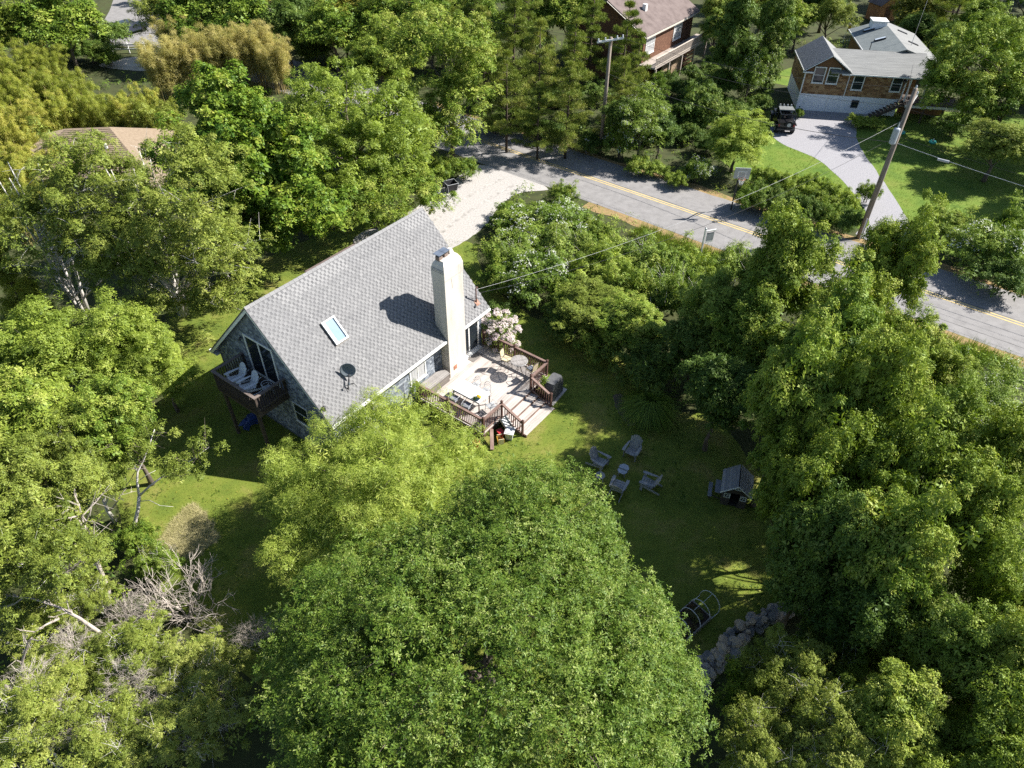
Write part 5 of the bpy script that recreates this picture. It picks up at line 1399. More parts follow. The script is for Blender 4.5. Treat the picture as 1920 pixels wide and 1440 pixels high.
q.build('vertical_board', paint('tan_board', (.2, .14, .09), (.32, .24, .16), .9, 4, stretch=(3, 1, 1)), n2, kind='stuff')
for i in range(5):
    q = MB(); q.bx(8.4, 10.6, -.75, -.6, .3 + i * .38, .42 + i * .38); q.build('stacked_board', paint('red_stack', (.38, .14, .07), (.55, .28, .18), .9, 4), n2)
q = MB(); q.bx(3.6, 4.0, 2.3, 2.7, 6.1, 6.9); q.build('roof_vent_box', M_TRIM, n2)
# tan hip roof cottage on the left behind the birches
tc_ = G(205, 270, 3.0)
n3 = thing('tan_cottage', 'low cottage with tan hipped roof behind the birches', 'house', (tc_.x, tc_.y - 1.0, 0), math.radians(8))
q = MB(); q.bx(-5.4, 3.6, -3.6, 3.6, 0, 2.7); q.build('wall', paint('tan_wall', (.22, .17, .12), (.32, .26, .2), .9, 3), n3)
M_TANR = paint('tan_roof_shingle', (0.155, 0.115, 0.08), (0.215, 0.165, 0.115), .95, 2, 12, .5, 40, c=(.26, .205, .15), stretch=(.5, 6, 6))
q = MB(); q._add([(-6.0, -4.2, 2.7), (4.2, -4.2, 2.7), (4.2, 4.2, 2.7), (-6.0, 4.2, 2.7), (-2.0, 0, 4.7), (1.0, 0, 4.7), (-6.0, -4.2, 2.55), (4.2, -4.2, 2.55), (4.2, 4.2, 2.55), (-6.0, 4.2, 2.55)],
    [(0, 1, 5, 4), (1, 2, 5), (2, 3, 4, 5), (3, 0, 4), (9, 8, 7, 6), (6, 7, 1, 0), (7, 8, 2, 1), (8, 9, 3, 2), (9, 6, 0, 3)])
rf3 = q.build('roof', M_TANR, n3)
q = MB()
for k in range(1, 25):
    f = k / 25
    for (a, b, c, d) in (((-6.0, -4.2), (4.2, -4.2), (-2.0, 0), (1.0, 0)), ((-6.0, -4.2), (-6.0, 4.2), (-2.0, 0), (-2.0, 0))):
        p = Vector((a[0] + (c[0] - a[0]) * f, a[1] + (c[1] - a[1]) * f, 2.705 + 2 * f)); e = Vector((b[0] + (d[0] - b[0]) * f, b[1] + (d[1] - b[1]) * f, 2.705 + 2 * f))
        if (e - p).length > .2: q.beam(p, e, .08, .025)
q.build('shingle_courses', M_TANR, rf3, kind='stuff')
q = MB(); q.tube([(1.0, -1.8, 3.6), (1.0, -1.8, 4.2)], .12, 8); q.build('roof_vent', M_TRIM, n3)
gfr = thing('trellis_frame', 'pale blue metal trellis frame among the birches beside the tan cottage', 'frame', G(62, 372, 0), .5)
q = MB()
for i in range(5): q.tube([(-1.4 + i * .7, 0, 0), (-1.4 + i * .7, 0, 1.9)], .03, 5)
for z in (.5, 1.2, 1.88): q.tube([(-1.4, 0, z), (1.4, 0, z)], .025, 5)
q.build('bar', paint('pale_blue_metal', (.3, .36, .42), (.42, .48, .54), .5, 3), gfr)
q = MB(); q.box((.7, -.05, 1.5), (.45, .03, .45)); q.build('yellow_panel', paint('yellow_panel', (.5, .33, .03), (.6, .42, .06), .6, 3), gfr)
# sheds and yard far right
shp = G(1648, 36, 0)
fs = thing('orange_shed', 'small orange wooden shed behind the cedar house', 'shed', shp, .35)
M_OR = paint('orange_wood', (.33, .14, .06), (.47, .23, .11), .85, 4)
q = MB(); q.bx(-1.4, 1.4, -1.1, 1.1, 0, 2.0); q.loft([(-1.4, -1.1, 2), (1.4, -1.1, 2), (0, -1.1, 2.9)], [(-1.4, 1.1, 2), (1.4, 1.1, 2), (0, 1.1, 2.9)]); q.build('wall', M_OR, fs)
r = MB(); slab(r, (-1.6, -1.3, 1.95), (0, -1.3, 3.02), (0, 1.3, 3.02), (-1.6, 1.3, 1.95), .06); slab(r, (0.005, -1.3, 3.02), (1.6, -1.3, 1.95), (1.6, 1.3, 1.95), (.005, 1.3, 3.02), .06); r.build('roof', M_BROOF, fs)
q = MB(); q.bx(-.45, .45, -1.13, -1.102, .05, 1.8); q.build('door', M_RED, fs)
gl2 = G(1582, 80, 0)
goal = thing('goal_frame', 'white tubular goal frame with yellow flag on the back lawn', 'goal', gl2, .2)
q = MB(); q.tube([(-.2, 0, 0), (0, 0, 2.2), (1.9, -.1, 1.4), (1.9, .9, 0), (-.2, .5, 0)], .035, 6); q.build('frame', M_TRIM, goal)
q = MB(); q.box((.15, -.02, 1.6), (.4, .02, .7)); q.build('flag', paint('yellow_flag', (.6, .38, .02), (.7, .48, .06), .7, 3), goal)
tl = thing('tan_shade_sail', 'tan canopy on thin poles at the top edge beyond the orange shed', 'canopy', G(1672, 22, 0), .3)
q = MB(); q.hexa([(-1.6, -.6, 2.7), (1.6, -.6, 3.2), (1.6, .8, 3.6), (-1.6, .8, 3.1), (-1.6, -.6, 2.76), (1.6, -.6, 3.26), (1.6, .8, 3.66), (-1.6, .8, 3.16)]); q.build('canopy', paint('tan_canvas', (.4, .22, .09), (.5, .3, .14), .9, 3), tl)
for x, y, z in ((-1.55, -.55, 2.7), (1.55, -.55, 3.2), (1.55, .75, 3.6), (-1.55, .75, 3.1)):
    q = MB(); q.tube([(x, y, 0), (x, y, z)], .03, 5); q.build('pole', M_TRIM, tl)
fh = G(1790, 8, 0)
n4 = thing('far_house', 'brown house mostly hidden by dark trees at the top right', 'house', (fh.x, fh.y + 2, 0), .2)
q = MB(); q.bx(-4, 5, -3, 3, 0, 3); q.build('wall', M_RED, n4)
r = MB(); slab(r, (-4.5, -3.4, 2.9), (5.5, -3.4, 2.9), (5.5, 0, 4.8), (-4.5, 0, 4.8), .1); slab(r, (-4.5, .005, 4.8), (5.5, .005, 4.8), (5.5, 3.4, 2.9), (-4.5, 3.4, 2.9), .1); r.build('roof', M_BROOF, n4)

# ------------------------------------------------------------------ jeep
jp = G(1468, 247, 0)
jeep = thing('parked_jeep', 'black open off-road car with roof lights parked on the grey gravel drive', 'car', jp + Vector((.1, 1.1, 0)), math.radians(-6))
M_JB = paint('black_car_paint', (.006, .006, .007), (.012, .012, .014), .35, 2, spec=.4)
M_TOP = paint('faded_soft_top', (.10, .11, .11), (.17, .18, .175), .8, 3)
M_TY = paint('tyre_rubber', (.012, .012, .012), (.025, .025, .025), .9, 6)
q = MB(); q.loft([(-.75, -1.8, .5), (.75, -1.8, .5), (.75, .7, .5), (-.75, .7, .5)], [(-.76, -1.8, 1.1), (.76, -1.8, 1.1), (.76, .7, 1.1), (-.76, .7, 1.1)]); q.loft([(-.7, .7, .55), (.7, .7, .55), (.62, 1.9, .55), (-.62, 1.9, .55)], [(-.68, .7, 1.12), (.68, .7, 1.12), (.58, 1.88, 1.06), (-.58, 1.88, 1.06)]); q.build('body', M_JB, jeep)
for x in (-.8, .8):
    q = MB(); q.loft([(x - .14, .85, .82), (x + .14, .85, .82), (x + .14, 1.75, .82), (x - .14, 1.75, .82)], [(x - .13, 1.0, .92), (x + .13, 1.0, .92), (x + .13, 1.65, .92), (x - .13, 1.65, .92)]); q.build('fender', M_JB, jeep)
    q = MB(); q.bx(x - .13, x + .13, -1.7, -.9, .83, .9); q.build('fender', M_JB, jeep)
for x in (-.74, .74):
    for y in (-1.3, 1.3):
        q = MB(); q.tube([(x - .12, y, .37), (x + .12, y, .37)], .37, 18); w_ = q.build('wheel', M_TY, jeep)
        q = MB(); q.tube([(x - .125, y, .37), (x + .125, y, .37)], .2, 12); q.build('rim', M_TUBE, w_)
q = MB()
for x in (-.68, .68):
    q.tube([(x, -1.75, 1.1), (x, -1.7, 1.78), (x * .96, .1, 1.82), (x, .68, 1.1)], .04, 6); q.tube([(x, -.6, 1.1), (x * .98, -.6, 1.8)], .04, 6)
q.tube([(-.66, -1.7, 1.78), (.66, -1.7, 1.78)], .04, 6); q.build('roll_cage', M_JB, jeep)
q = MB(); q.loft([(-.7, -.75, 1.8), (.7, -.75, 1.8), (.66, .2, 1.82), (-.66, .2, 1.82)], [(-.68, -.72, 1.88), (.68, -.72, 1.88), (.62, .18, 1.9), (-.62, .18, 1.9)]); q.build('roof_panel', M_TOP, jeep)
for i in range(4):
    q = MB(); x = -.5 + i * .33; q.tube([(x, .16, 1.98), (x, .26, 1.98)], .075, 10); q.tube([(x, .2, 1.88), (x, .2, 1.94)], .015, 5); q.build('roof_light', M_TUBE, jeep)
q = MB(); q.hexa([(-.62, .62, 1.12), (.62, .62, 1.12), (.62, .66, 1.12), (-.62, .66, 1.12), (-.58, .2, 1.8), (.58, .2, 1.8), (.58, .24, 1.8), (-.58, .24, 1.8)]); q.build('windscreen', M_GLASS, jeep)
q = MB(); q.tube([(.15, -1.84, .98), (.15, -2.04, .98)], .36, 18); sp_ = q.build('spare_wheel', M_TY, jeep)
q = MB(); q.tube([(.15, -1.9, .98), (.15, -2.055, .98)], .18, 12); q.build('rim', M_TUBE, sp_)
q = MB(); q.bx(-.8, .8, -1.95, -1.82, .45, .6); q.build('bumper', M_BLACK, jeep)
for x in (-.66, .66):
    q = MB(); q.bx(x - .06, x + .06, -1.83, -1.79, .75, .95); q.build('tail_light', paint('red_lens', (.25, .01, .01), (.35, .02, .02), .2, 2), jeep)
for x in (-.35, .35):
    q = MB(); q.bx(x - .24, x + .24, -.6, -.1, .85, 1.1); q.loft([(x - .22, -.68, 1.0), (x + .22, -.68, 1.0), (x + .22, -.55, 1.0), (x - .22, -.55, 1.0)], [(x - .18, -.78, 1.6), (x + .18, -.78, 1.6), (x + .18, -.68, 1.6), (x - .18, -.68, 1.6)]); q.build('seat', M_BLACK, jeep)
# dark car upper left
cp = G(246, 62, 0)
car = thing('parked_car', 'dark blue car half hidden by shrubs on the upper left side road', 'car', cp, -.5)
M_CB = paint('navy_car_paint', (.015, .02, .035), (.03, .035, .055), .25, 2, spec=.6)
q = MB(); q.loft([(-.85, -2.1, .35), (.85, -2.1, .35), (.85, 2.1, .35), (-.85, 2.1, .35)], [(-.83, -2.05, .9), (.83, -2.05, .9), (.8, 2.0, .8), (-.8, 2.0, .8)]); q.loft([(-.78, -1.9, .9), (.78, -1.9, .9), (.76, .9, .86), (-.76, .9, .86)], [(-.62, -1.5, 1.42), (.62, -1.5, 1.42), (.6, .2, 1.44), (-.6, .2, 1.44)]); q.build('body', M_CB, car)
q = MB(); q.hexa([(-.64, .3, 1.39), (.64, .3, 1.39), (.7, .84, .92), (-.7, .84, .92), (-.63, .32, 1.41), (.63, .32, 1.41), (.7, .88, .93), (-.7, .88, .93)]); q.build('windscreen', M_GLASS, car)
for x in (-.78, .78):
    for y in (-1.3, 1.3):
        q = MB(); q.tube([(x - .1, y, .32), (x + .1, y, .32)], .32, 14); q.build('wheel', M_TY, car)

# ------------------------------------------------------------------ poles and wires
M_POLE = paint('weathered_pole', (.16, .125, .10), (.29, .245, .205), .95, 4, 10, .3, stretch=(3, 3, .3))
p1 = G(1610, 446, 0); p1t = 10.56
pole = thing('utility_pole', 'tall wooden utility pole with grey transformer at the roadside hedge', 'utility pole', p1, math.radians(52))
q = MB(); q.tube([(0, 0, -.3), (0, 0, 5), (0, 0, p1t)], [.2, .175, .135], 12); q.build('post', M_POLE, pole, smooth=True)
M_TRF = paint('grey_transformer', (.33, .36, .4), (.45, .48, .52), .45, 2)
q = MB(); q.lathe([(.17, 0), (.21, .04), (.21, .95), (.18, 1.02), (.06, 1.06)], 16, (-.34, .12, 7.1)); tr_ = q.build('transformer', M_TRF, pole, smooth=False)
q = MB(); q.tube([(-.34, .12, 8.15), (-.34, .12, 8.5)], [.05, .035], 8); q.box((-.15, .05, 7.9), (.2, .1, .08)); q.box((-.15, .05, 7.3), (.2, .1, .08)); q.build('bushing', M_TRF, tr_)
q = MB(); q.beam((.06, -.02, 9.55), (.65, -.1, 10.0), .09, .1); q.beam((.06, .0, 9.0), (.55, -.07, 9.75), .05, .05); q.build('bracket_arm', M_TRIM, pole)
for i, (x, y, z) in enumerate(((0, 0, p1t), (.6, -.09, 10.05), (.25, .12, 9.3))):
    q = MB(); q.lathe([(.03, 0), (.06, .05), (.04, .1), (.065, .14), (.03, .2)], 8, (x, y, z)); q.build('insulator', M_TRF, pole)
q = MB(); q.tube([(.15, -.12, 0.1), (.145, -.1, 6), (.13, -.06, 9)], .02, 5); q.build('conduit', M_TUBE, pole)
q = MB(); q.beam((-.32, -.16, 0), (-.24, -.13, 1.7), .07, .015); q.build('guy_guard', M_TRIM, pole)
p2 = G(1125, 285, 0); p2t = 9.35
pole2 = thing('utility_pole', 'wooden utility pole with white crossarm among the pines', 'utility pole', p2, math.radians(10))
q = MB(); q.tube([(0, 0, -.3), (0, 0, 5), (0, 0, p2t)], [.18, .16, .125], 12); q.build('post', M_POLE, pole2, smooth=True)
q = MB(); q.beam((-1.15, -.14, p2t - .3), (1.0, -.14, p2t - .05), .1, .13); q.build('crossarm', paint('white_crossarm', (.55, .55, .55), (.72, .72, .72), .7, 3), pole2)  # crossarm in plain white
for x in (-1.05, -.5, .45, .9):
    q = MB(); q.lathe([(.03, 0), (.07, .06), (.05, .12), (.07, .16), (.03, .22)], 8, (x, -.14, p2t - .12 + (x * .115))); q.build('insulator', M_TRF, pole2)
M_WIRE = paint('black_cable', (.02, .02, .02), (.04, .04, .04), .6, 3)
M_WIREL = paint('bright_cable', (.45, .45, .45), (.62, .62, .62), .5, 3)
def wire(a, b, sag, r, mat, label, group='overhead wires'):
    a, b = Vector(a), Vector(b)
    pts = [a.lerp(b, i / 24) - Z * sag * 4 * (i / 24) * (1 - i / 24) for i in range(25)]
    mid = pts[12]
    q = MB(); q.tube([p - a for p in pts], r, 5)
    o = q.build('power_line', mat, loc=a)
    return tag(o, label, 'power line', group)
mt = W(24.33, 20.34, 4.4)
wire(p1 + Vector((0, 0, 8.6)), mt, 1.0, .007, M_WIREL, 'bright service cable from the roadside pole to the grey roof mast')
wire(p1 + Vector((0, 0, 7.6)), mt + Vector((.1, .1, -.3)), 1.3, .010, M_WIRE, 'thin dark phone line running to the grey roof below the bright cable')
wire(p1 + Vector((-.1, 0, 10.6)), p2 + Vector((.9, 0, 9.3)), .7, .011, M_WIRE, 'topmost wire between the two roadside poles')
wire(p1 + Vector((0, .1, 9.4)), p2 + Vector((-.6, 0, 9.0)), .8, .011, M_WIRE, 'second wire between the two roadside poles')
wire(p1 + Vector((0, 0, 7.1)), p2 + Vector((0, 0, 6.6)), .8, .018, M_WIRE, 'lowest thick cable between the two roadside poles')
wire(p1 + Vector((0, 0, 7.1)), p1 + RD * 36 + Vector((0, 0, 7.0)), .9, .018, M_WIREL, 'pale thick cable from the transformer pole past the right edge')
wire(p1 + Vector((0, 0, 7.5)), p1 + RD * 36 + Vector((0, 0, 8.0)), .8, .010, M_WIRE, 'thin dark wire above the pale cable at the right edge')
wire(p1 + Vector((0, 0, 9.3)), p1 + RD * 36 + Vector((0, .6, 9.7)), .8, .010, M_WIRE, 'upper wire from the transformer pole past the right edge')
wire(p1 + Vector((0, 0, 9.0)), NO + Vector((9.0, -1.6, 4.9)), .4, .013, M_WIRE, 'service wire from the transformer pole to the cedar house roof')
wire(p2 + Vector((-.9, 0, 9.2)), p2 - RD * 40 + Vector((0, 0, 9.3)), .8, .011, M_WIRE, 'wire leaving the pine-side pole to the left')
bx_ = p1 + RD * 3.1 + Vector((0, 0, 6.75))
q = MB(); q.tube([(-.28, .2, 0), (.28, -.2, 0)], .09, 8); o = q.build('splice_box', M_TUBE); o.location = bx_; tag(o, 'grey splice box hanging on the pale cable right of the transformer pole', 'cable box')

# sign, hoop, mailbox
sgp = G(1314, 475, 0)
sg = thing('sign_post', 'white yard-arm sign post with small grey board by the road', 'sign', sgp, math.radians(20))
q = MB(); q.bx(-.05, .05, -.05, .05, 0, 1.95); q.loft([(-.06, -.06, 1.95), (.06, -.06, 1.95), (.06, .06, 1.95), (-.06, .06, 1.95)], [(-.01, -.01, 2.03), (.01, -.01, 2.03), (.01, .01, 2.03), (-.01, .01, 2.03)]); q.build('post', M_TRIM, sg)
q = MB(); q.bx(.05, .85, -.04, .04, 1.68, 1.76); q.build('arm', M_TRIM, sg)
q = MB(); q.bx(.16, .74, -.015, .015, .95, 1.55); q.build('board', paint('grey_sign_board', (.22, .24, .26), (.32, .34, .36), .5, 3), sg)
q = MB(); q.bx(.2, .22, -.006, .006, 1.55, 1.68); q.bx(.68, .7, -.006, .006, 1.55, 1.68); q.build('hanger', M_BLACK, sg)
q = MB(); q.bx(.16, .74, -.013, .013, .80, .93); q.build('rider_board', M_TRIM, sg)
bbp = G(1392, 324, 3.35); 
hoop = thing('basketball_hoop', 'basketball hoop with grey backboard standing in the roadside hedge', 'basketball hoop', (bbp.x, bbp.y, 0), math.radians(-4))
q = MB(); q.tube([(0, .75, 0), (0, .75, 2.4), (0, .1, 3.2)], .055, 8); q.tube([(0, .75, 2.0), (0, .1, 2.9)], .03, 6); q.build('pole', M_BLACK, hoop)
q = MB(); q.bx(-.56, .56, 0, .035, 2.9, 3.72); q.build('backboard', paint('smoky_acrylic', (.34, .36, .35), (.44, .46, .45), .2, 2, spec=.6), hoop)
q = MB()
for a in ((-.3, .3, 2.98, 3.05), (-.3, .3, 3.40, 3.47)): q.bx(a[0], a[1], -.008, -.001, a[2], a[3])
for x in (-.3, .23): q.bx(x, x + .07, -.008, -.001, 3.0501, 3.3999)
for a in ((-.56, .56, 2.9, 2.93), (-.56, .56, 3.69, 3.72)): q.bx(a[0], a[1], -.006, -.001, a[2], a[3])
q.build('target_square', M_TRIM, hoop)
q = MB(); q.tube([(.23 * math.cos(a), -.27 + .23 * math.sin(a), 3.0) for a in np.linspace(0, 2 * PI, 19)], .014, 6, False); q.build('rim', paint('orange_rim', (.45, .1, .03), (.55, .15, .05), .5, 3), hoop)
q = MB()
for k in range(10):
    a = 2 * PI * k / 10
    for sg_ in (-1, 1):
        q.tube([(.225 * math.cos(a), -.27 + .225 * math.sin(a), 3.0), (.17 * math.cos(a + sg_ * .31), -.27 + .17 * math.sin(a + sg_ * .31), 2.8), (.11 * math.cos(a), -.27 + .11 * math.sin(a), 2.58)], .013, 4, False)
q.build('net', M_TRIM, hoop)
mp_ = G(1099, 288, 0)
mb_ = thing('mailbox', 'small white mailbox on a post under the pines by the road', 'mailbox', mp_, math.radians(35))
q = MB(); q.bx(-.04, .04, -.04, .04, 0, 1.05); q.build('post', M_BOXW, mb_)
q = MB(); q.prism([(-.13, 0), (.13, 0), (.13, .14), (.09, .22), (-.09, .22), (-.13, .14)], -.25, .25)
v_ = [(x, z, y + 1.05) for x, y, z in q.v]; q.v = v_; q.build('box', M_WHITE, mb_)
# driveway corner: fence panels, wire basket seat, wire rings
def panel_fence(p, rz, lb, n_=8, h=1.0):
    t = thing('fence_panel', lb, 'fence', p, rz, 'weathered fence panels beside the shell driveway')
    q = MB(); q.bx(0, .14, -.011, .011, .05, h); m_ = q.mesh('board', M_BOXS)
    for i in range(n_): link('board', m_, t, loc=(i * .148, 0, 0))
    q = MB(); q.bx(0, n_ * .148, .012, .05, .2, .28); q.bx(0, n_ * .148, .012, .05, h - .2, h - .12); q.bx(0, n_ * .148, -.03, .012, h + .001, h + .03); q.build('rail', M_BOXW, t)
    q = MB(); q.bx(-.1, 0, -.05, .05, 0, h + .15); q.build('post', M_TRIM, t)
pa = G(803, 354, 0); pb_ = G(836, 336, 0)
an = math.atan2(pb_.y - pa.y, pb_.x - pa.x)
panel_fence(pa + (pb_ - pa) * .42, an, 'weathered grey fence panel nearest the road by the shell driveway', 9)
panel_fence(pa - (pb_ - pa) * .28, an, 'weathered grey fence panel half behind leaves by the shell driveway', 9)
cf = G(846, 358, 0)
wc = thing('wire_cage', 'open wire-framed black planter bin tipped beside the shell driveway', 'planter', cf, .5)
q = MB(); q.loft([(-.35, -.3, .1), (.35, -.3, .1), (.35, .3, .1), (-.35, .3, .1)], [(-.45, -.42, .72), (.45, -.42, .72), (.45, .42, .72), (-.45, .42, .72)]); q.v = q.v; q.f = [f for f in q.f if len(f) == 4 and f != (4, 5, 6, 7)]; q.build('liner', M_BLACK, wc)
q = MB()
for a, b in (((-.47, -.44, .74), (.47, -.44, .74)), ((.47, -.44, .74), (.47, .44, .74)), ((.47, .44, .74), (-.47, .44, .74)), ((-.47, .44, .74), (-.47, -.44, .74))): q.tube([a, b], .02, 5)
for x, y in ((-.47, -.44), (.47, -.44), (.47, .44), (-.47, .44)): q.tube([(x, y, .74), (x * .75, y * .7, 0)], .018, 5)
q.build('wire_frame', M_TUBE, wc)
for (px, py, lb) in ((834, 360, 'pale wire ring basket next to the black planter bin'), (819, 366, 'pale wire ring basket nearest the leafy tree by the driveway')):
    t = thing('wire_basket', lb, 'wire basket', G(px, py, 0), .3, 'wire baskets beside the shell driveway')
    q = MB()
    for z, r_ in ((.5, .33), (.3, .3), (.05, .24)): q.tube([(r_ * math.cos(a), r_ * math.sin(a), z) for a in np.linspace(0, 2 * PI, 19)], .013, 5, False)
    q.build('ring', M_TUBE, t)
    q = MB()
    for k in range(10):
        a = 2 * PI * k / 10; q.tube([(.33 * math.cos(a), .33 * math.sin(a), .5), (.24 * math.cos(a), .24 * math.sin(a), .05)], .009, 4)
    q.build('upright', M_TUBE, t)
# white rail fence upper left
rp = G(248, 100, 0)
wf = thing('rail_fence', 'short white two-rail fence by the sandy patch at upper left', 'fence', rp, .12)
q = MB(); q.bx(-2.2, 1.6, -.04, .04, .85, 1.0); q.build('rail', M_TRIM, wf); q = MB(); q.bx(-2.2, 1.6, -.04, .04, .4, .52); q.build('rail', M_TRIM, wf)
for x in (-2.1, -.3, 1.5):
    q = MB(); q.bx(x - .06, x + .06, .041, .16, 0, 1.15); q.build('post', M_TRIM, wf)
for (px, py, lb) in ((1690, 250, 'turquoise toy on the grass left behind the transformer pole'), (1748, 268, 'turquoise toy farther out on the shaded neighbour lawn')):
    t = thing('lawn_toy', lb, 'toy', G(px, py, 0), .4)
    q = MB(); q.lathe([(.3, 0), (.36, .1), (.3, .18), (.08, .2)], 14); q.build('disc', paint('turquoise_plastic', (.04, .3, .28), (.08, .42, .38), .4, 3), t)
    q = MB(); q.tube([(-.1, 0, .2), (0, 0, .4), (.1, 0, .2)], .03, 6); q.build('handle', M_TRIM, t)
# ------------------------------------------------------------------ trees
random.seed(8)
LB = [(0, 0, 5.2, 2.3, 2.3, 2.4), (1.3, .7, 4.6, 1.6, 1.6, 1.8), (-1.2, .9, 5.2, 1.6, 1.6, 1.7), (.2, -1.4, 4.3, 1.7, 1.6, 1.7), (-1.3, -.8, 4.0, 1.5, 1.5, 1.5)]
LB2 = [(0, .3, 5.6, 1.9, 1.9, 2.3), (1.4, -.5, 4.4, 1.6, 1.6, 1.7), (-1.3, -.4, 4.7, 1.7, 1.7, 1.9), (.3, 1.5, 4.2, 1.6, 1.5, 1.6), (-.2, -1.5, 3.8, 1.5, 1.4, 1.4), (1.1, 1.1, 5.5, 1.1, 1.1, 1.2)]
LB3 = [(0, 0, 4.8, 2.0, 2.0, 2.6), (.9, .9, 6.0, 1.3, 1.3, 1.4), (-1.4, .2, 4.4, 1.5, 1.6, 1.7), (1.5, -.7, 4.2, 1.4, 1.4, 1.5), (-.3, -1.5, 4.6, 1.4, 1.4, 1.5)]
def rl(seed, n=9):
    r_ = np.random.default_rng(seed); o = [(0, 0, 5.0, 1.6, 1.6, 2.3)]
    for i in range(n):
        a = r_.uniform(0, 6.28); d = r_.uniform(.7, 1.9); q = r_.uniform(.7, 1.35)
        o.append((d * math.cos(a), d * math.sin(a), r_.uniform(3.2, 7.0 - d * .8), q, q * r_.uniform(.8, 1.2), q * r_.uniform(.8, 1.5)))
    return o
broad('wood_a', 1, 'mid', rl(201), 230, .50, 42, 5, .15, .085, flat=.65, nl=22, rough=.22, inner=.22, tint=.55)
broad('wood_b', 2, 'cool', rl(202), 230, .49, 41, 5, .14, .075, flat=.65, nl=22, rough=.24, inner=.22, tint=.56)
broad('wood_c', 3, 'mid', rl(203), 225, .48, 41, 5, .15, .08, flat=.65, nl=22, rough=.24, inner=.22, tint=.66)
broad('wood_d', 4, 'dark', rl(204), 180, .64, 48, 5, .16, .09, nl=18, rough=.2, inner=.25, tint=.5)
broad('fine_a', 5, 'grey', LB2, 200, .48, 40, 5, .125, .06, nl=26, rough=.24, inner=.22, tint=.52, twigs=4, bark=BARK_W)
broad('fine_b', 6, 'grey', LB3, 200, .46, 40, 5, .125, .065, nl=26, rough=.26, inner=.22, tint=.58, twigs=4, bark=BARK)
broad('lime_a', 7, 'lime', LB, 170, .6, 45, 5, .17, .08, nl=18, rough=.24, inner=.22, tint=.42)
broad('wood_e', 10, 'spring', rl(205), 230, .49, 41, 5, .145, .08, flat=.65, nl=22, rough=.24, inner=.22, tint=.52)
broad('wood_f', 11, 'spring', rl(206), 225, .48, 41, 5, .15, .08, flat=.65, nl=22, rough=.26, inner=.22, tint=.44)
broad('far_a', 8, 'mid', LB, 90, .8, 34, 4, .26, .15, nl=8, rough=.25, tint=.5)
broad('far_b', 9, 'olive', LB2, 90, .8, 34, 4, .26, .13, nl=8, rough=.25, tint=.48)
LS = [(0, 0, .75, 1.3, 1.3, .8), (.6, .3, .9, .8, .8, .7), (-.5, .5, .8, .9, .8, .7), (.1, -.7, .7, .9, .7, .65)]
sk = dict(R=1.5, zc=.85, trunk_r=.04, nl=16, top=.5, stems=4, tipr=.006, low=-.2, rough=.25)
broad('shrub_a', 20, 'mid', LS, 90, .3, 30, 5, .10, .055, tint=.52, **sk)
broad('shrub_b', 21, 'cool', LS, 90, .3, 30, 5, .10, .05, tint=.55, twigs=2, bark=BARK_W, **sk)
broad('shrub_bloom', 22, 'cool', LS, 90, .3, 28, 5, .10, .055, tint=.5, bloom=.35, **sk)
broad('shrub_lime', 23, 'lime', LS, 90, .3, 30, 5, .11, .055, tint=.4, **sk)
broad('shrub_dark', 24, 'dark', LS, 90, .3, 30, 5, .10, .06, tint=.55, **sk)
LT_ = [(0, 0, 3.4, 2.3, 2.3, 2.6), (1.1, .5, 4.6, 1.5, 1.5, 1.7), (-1.0, -.6, 4.2, 1.6, 1.6, 1.7), (.2, 1.3, 3.2, 1.6, 1.4, 1.8)]
broad('thicket', 25, 'grey', LT_, 190, .42, 40, 5, .11, .055, tint=.66, twigs=8, bark=BARK_W, stems=4, trunk_r=.07, nl=40, R=3.0, zc=3.6, rough=.3, inner=.3, low=-.3)
broad('bloom_tree', 26, 'cool', LB2, 170, .6, 42, 5, .13, .07, nl=18, rough=.24, tint=.5, bloom=.45)

broad('ivy', 27, 'dark', [(0, 0, 1.8, 2.3, 2.3, 2.2), (.3, 0, 4.4, 2.4, 2.4, 2.6), (-.3, .2, 7.0, 1.9, 1.9, 2.2), (.2, -.2, 8.6, 1.1, 1.1, 1.4)], 220, .5, 40, 5, .17, .09, nl=14, rough=.24, tint=.56, flat=.7)
# pines, cedars, bamboo
def pine(key, seed, col, H=9.0, R=2.6, lev=13, L=.27, Wd=.042, low=.16, tint=.5, dens=1.0, cone=.8):
    rng = np.random.default_rng(seed); P = []; Rr = []; mb = MB()
    mb.tube([(0, 0, -.2), (.08, .05, H * .5), (0, 0, H)], [.16, .11, .03], 8)
    for l in range(lev):
        f = low + (1 - low) * l / (lev - 1)
        z = H * f; rl = R * (1 - (f - low) / (1 - low)) ** cone * rng.uniform(.8, 1.1) + .18
        nb = int(6 * (1 - .4 * f))
        for b in range(nb):
            a = rng.uniform(0, 6.28); rr = rl * rng.uniform(.7, 1.1)
            e = Vector((math.cos(a) * rr, math.sin(a) * rr, z + rr * .18))
            mb.tube([(0, 0, z - .1), Vector((e.x * .5, e.y * .5, z)), e], [.035, .022, .008], 4, False)
            for k in range(3):
                g = (.45, .75, 1.0)[k]
                P.append((e.x * g + rng.normal() * .1, e.y * g + rng.normal() * .1, z + (e.z - z) * g + .05)); Rr.append(.30 + .22 * (1 - f) * rng.uniform(.7, 1.2))
    V, T = leaves(rng, np.array(P), np.array(Rr), int(24 * dens), 6, L, Wd, flat=.55, up=.9, spread=(25, 70), droop=.05, tint=tint, tv=(.13, .1, .08))
    proto(key, np_mesh('crown', V, 3, T, LEAF[col]), mb.mesh('trunk', BARK_D, True), R, H * .55)
pine('pine_a', 31, 'pine', tint=.58, dens=1.1)
pine('pine_b', 32, 'pine', H=8.2, R=2.9, lev=11, tint=.66, low=.25, cone=.65, dens=1.1)
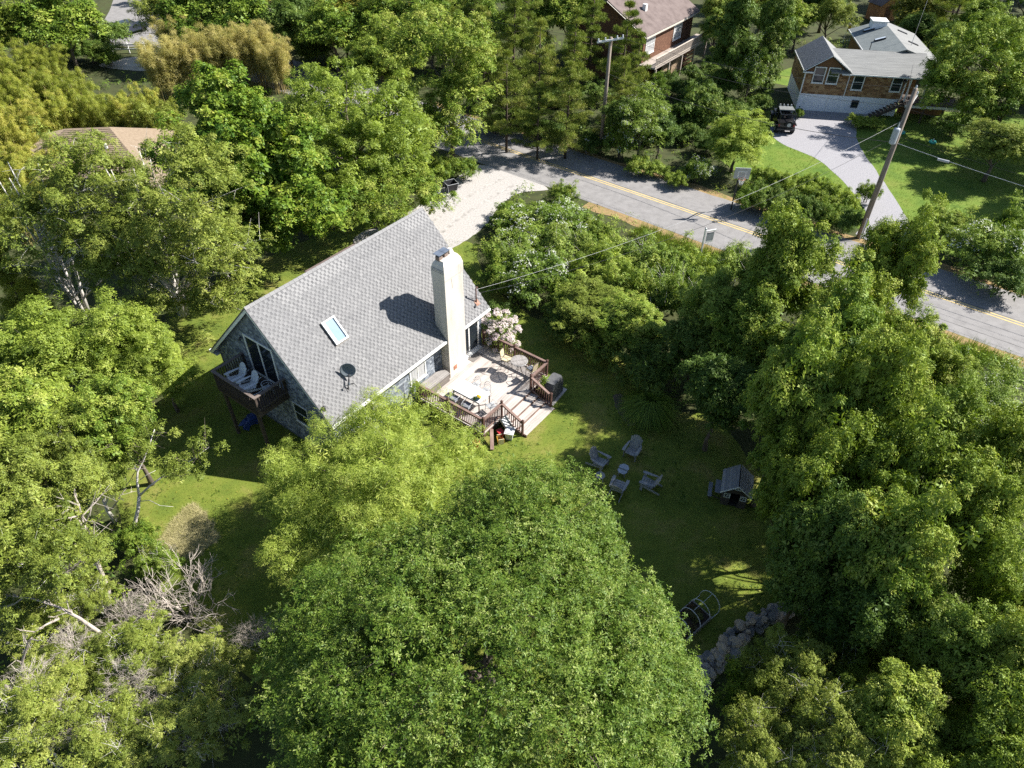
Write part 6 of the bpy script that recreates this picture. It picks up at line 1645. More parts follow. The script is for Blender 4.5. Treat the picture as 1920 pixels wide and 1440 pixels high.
pine('cedar', 33, 'bamb', H=7, R=1.7, lev=17, L=.2, Wd=.045, low=.04, tint=.35, dens=1.2)
pine('juniper', 34, 'mid', H=5, R=1.5, lev=14, L=.15, Wd=.04, low=.03, tint=.35, dens=1.3)
def bamboo(key, seed, col, H=6.5, R=2.2, n=46, tint=.5, hang=.55, lw=.035, L=.24):
    rng = np.random.default_rng(seed); P = []; Rr = []; mb = MB()
    for i in range(n):
        a = rng.uniform(0, 6.28); r0 = R * .55 * math.sqrt(rng.random()); h = H * rng.uniform(.7, 1.05)
        x0, y0 = r0 * math.cos(a), r0 * math.sin(a); a2 = a + rng.normal() * .6; sp = rng.uniform(.25, .6) * R
        pts = []
        for k in range(6):
            f = k / 5; pts.append(Vector((x0 + math.cos(a2) * sp * f ** 2.2, y0 + math.sin(a2) * sp * f ** 2.2, h * (f - .12 * f ** 3))))
        mb.tube(pts, [.022, .02, .018, .014, .01, .005], 4, False)
        for k in range(7):
            f = .3 + .7 * (k + rng.random()) / 7; q = f * 5; k0 = min(4, int(q)); p = pts[k0].lerp(pts[k0 + 1], q - k0)
            P.append((p.x, p.y, p.z)); Rr.append(.36 * (1.15 - .6 * f))
    V, T = leaves(rng, np.array(P), np.array(Rr), 20, 5, L, lw, flat=.9, up=.35, spread=(-10, 40), droop=.3, tint=tint, hang=hang)
    proto(key, np_mesh('crown', V, 3, T, LEAF[col]), mb.mesh('culms', paint('bamboo_culm', (.25, .2, .07), (.38, .3, .12), .7, 4), True), R, H * .55)
bamboo('bamboo_green', 41, 'bamb', tint=.38)
bamboo('bamboo_tan', 42, 'tan', tint=.5, H=7, R=1.9, hang=.05, lw=.028, L=.32)
bamboo('bamboo_gold', 43, 'bamb', tint=.62)

def TR_(key, px, py, rpx, zc, label, name='broadleaf_tree', cat='tree', group=None, rz=None):
    p = G(px, py, zc)
    return plant_tree(key, name, label, cat, p.x, p.y, rpx / scale_at(p), zc, group, rz)

# hero trees, each with its own crown
def hero(name, label, col, base, lob, n, cr, nros, nleaf, L_, Wd, seed, trunk_r=.2, bark=None, nl=20, top=.7, twigs=0, stems=1, group=None, rough=.15, inner=.22, low=-.5, tipr=.012, tb=.25, lean=(0, 0), bloom=0, **kw):
    b = G(*base) if len(base) == 3 else Vector((*base, 0))
    lobes = []
    for (px, py, z, rpx, rz) in lob:
        c = G(px, py, z); r = rpx / scale_at(c)
        lobes.append((c.x - b.x, c.y - b.y, z, r, r, rz))
    broad(name + label, seed, col, lobes, n, cr, nros, nleaf, L_, Wd, trunk_r, bark, nl, 1, 1, top, bloom, twigs, stems, lean, tipr, tb, low, inner, rough, **kw)
    cr_m, tr_m, _, _, bl = PROTO[name + label]
    t = thing(name, label, 'tree', (b.x, b.y, 0), 0, group)
    link('crown', cr_m, t); link('trunk', tr_m, t)
    if bl: link('blossom', bl, t)
    return t
hero('round_tree', 'huge round green tree with dense small leaves filling the bottom centre', 'tupelo', (915, 1290, 0.0),
     [(915, 1285, 5.2, 378, 4.5), (988, 1052, 5.7, 165, 3.5), (660, 1310, 3.5, 118, 2.9), (945, 1170, 6.1, 190, 3.3), (1160, 1300, 4.1, 155, 3.3), (835, 1120, 4.5, 112, 3.1)],
     1500, .55, 26, 7, .112, .047, 51, .3, BARK, 40, .5, rough=.05, inner=.1, orng=(.86, 1.03), tint=.41, tv=(.09, .12, .12), spread=(-5, 38), up=.6, low=-.35)
hero('feathery_tree', 'lime green feathery tree in front of the balcony corner of the grey house', 'lime', (690, 960, 0.0),
     [(575, 895, 3.5, 92, 1.9), (745, 830, 3.7, 100, 2.5), (680, 850, 3.6, 70, 2.2), (575, 985, 3.1, 85, 2.0), (720, 940, 4.3, 120, 2.4), (850, 880, 2.9, 65, 1.8), (620, 1065, 2.5, 75, 1.8), (780, 980, 3.6, 100, 2.2)],
     520, .50, 38, 6, .15, .03, 52, .16, BARK, 44, .6, 4, rough=.2, inner=.25, tint=.62, tv=(.12, .1, .1), spread=(0, 50), hang=.25, droop=.25)
hero('maple_tree', 'tall bright green maple with big leaf clusters behind the grey roof', 'maple', (475, 470, 0.0),
     [(470, 300, 6.8, 125, 4.0), (440, 210, 8.6, 80, 2.8), (530, 370, 5.4, 90, 3.4), (420, 370, 5.2, 85, 3.2), (500, 430, 3.6, 75, 2.4)],
     330, .58, 40, 6, .20, .15, 53, .2, BARK, 24, .7, rough=.2, inner=.2, tint=.48, tv=(.14, .12, .1), spread=(-5, 40))
hero('domed_tree', 'wide domed yellow-green tree behind the far end of the grey roof', 'lime', (670, 350, 0.0),
     [(670, 240, 5.2, 120, 4.0), (610, 200, 5.6, 80, 3.0), (730, 280, 4.8, 80, 3.2), (660, 330, 3.6, 90, 2.6), (760, 220, 4.6, 50, 2.4)],
     300, .62, 42, 5, .19, .10, 54, .2, BARK, 26, .68, 2, rough=.14, inner=.2, tint=.36, tv=(.12, .1, .1))
hero('roadside_tree', 'tall layered yellow-green tree leaning over the road at the shell driveway', 'mid', (850, 300, 0.0),
     [(845, 100, 8.2, 75, 2.6), (780, 75, 8.0, 70, 2.4), (865, 170, 5.8, 60, 2.4), (830, 240, 3.6, 60, 2.2), (890, 110, 7.6, 45, 2.0)],
     230, .62, 42, 5, .19, .10, 55, .18, BARK, 22, .72, rough=.24, inner=.2, tint=.64, tv=(.13, .1, .1))
hero('birch_tree', 'thin-leaved birch with white stems nearest the tan cottage', 'grey', (160, 590, 0.0),
     [(150, 400, 7.8, 88, 3.6), (90, 470, 5.6, 80, 3.2), (195, 490, 5.2, 80, 3.4), (165, 320, 9.4, 60, 2.4), (80, 400, 7.0, 60, 2.6), (215, 400, 7.4, 55, 2.6), (230, 335, 8.4, 45, 2.0), (110, 335, 8.4, 45, 2.0)],
     330, .46, 40, 5, .11, .06, 56, .11, BARK_W, 60, .8, 6, 4, rough=.32, inner=.3, tint=.6, tb=.12)
hero('birch_tree', 'thin-leaved birch with white stems between the maple and the other birch', 'grey', (345, 590, 0.0),
     [(345, 430, 7.4, 95, 3.8), (300, 490, 5.4, 75, 3.4), (400, 480, 5.4, 80, 3.4), (370, 300, 9.8, 60, 2.6), (290, 575, 3.2, 62, 2.4), (270, 380, 7.6, 50, 2.4), (395, 565, 3.2, 62, 2.4), (440, 500, 4.0, 45, 2.4)],
     390, .46, 38, 5, .11, .06, 57, .11, BARK_W, 60, .8, 6, 5, rough=.32, inner=.3, tint=.52, tb=.12)
hero('small_tree', 'small green tree spreading behind the ridge of the grey roof', 'mid', (705, 425, 0.0),
     [(690, 385, 3.0, 75, 1.7), (760, 360, 2.8, 65, 1.6), (800, 375, 2.2, 40, 1.2), (640, 400, 2.6, 50, 1.6)],
     190, .46, 36, 5, .14, .08, 58, .10, BARK_D, 20, .6, 3, 3, rough=.25, tint=.58)
def stem_tree():
    o = G(247, 1016, 0)
    t = thing('pale_stemmed_tree', 'sparse tree with bare white forked stem on the left lawn', 'tree', o)
    r_ = np.random.default_rng(59); mb = MB(); tw = MB(); Cn = []; CR = []
    def line(pts, r0, r1):
        P = [G(*p) - o for p in pts]; mb.tube(P, [r0 + (r1 - r0) * i / (len(P) - 1) for i in range(len(P))], 7); return P
    line([(247, 1020, -.2), (252, 985, .8), (259, 955, 1.5), (261, 930, 2.1)], .095, .07)
    A = line([(261, 930, 2.1), (257, 905, 2.7), (258, 885, 3.1), (268, 865, 3.5), (280, 835, 4.1), (290, 805, 4.7)], .06, .015)
    A2 = line([(258, 885, 3.1), (250, 868, 3.4), (240, 850, 3.8), (225, 830, 4.2)], .035, .012)
    B = line([(261, 930, 2.1), (280, 912, 2.5), (305, 893, 2.9), (330, 880, 3.1), (360, 862, 3.5), (392, 838, 3.9)], .055, .012)
    B2 = line([(305, 893, 2.9), (330, 893, 2.9), (352, 890, 2.95)], .022, .006)
    line([(263, 940, 1.9), (280, 938, 2.1), (300, 948, 2.2), (325, 950, 2.2)], .02, .006)
    A3 = line([(262, 900, 2.8), (276, 890, 3.0), (292, 882, 3.1)], .02, .006)
    for P in (A[2:], A2[1:], B[3:], B2[1:]):
        for k in range(22):
            i = int(r_.integers(len(P) - 1)); s = P[i].lerp(P[i + 1], r_.random())
            e = s + Vector(r_.normal(size=3)) * .42 + Vector((.05, 0, .3))
            tw.tube([s, s.lerp(e, .5) + Vector((0, 0, .04)), e], [.013, .01, .004], 4, False)
            if k % 2 == 0: Cn.append(tuple(e)); CR.append(.33)
    mb.build('trunk', BARK_W, t, smooth=True); tw.build('twigs', BARK, t)
    V, T = leaves(r_, np.array(Cn), np.array(CR), 26, 5, .11, .055, tint=.5)
    link('crown', np_mesh('crown', V, 3, T, LEAF['grey']), t)
stem_tree()
hero('broadleaf_tree', 'broad yellow-green tree in front of the cedar house porch', 'mid', (1850, 285, 0.0),
     [(1830, 110, 6.4, 85, 2.9), (1775, 150, 4.8, 52, 2.2), (1895, 180, 4.6, 75, 2.6), (1830, 205, 3.4, 70, 1.9), (1890, 90, 6.2, 55, 2.4)],
     250, .62, 40, 5, .20, .11, 60, .2, BARK_D, 24, .66, rough=.22, inner=.2, tint=.68)
# right-hand woods
rw = 'crowns of the right-hand woods'
for row in (
 ('wood_e', 1470, 505, 92, 6.6, 'tree crown reaching over the road edge, left of the transformer pole foot'),
 ('wood_f', 1678, 490, 80, 6.6, 'pale-tipped tree crown just below the foot of the transformer pole'),
 ('wood_b', 1345, 575, 82, 4.6, 'green crown between the roadside sign and the shaded lawn'),
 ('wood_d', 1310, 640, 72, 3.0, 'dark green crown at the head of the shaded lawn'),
 ('wood_a', 1415, 630, 90, 4.6, 'broad crown behind the dark crown at the head of the lawn'),
 ('wood_f', 1570, 610, 98, 6.4, 'grey-green crown in the middle of the roadside woods'),
 ('wood_c', 1680, 670, 82, 4.8, 'crown bordering the road below the pale-tipped tree'),
 ('wood_e', 1765, 700, 60, 3.4, 'rounded crown projecting onto the lower road edge'),
 ('wood_d', 1352, 735, 84, 3.95, 'dark crown overhanging the ornamental grass side of the lawn'),
 ('wood_a', 1490, 740, 108, 7.0, 'full green crown above and beyond the playhouse'),
 ('wood_e', 1610, 755, 106, 7.2, 'crown with yellowish tips in the middle of the right woods'),
 ('wood_b', 1745, 800, 98, 5.6, 'crown left of the white-blossomed thicket'),
 ('wood_e', 1880, 860, 85, 5.0, 'yellowish crown at the right edge below the white-blossomed thicket'),
 ('wood_f', 1520, 880, 98, 6.2, 'bright crown immediately right of the playhouse'),
 ('wood_f', 1670, 900, 112, 6.4, 'large sunlit crown in the heart of the right woods'),
 ('wood_e', 1810, 960, 102, 5.6, 'sunlit crown two rows in from the right edge'),
 ('wood_d', 1545, 1020, 98, 5.6, 'shaded crown at the lawn edge below the playhouse'),
 ('wood_a', 1700, 1050, 118, 6.2, 'broad dark-sided crown inland from the stone wall'),
 ('wood_f', 1870, 1110, 100, 5.4, 'yellow-green crown at the right edge halfway down the woods'),
 ('wood_d', 1620, 1140, 95, 4.4, 'low dark crown behind the far end of the stone wall'),
 ('wood_b', 1770, 1200, 112, 5.0, 'grey-green crown above the lower right corner'),
 ('wood_e', 1900, 1260, 95, 5.0, 'bright crown at the right edge near the lower corner'),
 ('wood_f', 1870, 1390, 120, 4.6, 'bright crown filling the lower right corner'),
 ('wood_e', 1690, 1370, 115, 4.0, 'low bright crown left of the lower right corner'),
):
    TR_(*row, group=rw)
for row in (
 ('thicket', 1470, 1290, 88, 2.6, 'pale-leaved tall shrub just right of the stone wall foot'),
 ('thicket', 1420, 1400, 85, 2.4, 'pale-leaved shrub at the bottom edge beside the big round tree'),
 ('shrub_b', 1560, 1240, 75, 1.6, 'low shrub in the gap right of the stone wall'),
 ('thicket', 1560, 1390, 100, 3.0, 'dark-gapped shrub at the bottom edge of the right woods'),
 ('shrub_a', 1400, 1310, 55, 1.2, 'small shrub hugging the sunless foot of the stone wall'),
):
    TR_(*row, name='wild_shrub', cat='shrub', group='shrubs below the stone wall')
plant_tree('wood_d', 'broadleaf_tree', 'dark crown added behind the playhouse to shade the lawn chairs', 'tree', 14.2, 22.3, 2.7, 5.6, rw)  # tree added to block the sun from playhouse and lawn chairs
plant_tree('wood_a', 'broadleaf_tree', 'green crown between the playhouse and the middle of the right woods', 'tree', 14.6, 25.2, 2.7, 6.2, rw)
for px, py, r, z, lb in ((1690, 1255, 75, 1.6, 'low bush filling the gap above the bottom right crowns'), (1790, 1310, 75, 1.6, 'low bush between the lower right crowns'), (1640, 1230, 60, 1.4, 'low bush beside the bare pale branch of the right woods')):
    TR_('shrub_a', px, py, r, z, lb, 'wild_shrub', 'shrub')
TR_('bloom_tree', 1850, 765, 78, 3.4, 'white-blossomed thicket beside the road at the right edge', 'blossom_shrub', 'shrub')
TR_('shrub_bloom', 1770, 725, 55, 2.0, 'smaller white-blossomed bush between road and right woods', 'blossom_shrub', 'shrub')
# thicket in front of the house
fg = 'bushes between the grey house and the road'
for key, px, py, r, z, lb in (
 ('shrub_bloom', 1000, 425, 62, 1.0, 'white-flecked rounded bush nearest the mouth of the shell driveway'),
 ('shrub_bloom', 1052, 412, 52, 1.1, 'white-flecked bush close to the road verge'),
 ('shrub_a', 960, 400, 34, .7, 'low green bush at the driveway edge'),
 ('shrub_a', 1055, 365, 26, .8, 'lone tuft-like bush at the road corner of the driveway'),
 ('shrub_b', 1060, 462, 48, 1.1, 'bush with grey twigs in the middle of the thicket'),
 ('shrub_b', 955, 480, 44, 1.0, 'green bush beside the lawn strip near the driveway'),
 ('shrub_bloom', 1000, 520, 58, 1.3, 'bush with thick white blossom beneath the service cable'),
 ('shrub_a', 945, 522, 38, .9, 'bush beside the lawn strip opposite the chimney'),
 ('shrub_dark', 935, 590, 26, .5, 'small ball-shaped bush on the lawn by the pink rhododendron'),
 ('shrub_a', 1120, 440, 34, .9, 'grassy bush along the verge before the sign'),
 ('shrub_lime', 1130, 500, 52, 1.2, 'lighter bush in the middle of the thicket'),
 ('shrub_b', 1195, 480, 46, 1.1, 'bush bordering the tall roadside grass'),
 ('shrub_a', 1260, 500, 50, 1.2, 'bush behind the sign post'),
 ('shrub_lime', 1310, 515, 42, 1.1, 'yellowish bush just below the sign post'),
 ('shrub_b', 1230, 545, 55, 1.4, 'bush beyond the feathery green tree of the thicket'),
 ('shrub_a', 1075, 560, 46, 1.0, 'bush on the lawn edge of the thicket'),
 ('shrub_dark', 1062, 608, 38, .9, 'shaded bush at the corner of the sunlit lawn strip'),
 ('shrub_b', 1380, 500, 46, 1.3, 'bush right of the sign along the verge'),
):
    TR_(key, px, py, r * 1.14, z * 1.08, lb, 'wild_bush', 'bush', fg)
TR_('fine_b', 1115, 570, 78, 2.2, 'feathery mid-green tree in the middle of the front thicket')
TR_('wood_a', 1195, 610, 82, 2.5, 'dense green tree joining the front thicket to the right woods')
TR_('shrub_a', 1125, 650, 44, .9, 'low bush at the foot of the feathery thicket tree on the lawn side')
TR_('shrub_a', 1175, 545, 50, 1.6, 'bush directly behind the feathery thicket tree')
TR_('shrub_b', 1290, 570, 52, 1.7, 'green bush between the feathery tree and the roadside woods')
TR_('shrub_dark', 1215, 690, 62, 1.5, 'low dark tree shading the lawn above the ornamental grass')
# rhododendron
rp_ = W(25.6, 19.6)
rho = thing('rhododendron', 'pink flowering rhododendron at the house corner by the deck', 'shrub', (rp_.x, rp_.y, 0))
rng = np.random.default_rng(61)
Cn, CR = clumps(rng, [(0, 0, 1.3, 1.0, 1.0, 1.2), (.3, -.5, .9, .8, .8, .9)], 80, .26, -.3)
V, T = leaves(rng, Cn, CR, 18, 6, .13, .05, tint=.5); link('foliage', np_mesh('foliage', V, 3, T, LEAF['mid']), rho)
k = Cn[:, 2] > .5
V, T = leaves(rng, Cn[k] * 1.08, CR[k] * .75, 30, 5, .07, .06, up=.8, spread=(0, 40), tint=.5, shell=.7); link('blossom', np_mesh('blossom', V, 3, T, PINK), rho)
link('stem', limbs(rng, Cn, 2.4, .05, 14, .5, (0, 0), BARK, 'stem', 4), rho)
# ornamental grass
og = G(1215, 772, .3)
orn = thing('ornamental_grass', 'arching clump of ornamental grass at the shaded lawn edge', 'ornamental grass', (og.x, og.y, 0))
n = 5200; az = rng.uniform(0, 6.28, n); ln = rng.uniform(.9, 1.7, n); sp = rng.uniform(.2, 1.0, n)
b = np.stack([np.cos(az) * .25 * rng.random(n), np.sin(az) * .25 * rng.random(n), np.zeros(n)], 1); dr = np.stack([np.cos(az), np.sin(az), np.zeros(n)], 1); sd = np.stack([-np.sin(az), np.cos(az), np.zeros(n)], 1) * .012
mid = b + dr * (sp * ln * .55)[:, None] + np.array([0, 0, 1.0]) * (ln * (.85 - .3 * sp))[:, None]; tip = b + dr * (sp * ln * 1.15)[:, None] + np.array([0, 0, 1.0]) * (ln * (.95 - .75 * sp))[:, None]
V = np.stack([b - sd, b + sd, mid + sd, mid - sd, mid - sd, mid + sd, tip + sd * .2, tip - sd * .2], 1).reshape(-1, 3)
link('blades', np_mesh('blades', V, 4, np.repeat(np.clip(.45 + rng.normal(size=n) * .15, 0, 1), 8), LEAF['cool']), orn)
# left-hand woods
lw = 'trees of the left-hand woods'
for key, px, py, r, z, lb in (
 ('lime_a', 90, 670, 100, 4.2, 'yellow-green tree at the left edge below the golden cedar'),
 ('lime_a', 225, 650, 85, 3.8, 'yellow-green tree in front of the birches'),
 ('lime_a', 300, 690, 62, 3.0, 'small yellow-green tree nearest the balcony'),
 ('wood_e', 90, 790, 110, 4.8, 'bright green crown at the left edge level with the balcony'),
 ('wood_c', 225, 790, 92, 4.2, 'bright green crown across the lawn from the balcony'),
 ('fine_b', 60, 910, 115, 4.8, 'fine-leaved crown at the left edge beside the white-stemmed tree'),
 ('fine_a', 150, 865, 70, 4.0, 'fine-leaved crown behind the white forked stem'),
 ('fine_a', 60, 1040, 110, 4.2, 'fine-leaved crown at the left edge above the fallen log'),
):
    TR_(key, px, py, r, z, lb, group=lw)
for key, px, py, r, z, lb in (
 ('thicket', 175, 1120, 52, 1.3, 'leafy thicket shrub beneath the dead white stem'),
 ('thicket', 50, 1165, 80, 1.4, 'thicket shrub around the fallen log'),
 ('thicket', 115, 1275, 88, 1.5, 'thicket shrub below the fallen log'),
 ('thicket', 255, 1250, 82, 1.8, 'thicket shrub left of the grey dead brush'),
 ('thicket', 385, 1265, 78, 1.9, 'thicket shrub directly below the large dead bush'),
 ('thicket', 60, 1385, 100, 2.2, 'thicket shrub in the lower left corner'),
 ('thicket', 215, 1385, 95, 2.0, 'thicket shrub at the bottom edge near the left corner'),
 ('thicket', 350, 1370, 92, 2.2, 'thicket shrub at the bottom edge left of the big round tree'),
 ('shrub_b', 300, 1060, 40, .9, 'low bush with a few white flowers at the clippings heap'),
 ('shrub_a', 260, 1010, 36, .8, 'low bush at the foot of the white forked stem'),
):
    TR_(key, px, py, r, z, lb, 'thicket_shrub', 'shrub', 'shrubs of the lower left thicket')
rng = np.random.default_rng(88)
dm = [dead_shrub(np.random.default_rng(90 + i), 1.3, 1.6, 20, DEAD) for i in range(3)]
for i, (px, py, r, z, lb) in enumerate((
 (350, 1150, 95, .0, 'large grey leafless bush at the edge of the shaded lawn'),
 (245, 1160, 62, .5, 'smaller grey leafless bush left of the large one'),
 (478, 1195, 50, .2, 'grey leafless bush beside the big round tree'),
 (235, 1270, 52, 2.4, 'bare grey twigs sticking out of the middle thicket'),
 (60, 1305, 80, 1.8, 'spread of bare grey branches near the left edge'),
 (170, 1378, 62, 2.2, 'bare grey branches near the bottom left'),
 (390, 1320, 55, 2.2, 'bare twigs in the shadow left of the big round tree'),
 (325, 1385, 46, 2.2, 'bare twigs at the bottom edge left of the big round tree'),
 (1080, 487, 28, .6, 'dry grey twigs in the front thicket'),
 (130, 1205, 46, 2.0, 'bare grey twigs between the fallen log and the middle thicket'),
 (285, 1320, 44, 2.3, 'bare grey twigs low in the bottom left thicket'),
 (120, 1060, 40, 3.6, 'bare grey twigs in the crown beside the pale dead tree'),
 (95, 1350, 46, 2.2, 'bare grey twigs above the lower left corner'),
)):
    p = G(px, py, .3 + z); s = r / scale_at(p) / 1.5
    t = thing('dead_bush', lb, 'dead bush', (p.x, p.y, max(0, z - .1)), rng.uniform(0, 6), 'leafless bushes')
    t.scale = (s, s, s * (1 if z < .5 else .7)); link('branches', dm[i % 3], t)
def snag(pts, r, lb, seed, nb=9, name='dead_tree', bl=1.2, cat='dead tree'):
    rg_ = np.random.default_rng(seed); P = [Vector(p) for p in pts]; o = P[0].copy()
    t = thing(name, lb, cat, (o.x, o.y, 0)); o.z = 0
    mb = MB(); mb.tube([p - o for p in P], [r * (1 - .75 * i / (len(P) - 1)) for i in range(len(P))], 8); mb.build('trunk', DEAD, t, smooth=True)
    mb = MB()
    for k in range(nb):
        f = rg_.uniform(.3, 1) * (len(P) - 1); i = min(len(P) - 2, int(f)); s = P[i].lerp(P[i + 1], f - i) - o
        d = (P[i + 1] - P[i]).normalized() * .6 + Vector(rg_.normal(size=3)) * .5 + Vector((0, 0, .3)); d.normalize(); l_ = bl * rg_.uniform(.5, 1.2)
        e = s + d * l_; mb.tube([s, s + d * l_ * .5 + Vector(rg_.normal(size=3)) * .07, e], [r * .4, r * .25, .008], 5, False)
        for w in range(3):
            s2 = s.lerp(e, rg_.uniform(.4, .95)); e2 = s2 + (d + Vector(rg_.normal(size=3)) * .6).normalized() * l_ * .45; mb.tube([s2, e2], [.012, .005], 4, False)
    mb.build('branch', DEAD, t)
    return t
def GP(l): return [G(*q) for q in l]
snag(GP([(205, 1150, .2), (203, 1105, 1.2), (185, 1060, 2.3), (165, 1010, 3.2), (152, 965, 4.0), (148, 945, 4.6)]), .10, 'pale dead tree with bare crown left of the clippings heap', 71, 18, bl=1.5)
snag(GP([(200, 1195, 1.6), (150, 1160, 2.1), (110, 1138, 2.5), (60, 1122, 2.8), (10, 1116, 3.0)]), .075, 'fallen pale log lying across the left thicket', 72, 7, 'fallen_log', .9, 'log')
snag(GP([(40, 1285, 1.2), (42, 1240, 2.4), (52, 1205, 3.4), (60, 1195, 3.8)]), .06, 'short broken pale stem at the left edge below the log', 73, 6, bl=.8)
snag(GP([(110, 1160, 2.3), (85, 1172, 2.5), (62, 1187, 2.6)]), .055, 'broken pale branch under the fallen log', 74, 3, 'fallen_branch', .6, 'branch')
snag(GP([(205, 960, .6), (222, 938, 1.4), (240, 905, 2.4)]), .04, 'thin pale forked sapling beside the white-stemmed tree', 75, 6, 'bare_sapling', .8, 'sapling')
snag(GP([(1580, 1200, 1.2), (1605, 1185, 1.8), (1640, 1172, 2.2)]), .05, 'bare pale branch in the gap of the right woods', 76, 4, 'fallen_branch', .6, 'branch')
# upper left: cedars, bamboo, shrubs
TR_('cedar', 30, 545, 52, 3.4, 'golden cedar at the left edge below the trellis frame', 'cedar_tree')
TR_('cedar', 75, 590, 34, 2.6, 'smaller golden cedar right of the large one', 'cedar_tree')
bg_ = 'yellow-green bamboo grove behind the tan cottage'
k = 0
for px, py, r, z, key in ((30, 250, 60, 3.4, 'bamboo_gold'), (95, 225, 55, 3.4, 'bamboo_gold'), (150, 205, 50, 3.4, 'bamboo_green'), (205, 215, 48, 3.4, 'bamboo_green'), (260, 215, 46, 3.4, 'bamboo_gold'), (300, 225, 42, 3.4, 'bamboo_green'), (60, 170, 50, 3.2, 'bamboo_green'), (120, 165, 46, 3.2, 'bamboo_green'), (20, 190, 50, 3.2, 'bamboo_green'), (20, 330, 60, 3.2, 'bamboo_gold'), (70, 310, 50, 3.0, 'bamboo_gold'), (30, 125, 50, 3.2, 'bamboo_green'), (85, 120, 40, 3.0, 'bamboo_green'), (25, 395, 42, 2.4, 'bamboo_green')):
    TR_(key, px, py, r, z, 'leafy clump in the yellow-green bamboo grove behind the tan cottage', 'bamboo_clump', 'bamboo', bg_)
for px, py, r, z in ((300, 120, 42, 3.6), (345, 110, 42, 3.7), (390, 100, 42, 3.8), (435, 95, 42, 3.8), (480, 90, 40, 3.8), (515, 110, 36, 3.2), (325, 70, 36, 3.6), (375, 62, 34, 3.6), (420, 58, 34, 3.6)):
    TR_('bamboo_tan', px, py, r, z, 'plumed clump in the tan bamboo stand behind the maple', 'bamboo_clump', 'bamboo', 'tan bamboo stand behind the maple')
for key, px, py, r, z, lb in (('shrub_dark', 170, 95, 40, 1.3, 'rounded clipped shrub by the sandy patch at upper left'), ('shrub_dark', 205, 65, 38, 1.5, 'taller dark shrub between the car and the bright upper left tree'), ('shrub_a', 125, 95, 28, 1.1, 'small clipped shrub left of the rounded one'), ('shrub_a', 205, 110, 22, .8, 'lowest clipped shrub at the sandy patch')):
    TR_(key, px, py, r, z, lb, 'round_shrub', 'shrub', 'clipped shrubs at upper left')
for key, px, py, r, z, lb in (('far_a', 110, 35, 75, 5.5, 'bright green tree in the upper left corner left of the side road'), ('wood_f', 25, 45, 62, 5.0, 'bright tree at the very corner of the upper left'), ('fine_b', 300, 20, 52, 5.0, 'open-crowned tree right of the upper left side road'), ('fine_b', 380, 15, 45, 5.0, 'open-crowned tree before the second sandy patch'), ('wood_d', 560, 18, 42, 4.5, 'dark tree standing in the upper sandy patch'), ('shrub_bloom', 560, 65, 36, 1.8, 'white-flecked bush behind the tan bamboo'), ('shrub_dark', 590, 95, 34, 1.6, 'dark bush behind the domed tree'), ('shrub_dark', 470, 35, 30, 1.3, 'low hedge bush in front of the upper sandy patch'), ('far_b', 660, 30, 52, 4.6, 'olive tree above the domed tree'), ('wood_f', 720, 100, 72, 5.2, 'yellow-tipped tree between the domed and the leaning roadside tree')):
    TR_(key, px, py, r, z, lb)
# pines north of the road
pg = 'pitch pines across the road'
PL = ['olive pitch pine overhanging the road bend behind the leaning roadside tree', 'second pitch pine in from the leaning roadside tree', 'broad pitch pine midway between the leaning roadside tree and the crossarm pole', 'pitch pine standing left of the crossarm pole top',
 'pitch pine between the crossarm pole and the red-brown house roof', 'narrow pitch pine touching the eave corner of the red-brown house', 'lower pitch pine on the road bank near the road bend', 'lower pitch pine left of the crossarm pole foot',
 'pitch pine above the crossarm pole, behind its white arm', 'pitch pine at the far left of the stand behind the leaning roadside tree', 'dark pine at the top edge above the domed tree', 'pine at the top edge right of the olive tree', 'pine at the top edge directly above the leaning roadside tree', 'pitch pine at the top edge in the middle of the stand',
 'lower pitch pine between crossarm pole and juniper', 'lowest pitch pine close to the road verge and mailbox']
for i, (key, px, py, r, z) in enumerate((('pine_b', 905, 120, 52, 5.2), ('pine_a', 965, 95, 50, 5.4), ('pine_b', 1010, 150, 55, 5.2), ('pine_a', 1075, 130, 52, 5.4), ('pine_b', 1170, 115, 50, 5.4), ('pine_a', 1192, 150, 40, 4.4), ('pine_b', 950, 190, 50, 4.4), ('pine_a', 1065, 205, 48, 4.2), ('pine_a', 1110, 60, 48, 5.2), ('pine_b', 890, 45, 50, 5.2), ('pine_a', 640, 20, 40, 5.0), ('pine_b', 760, 20, 42, 5.0), ('pine_a', 830, 25, 42, 5.0), ('pine_b', 990, 45, 46, 5.2), ('pine_a', 1165, 190, 40, 4.0), ('pine_a', 1010, 225, 38, 3.4))):
    TR_(key, px, py, r, z, PL[i], 'pine_tree', 'tree', pg)
TR_('far_a', 1070, 20, 55, 5.5, 'yellow-green broadleaf crown rising behind the pines')
TR_('wood_a', 1000, 15, 46, 5.5, 'leafy crown behind the pines at the top edge')
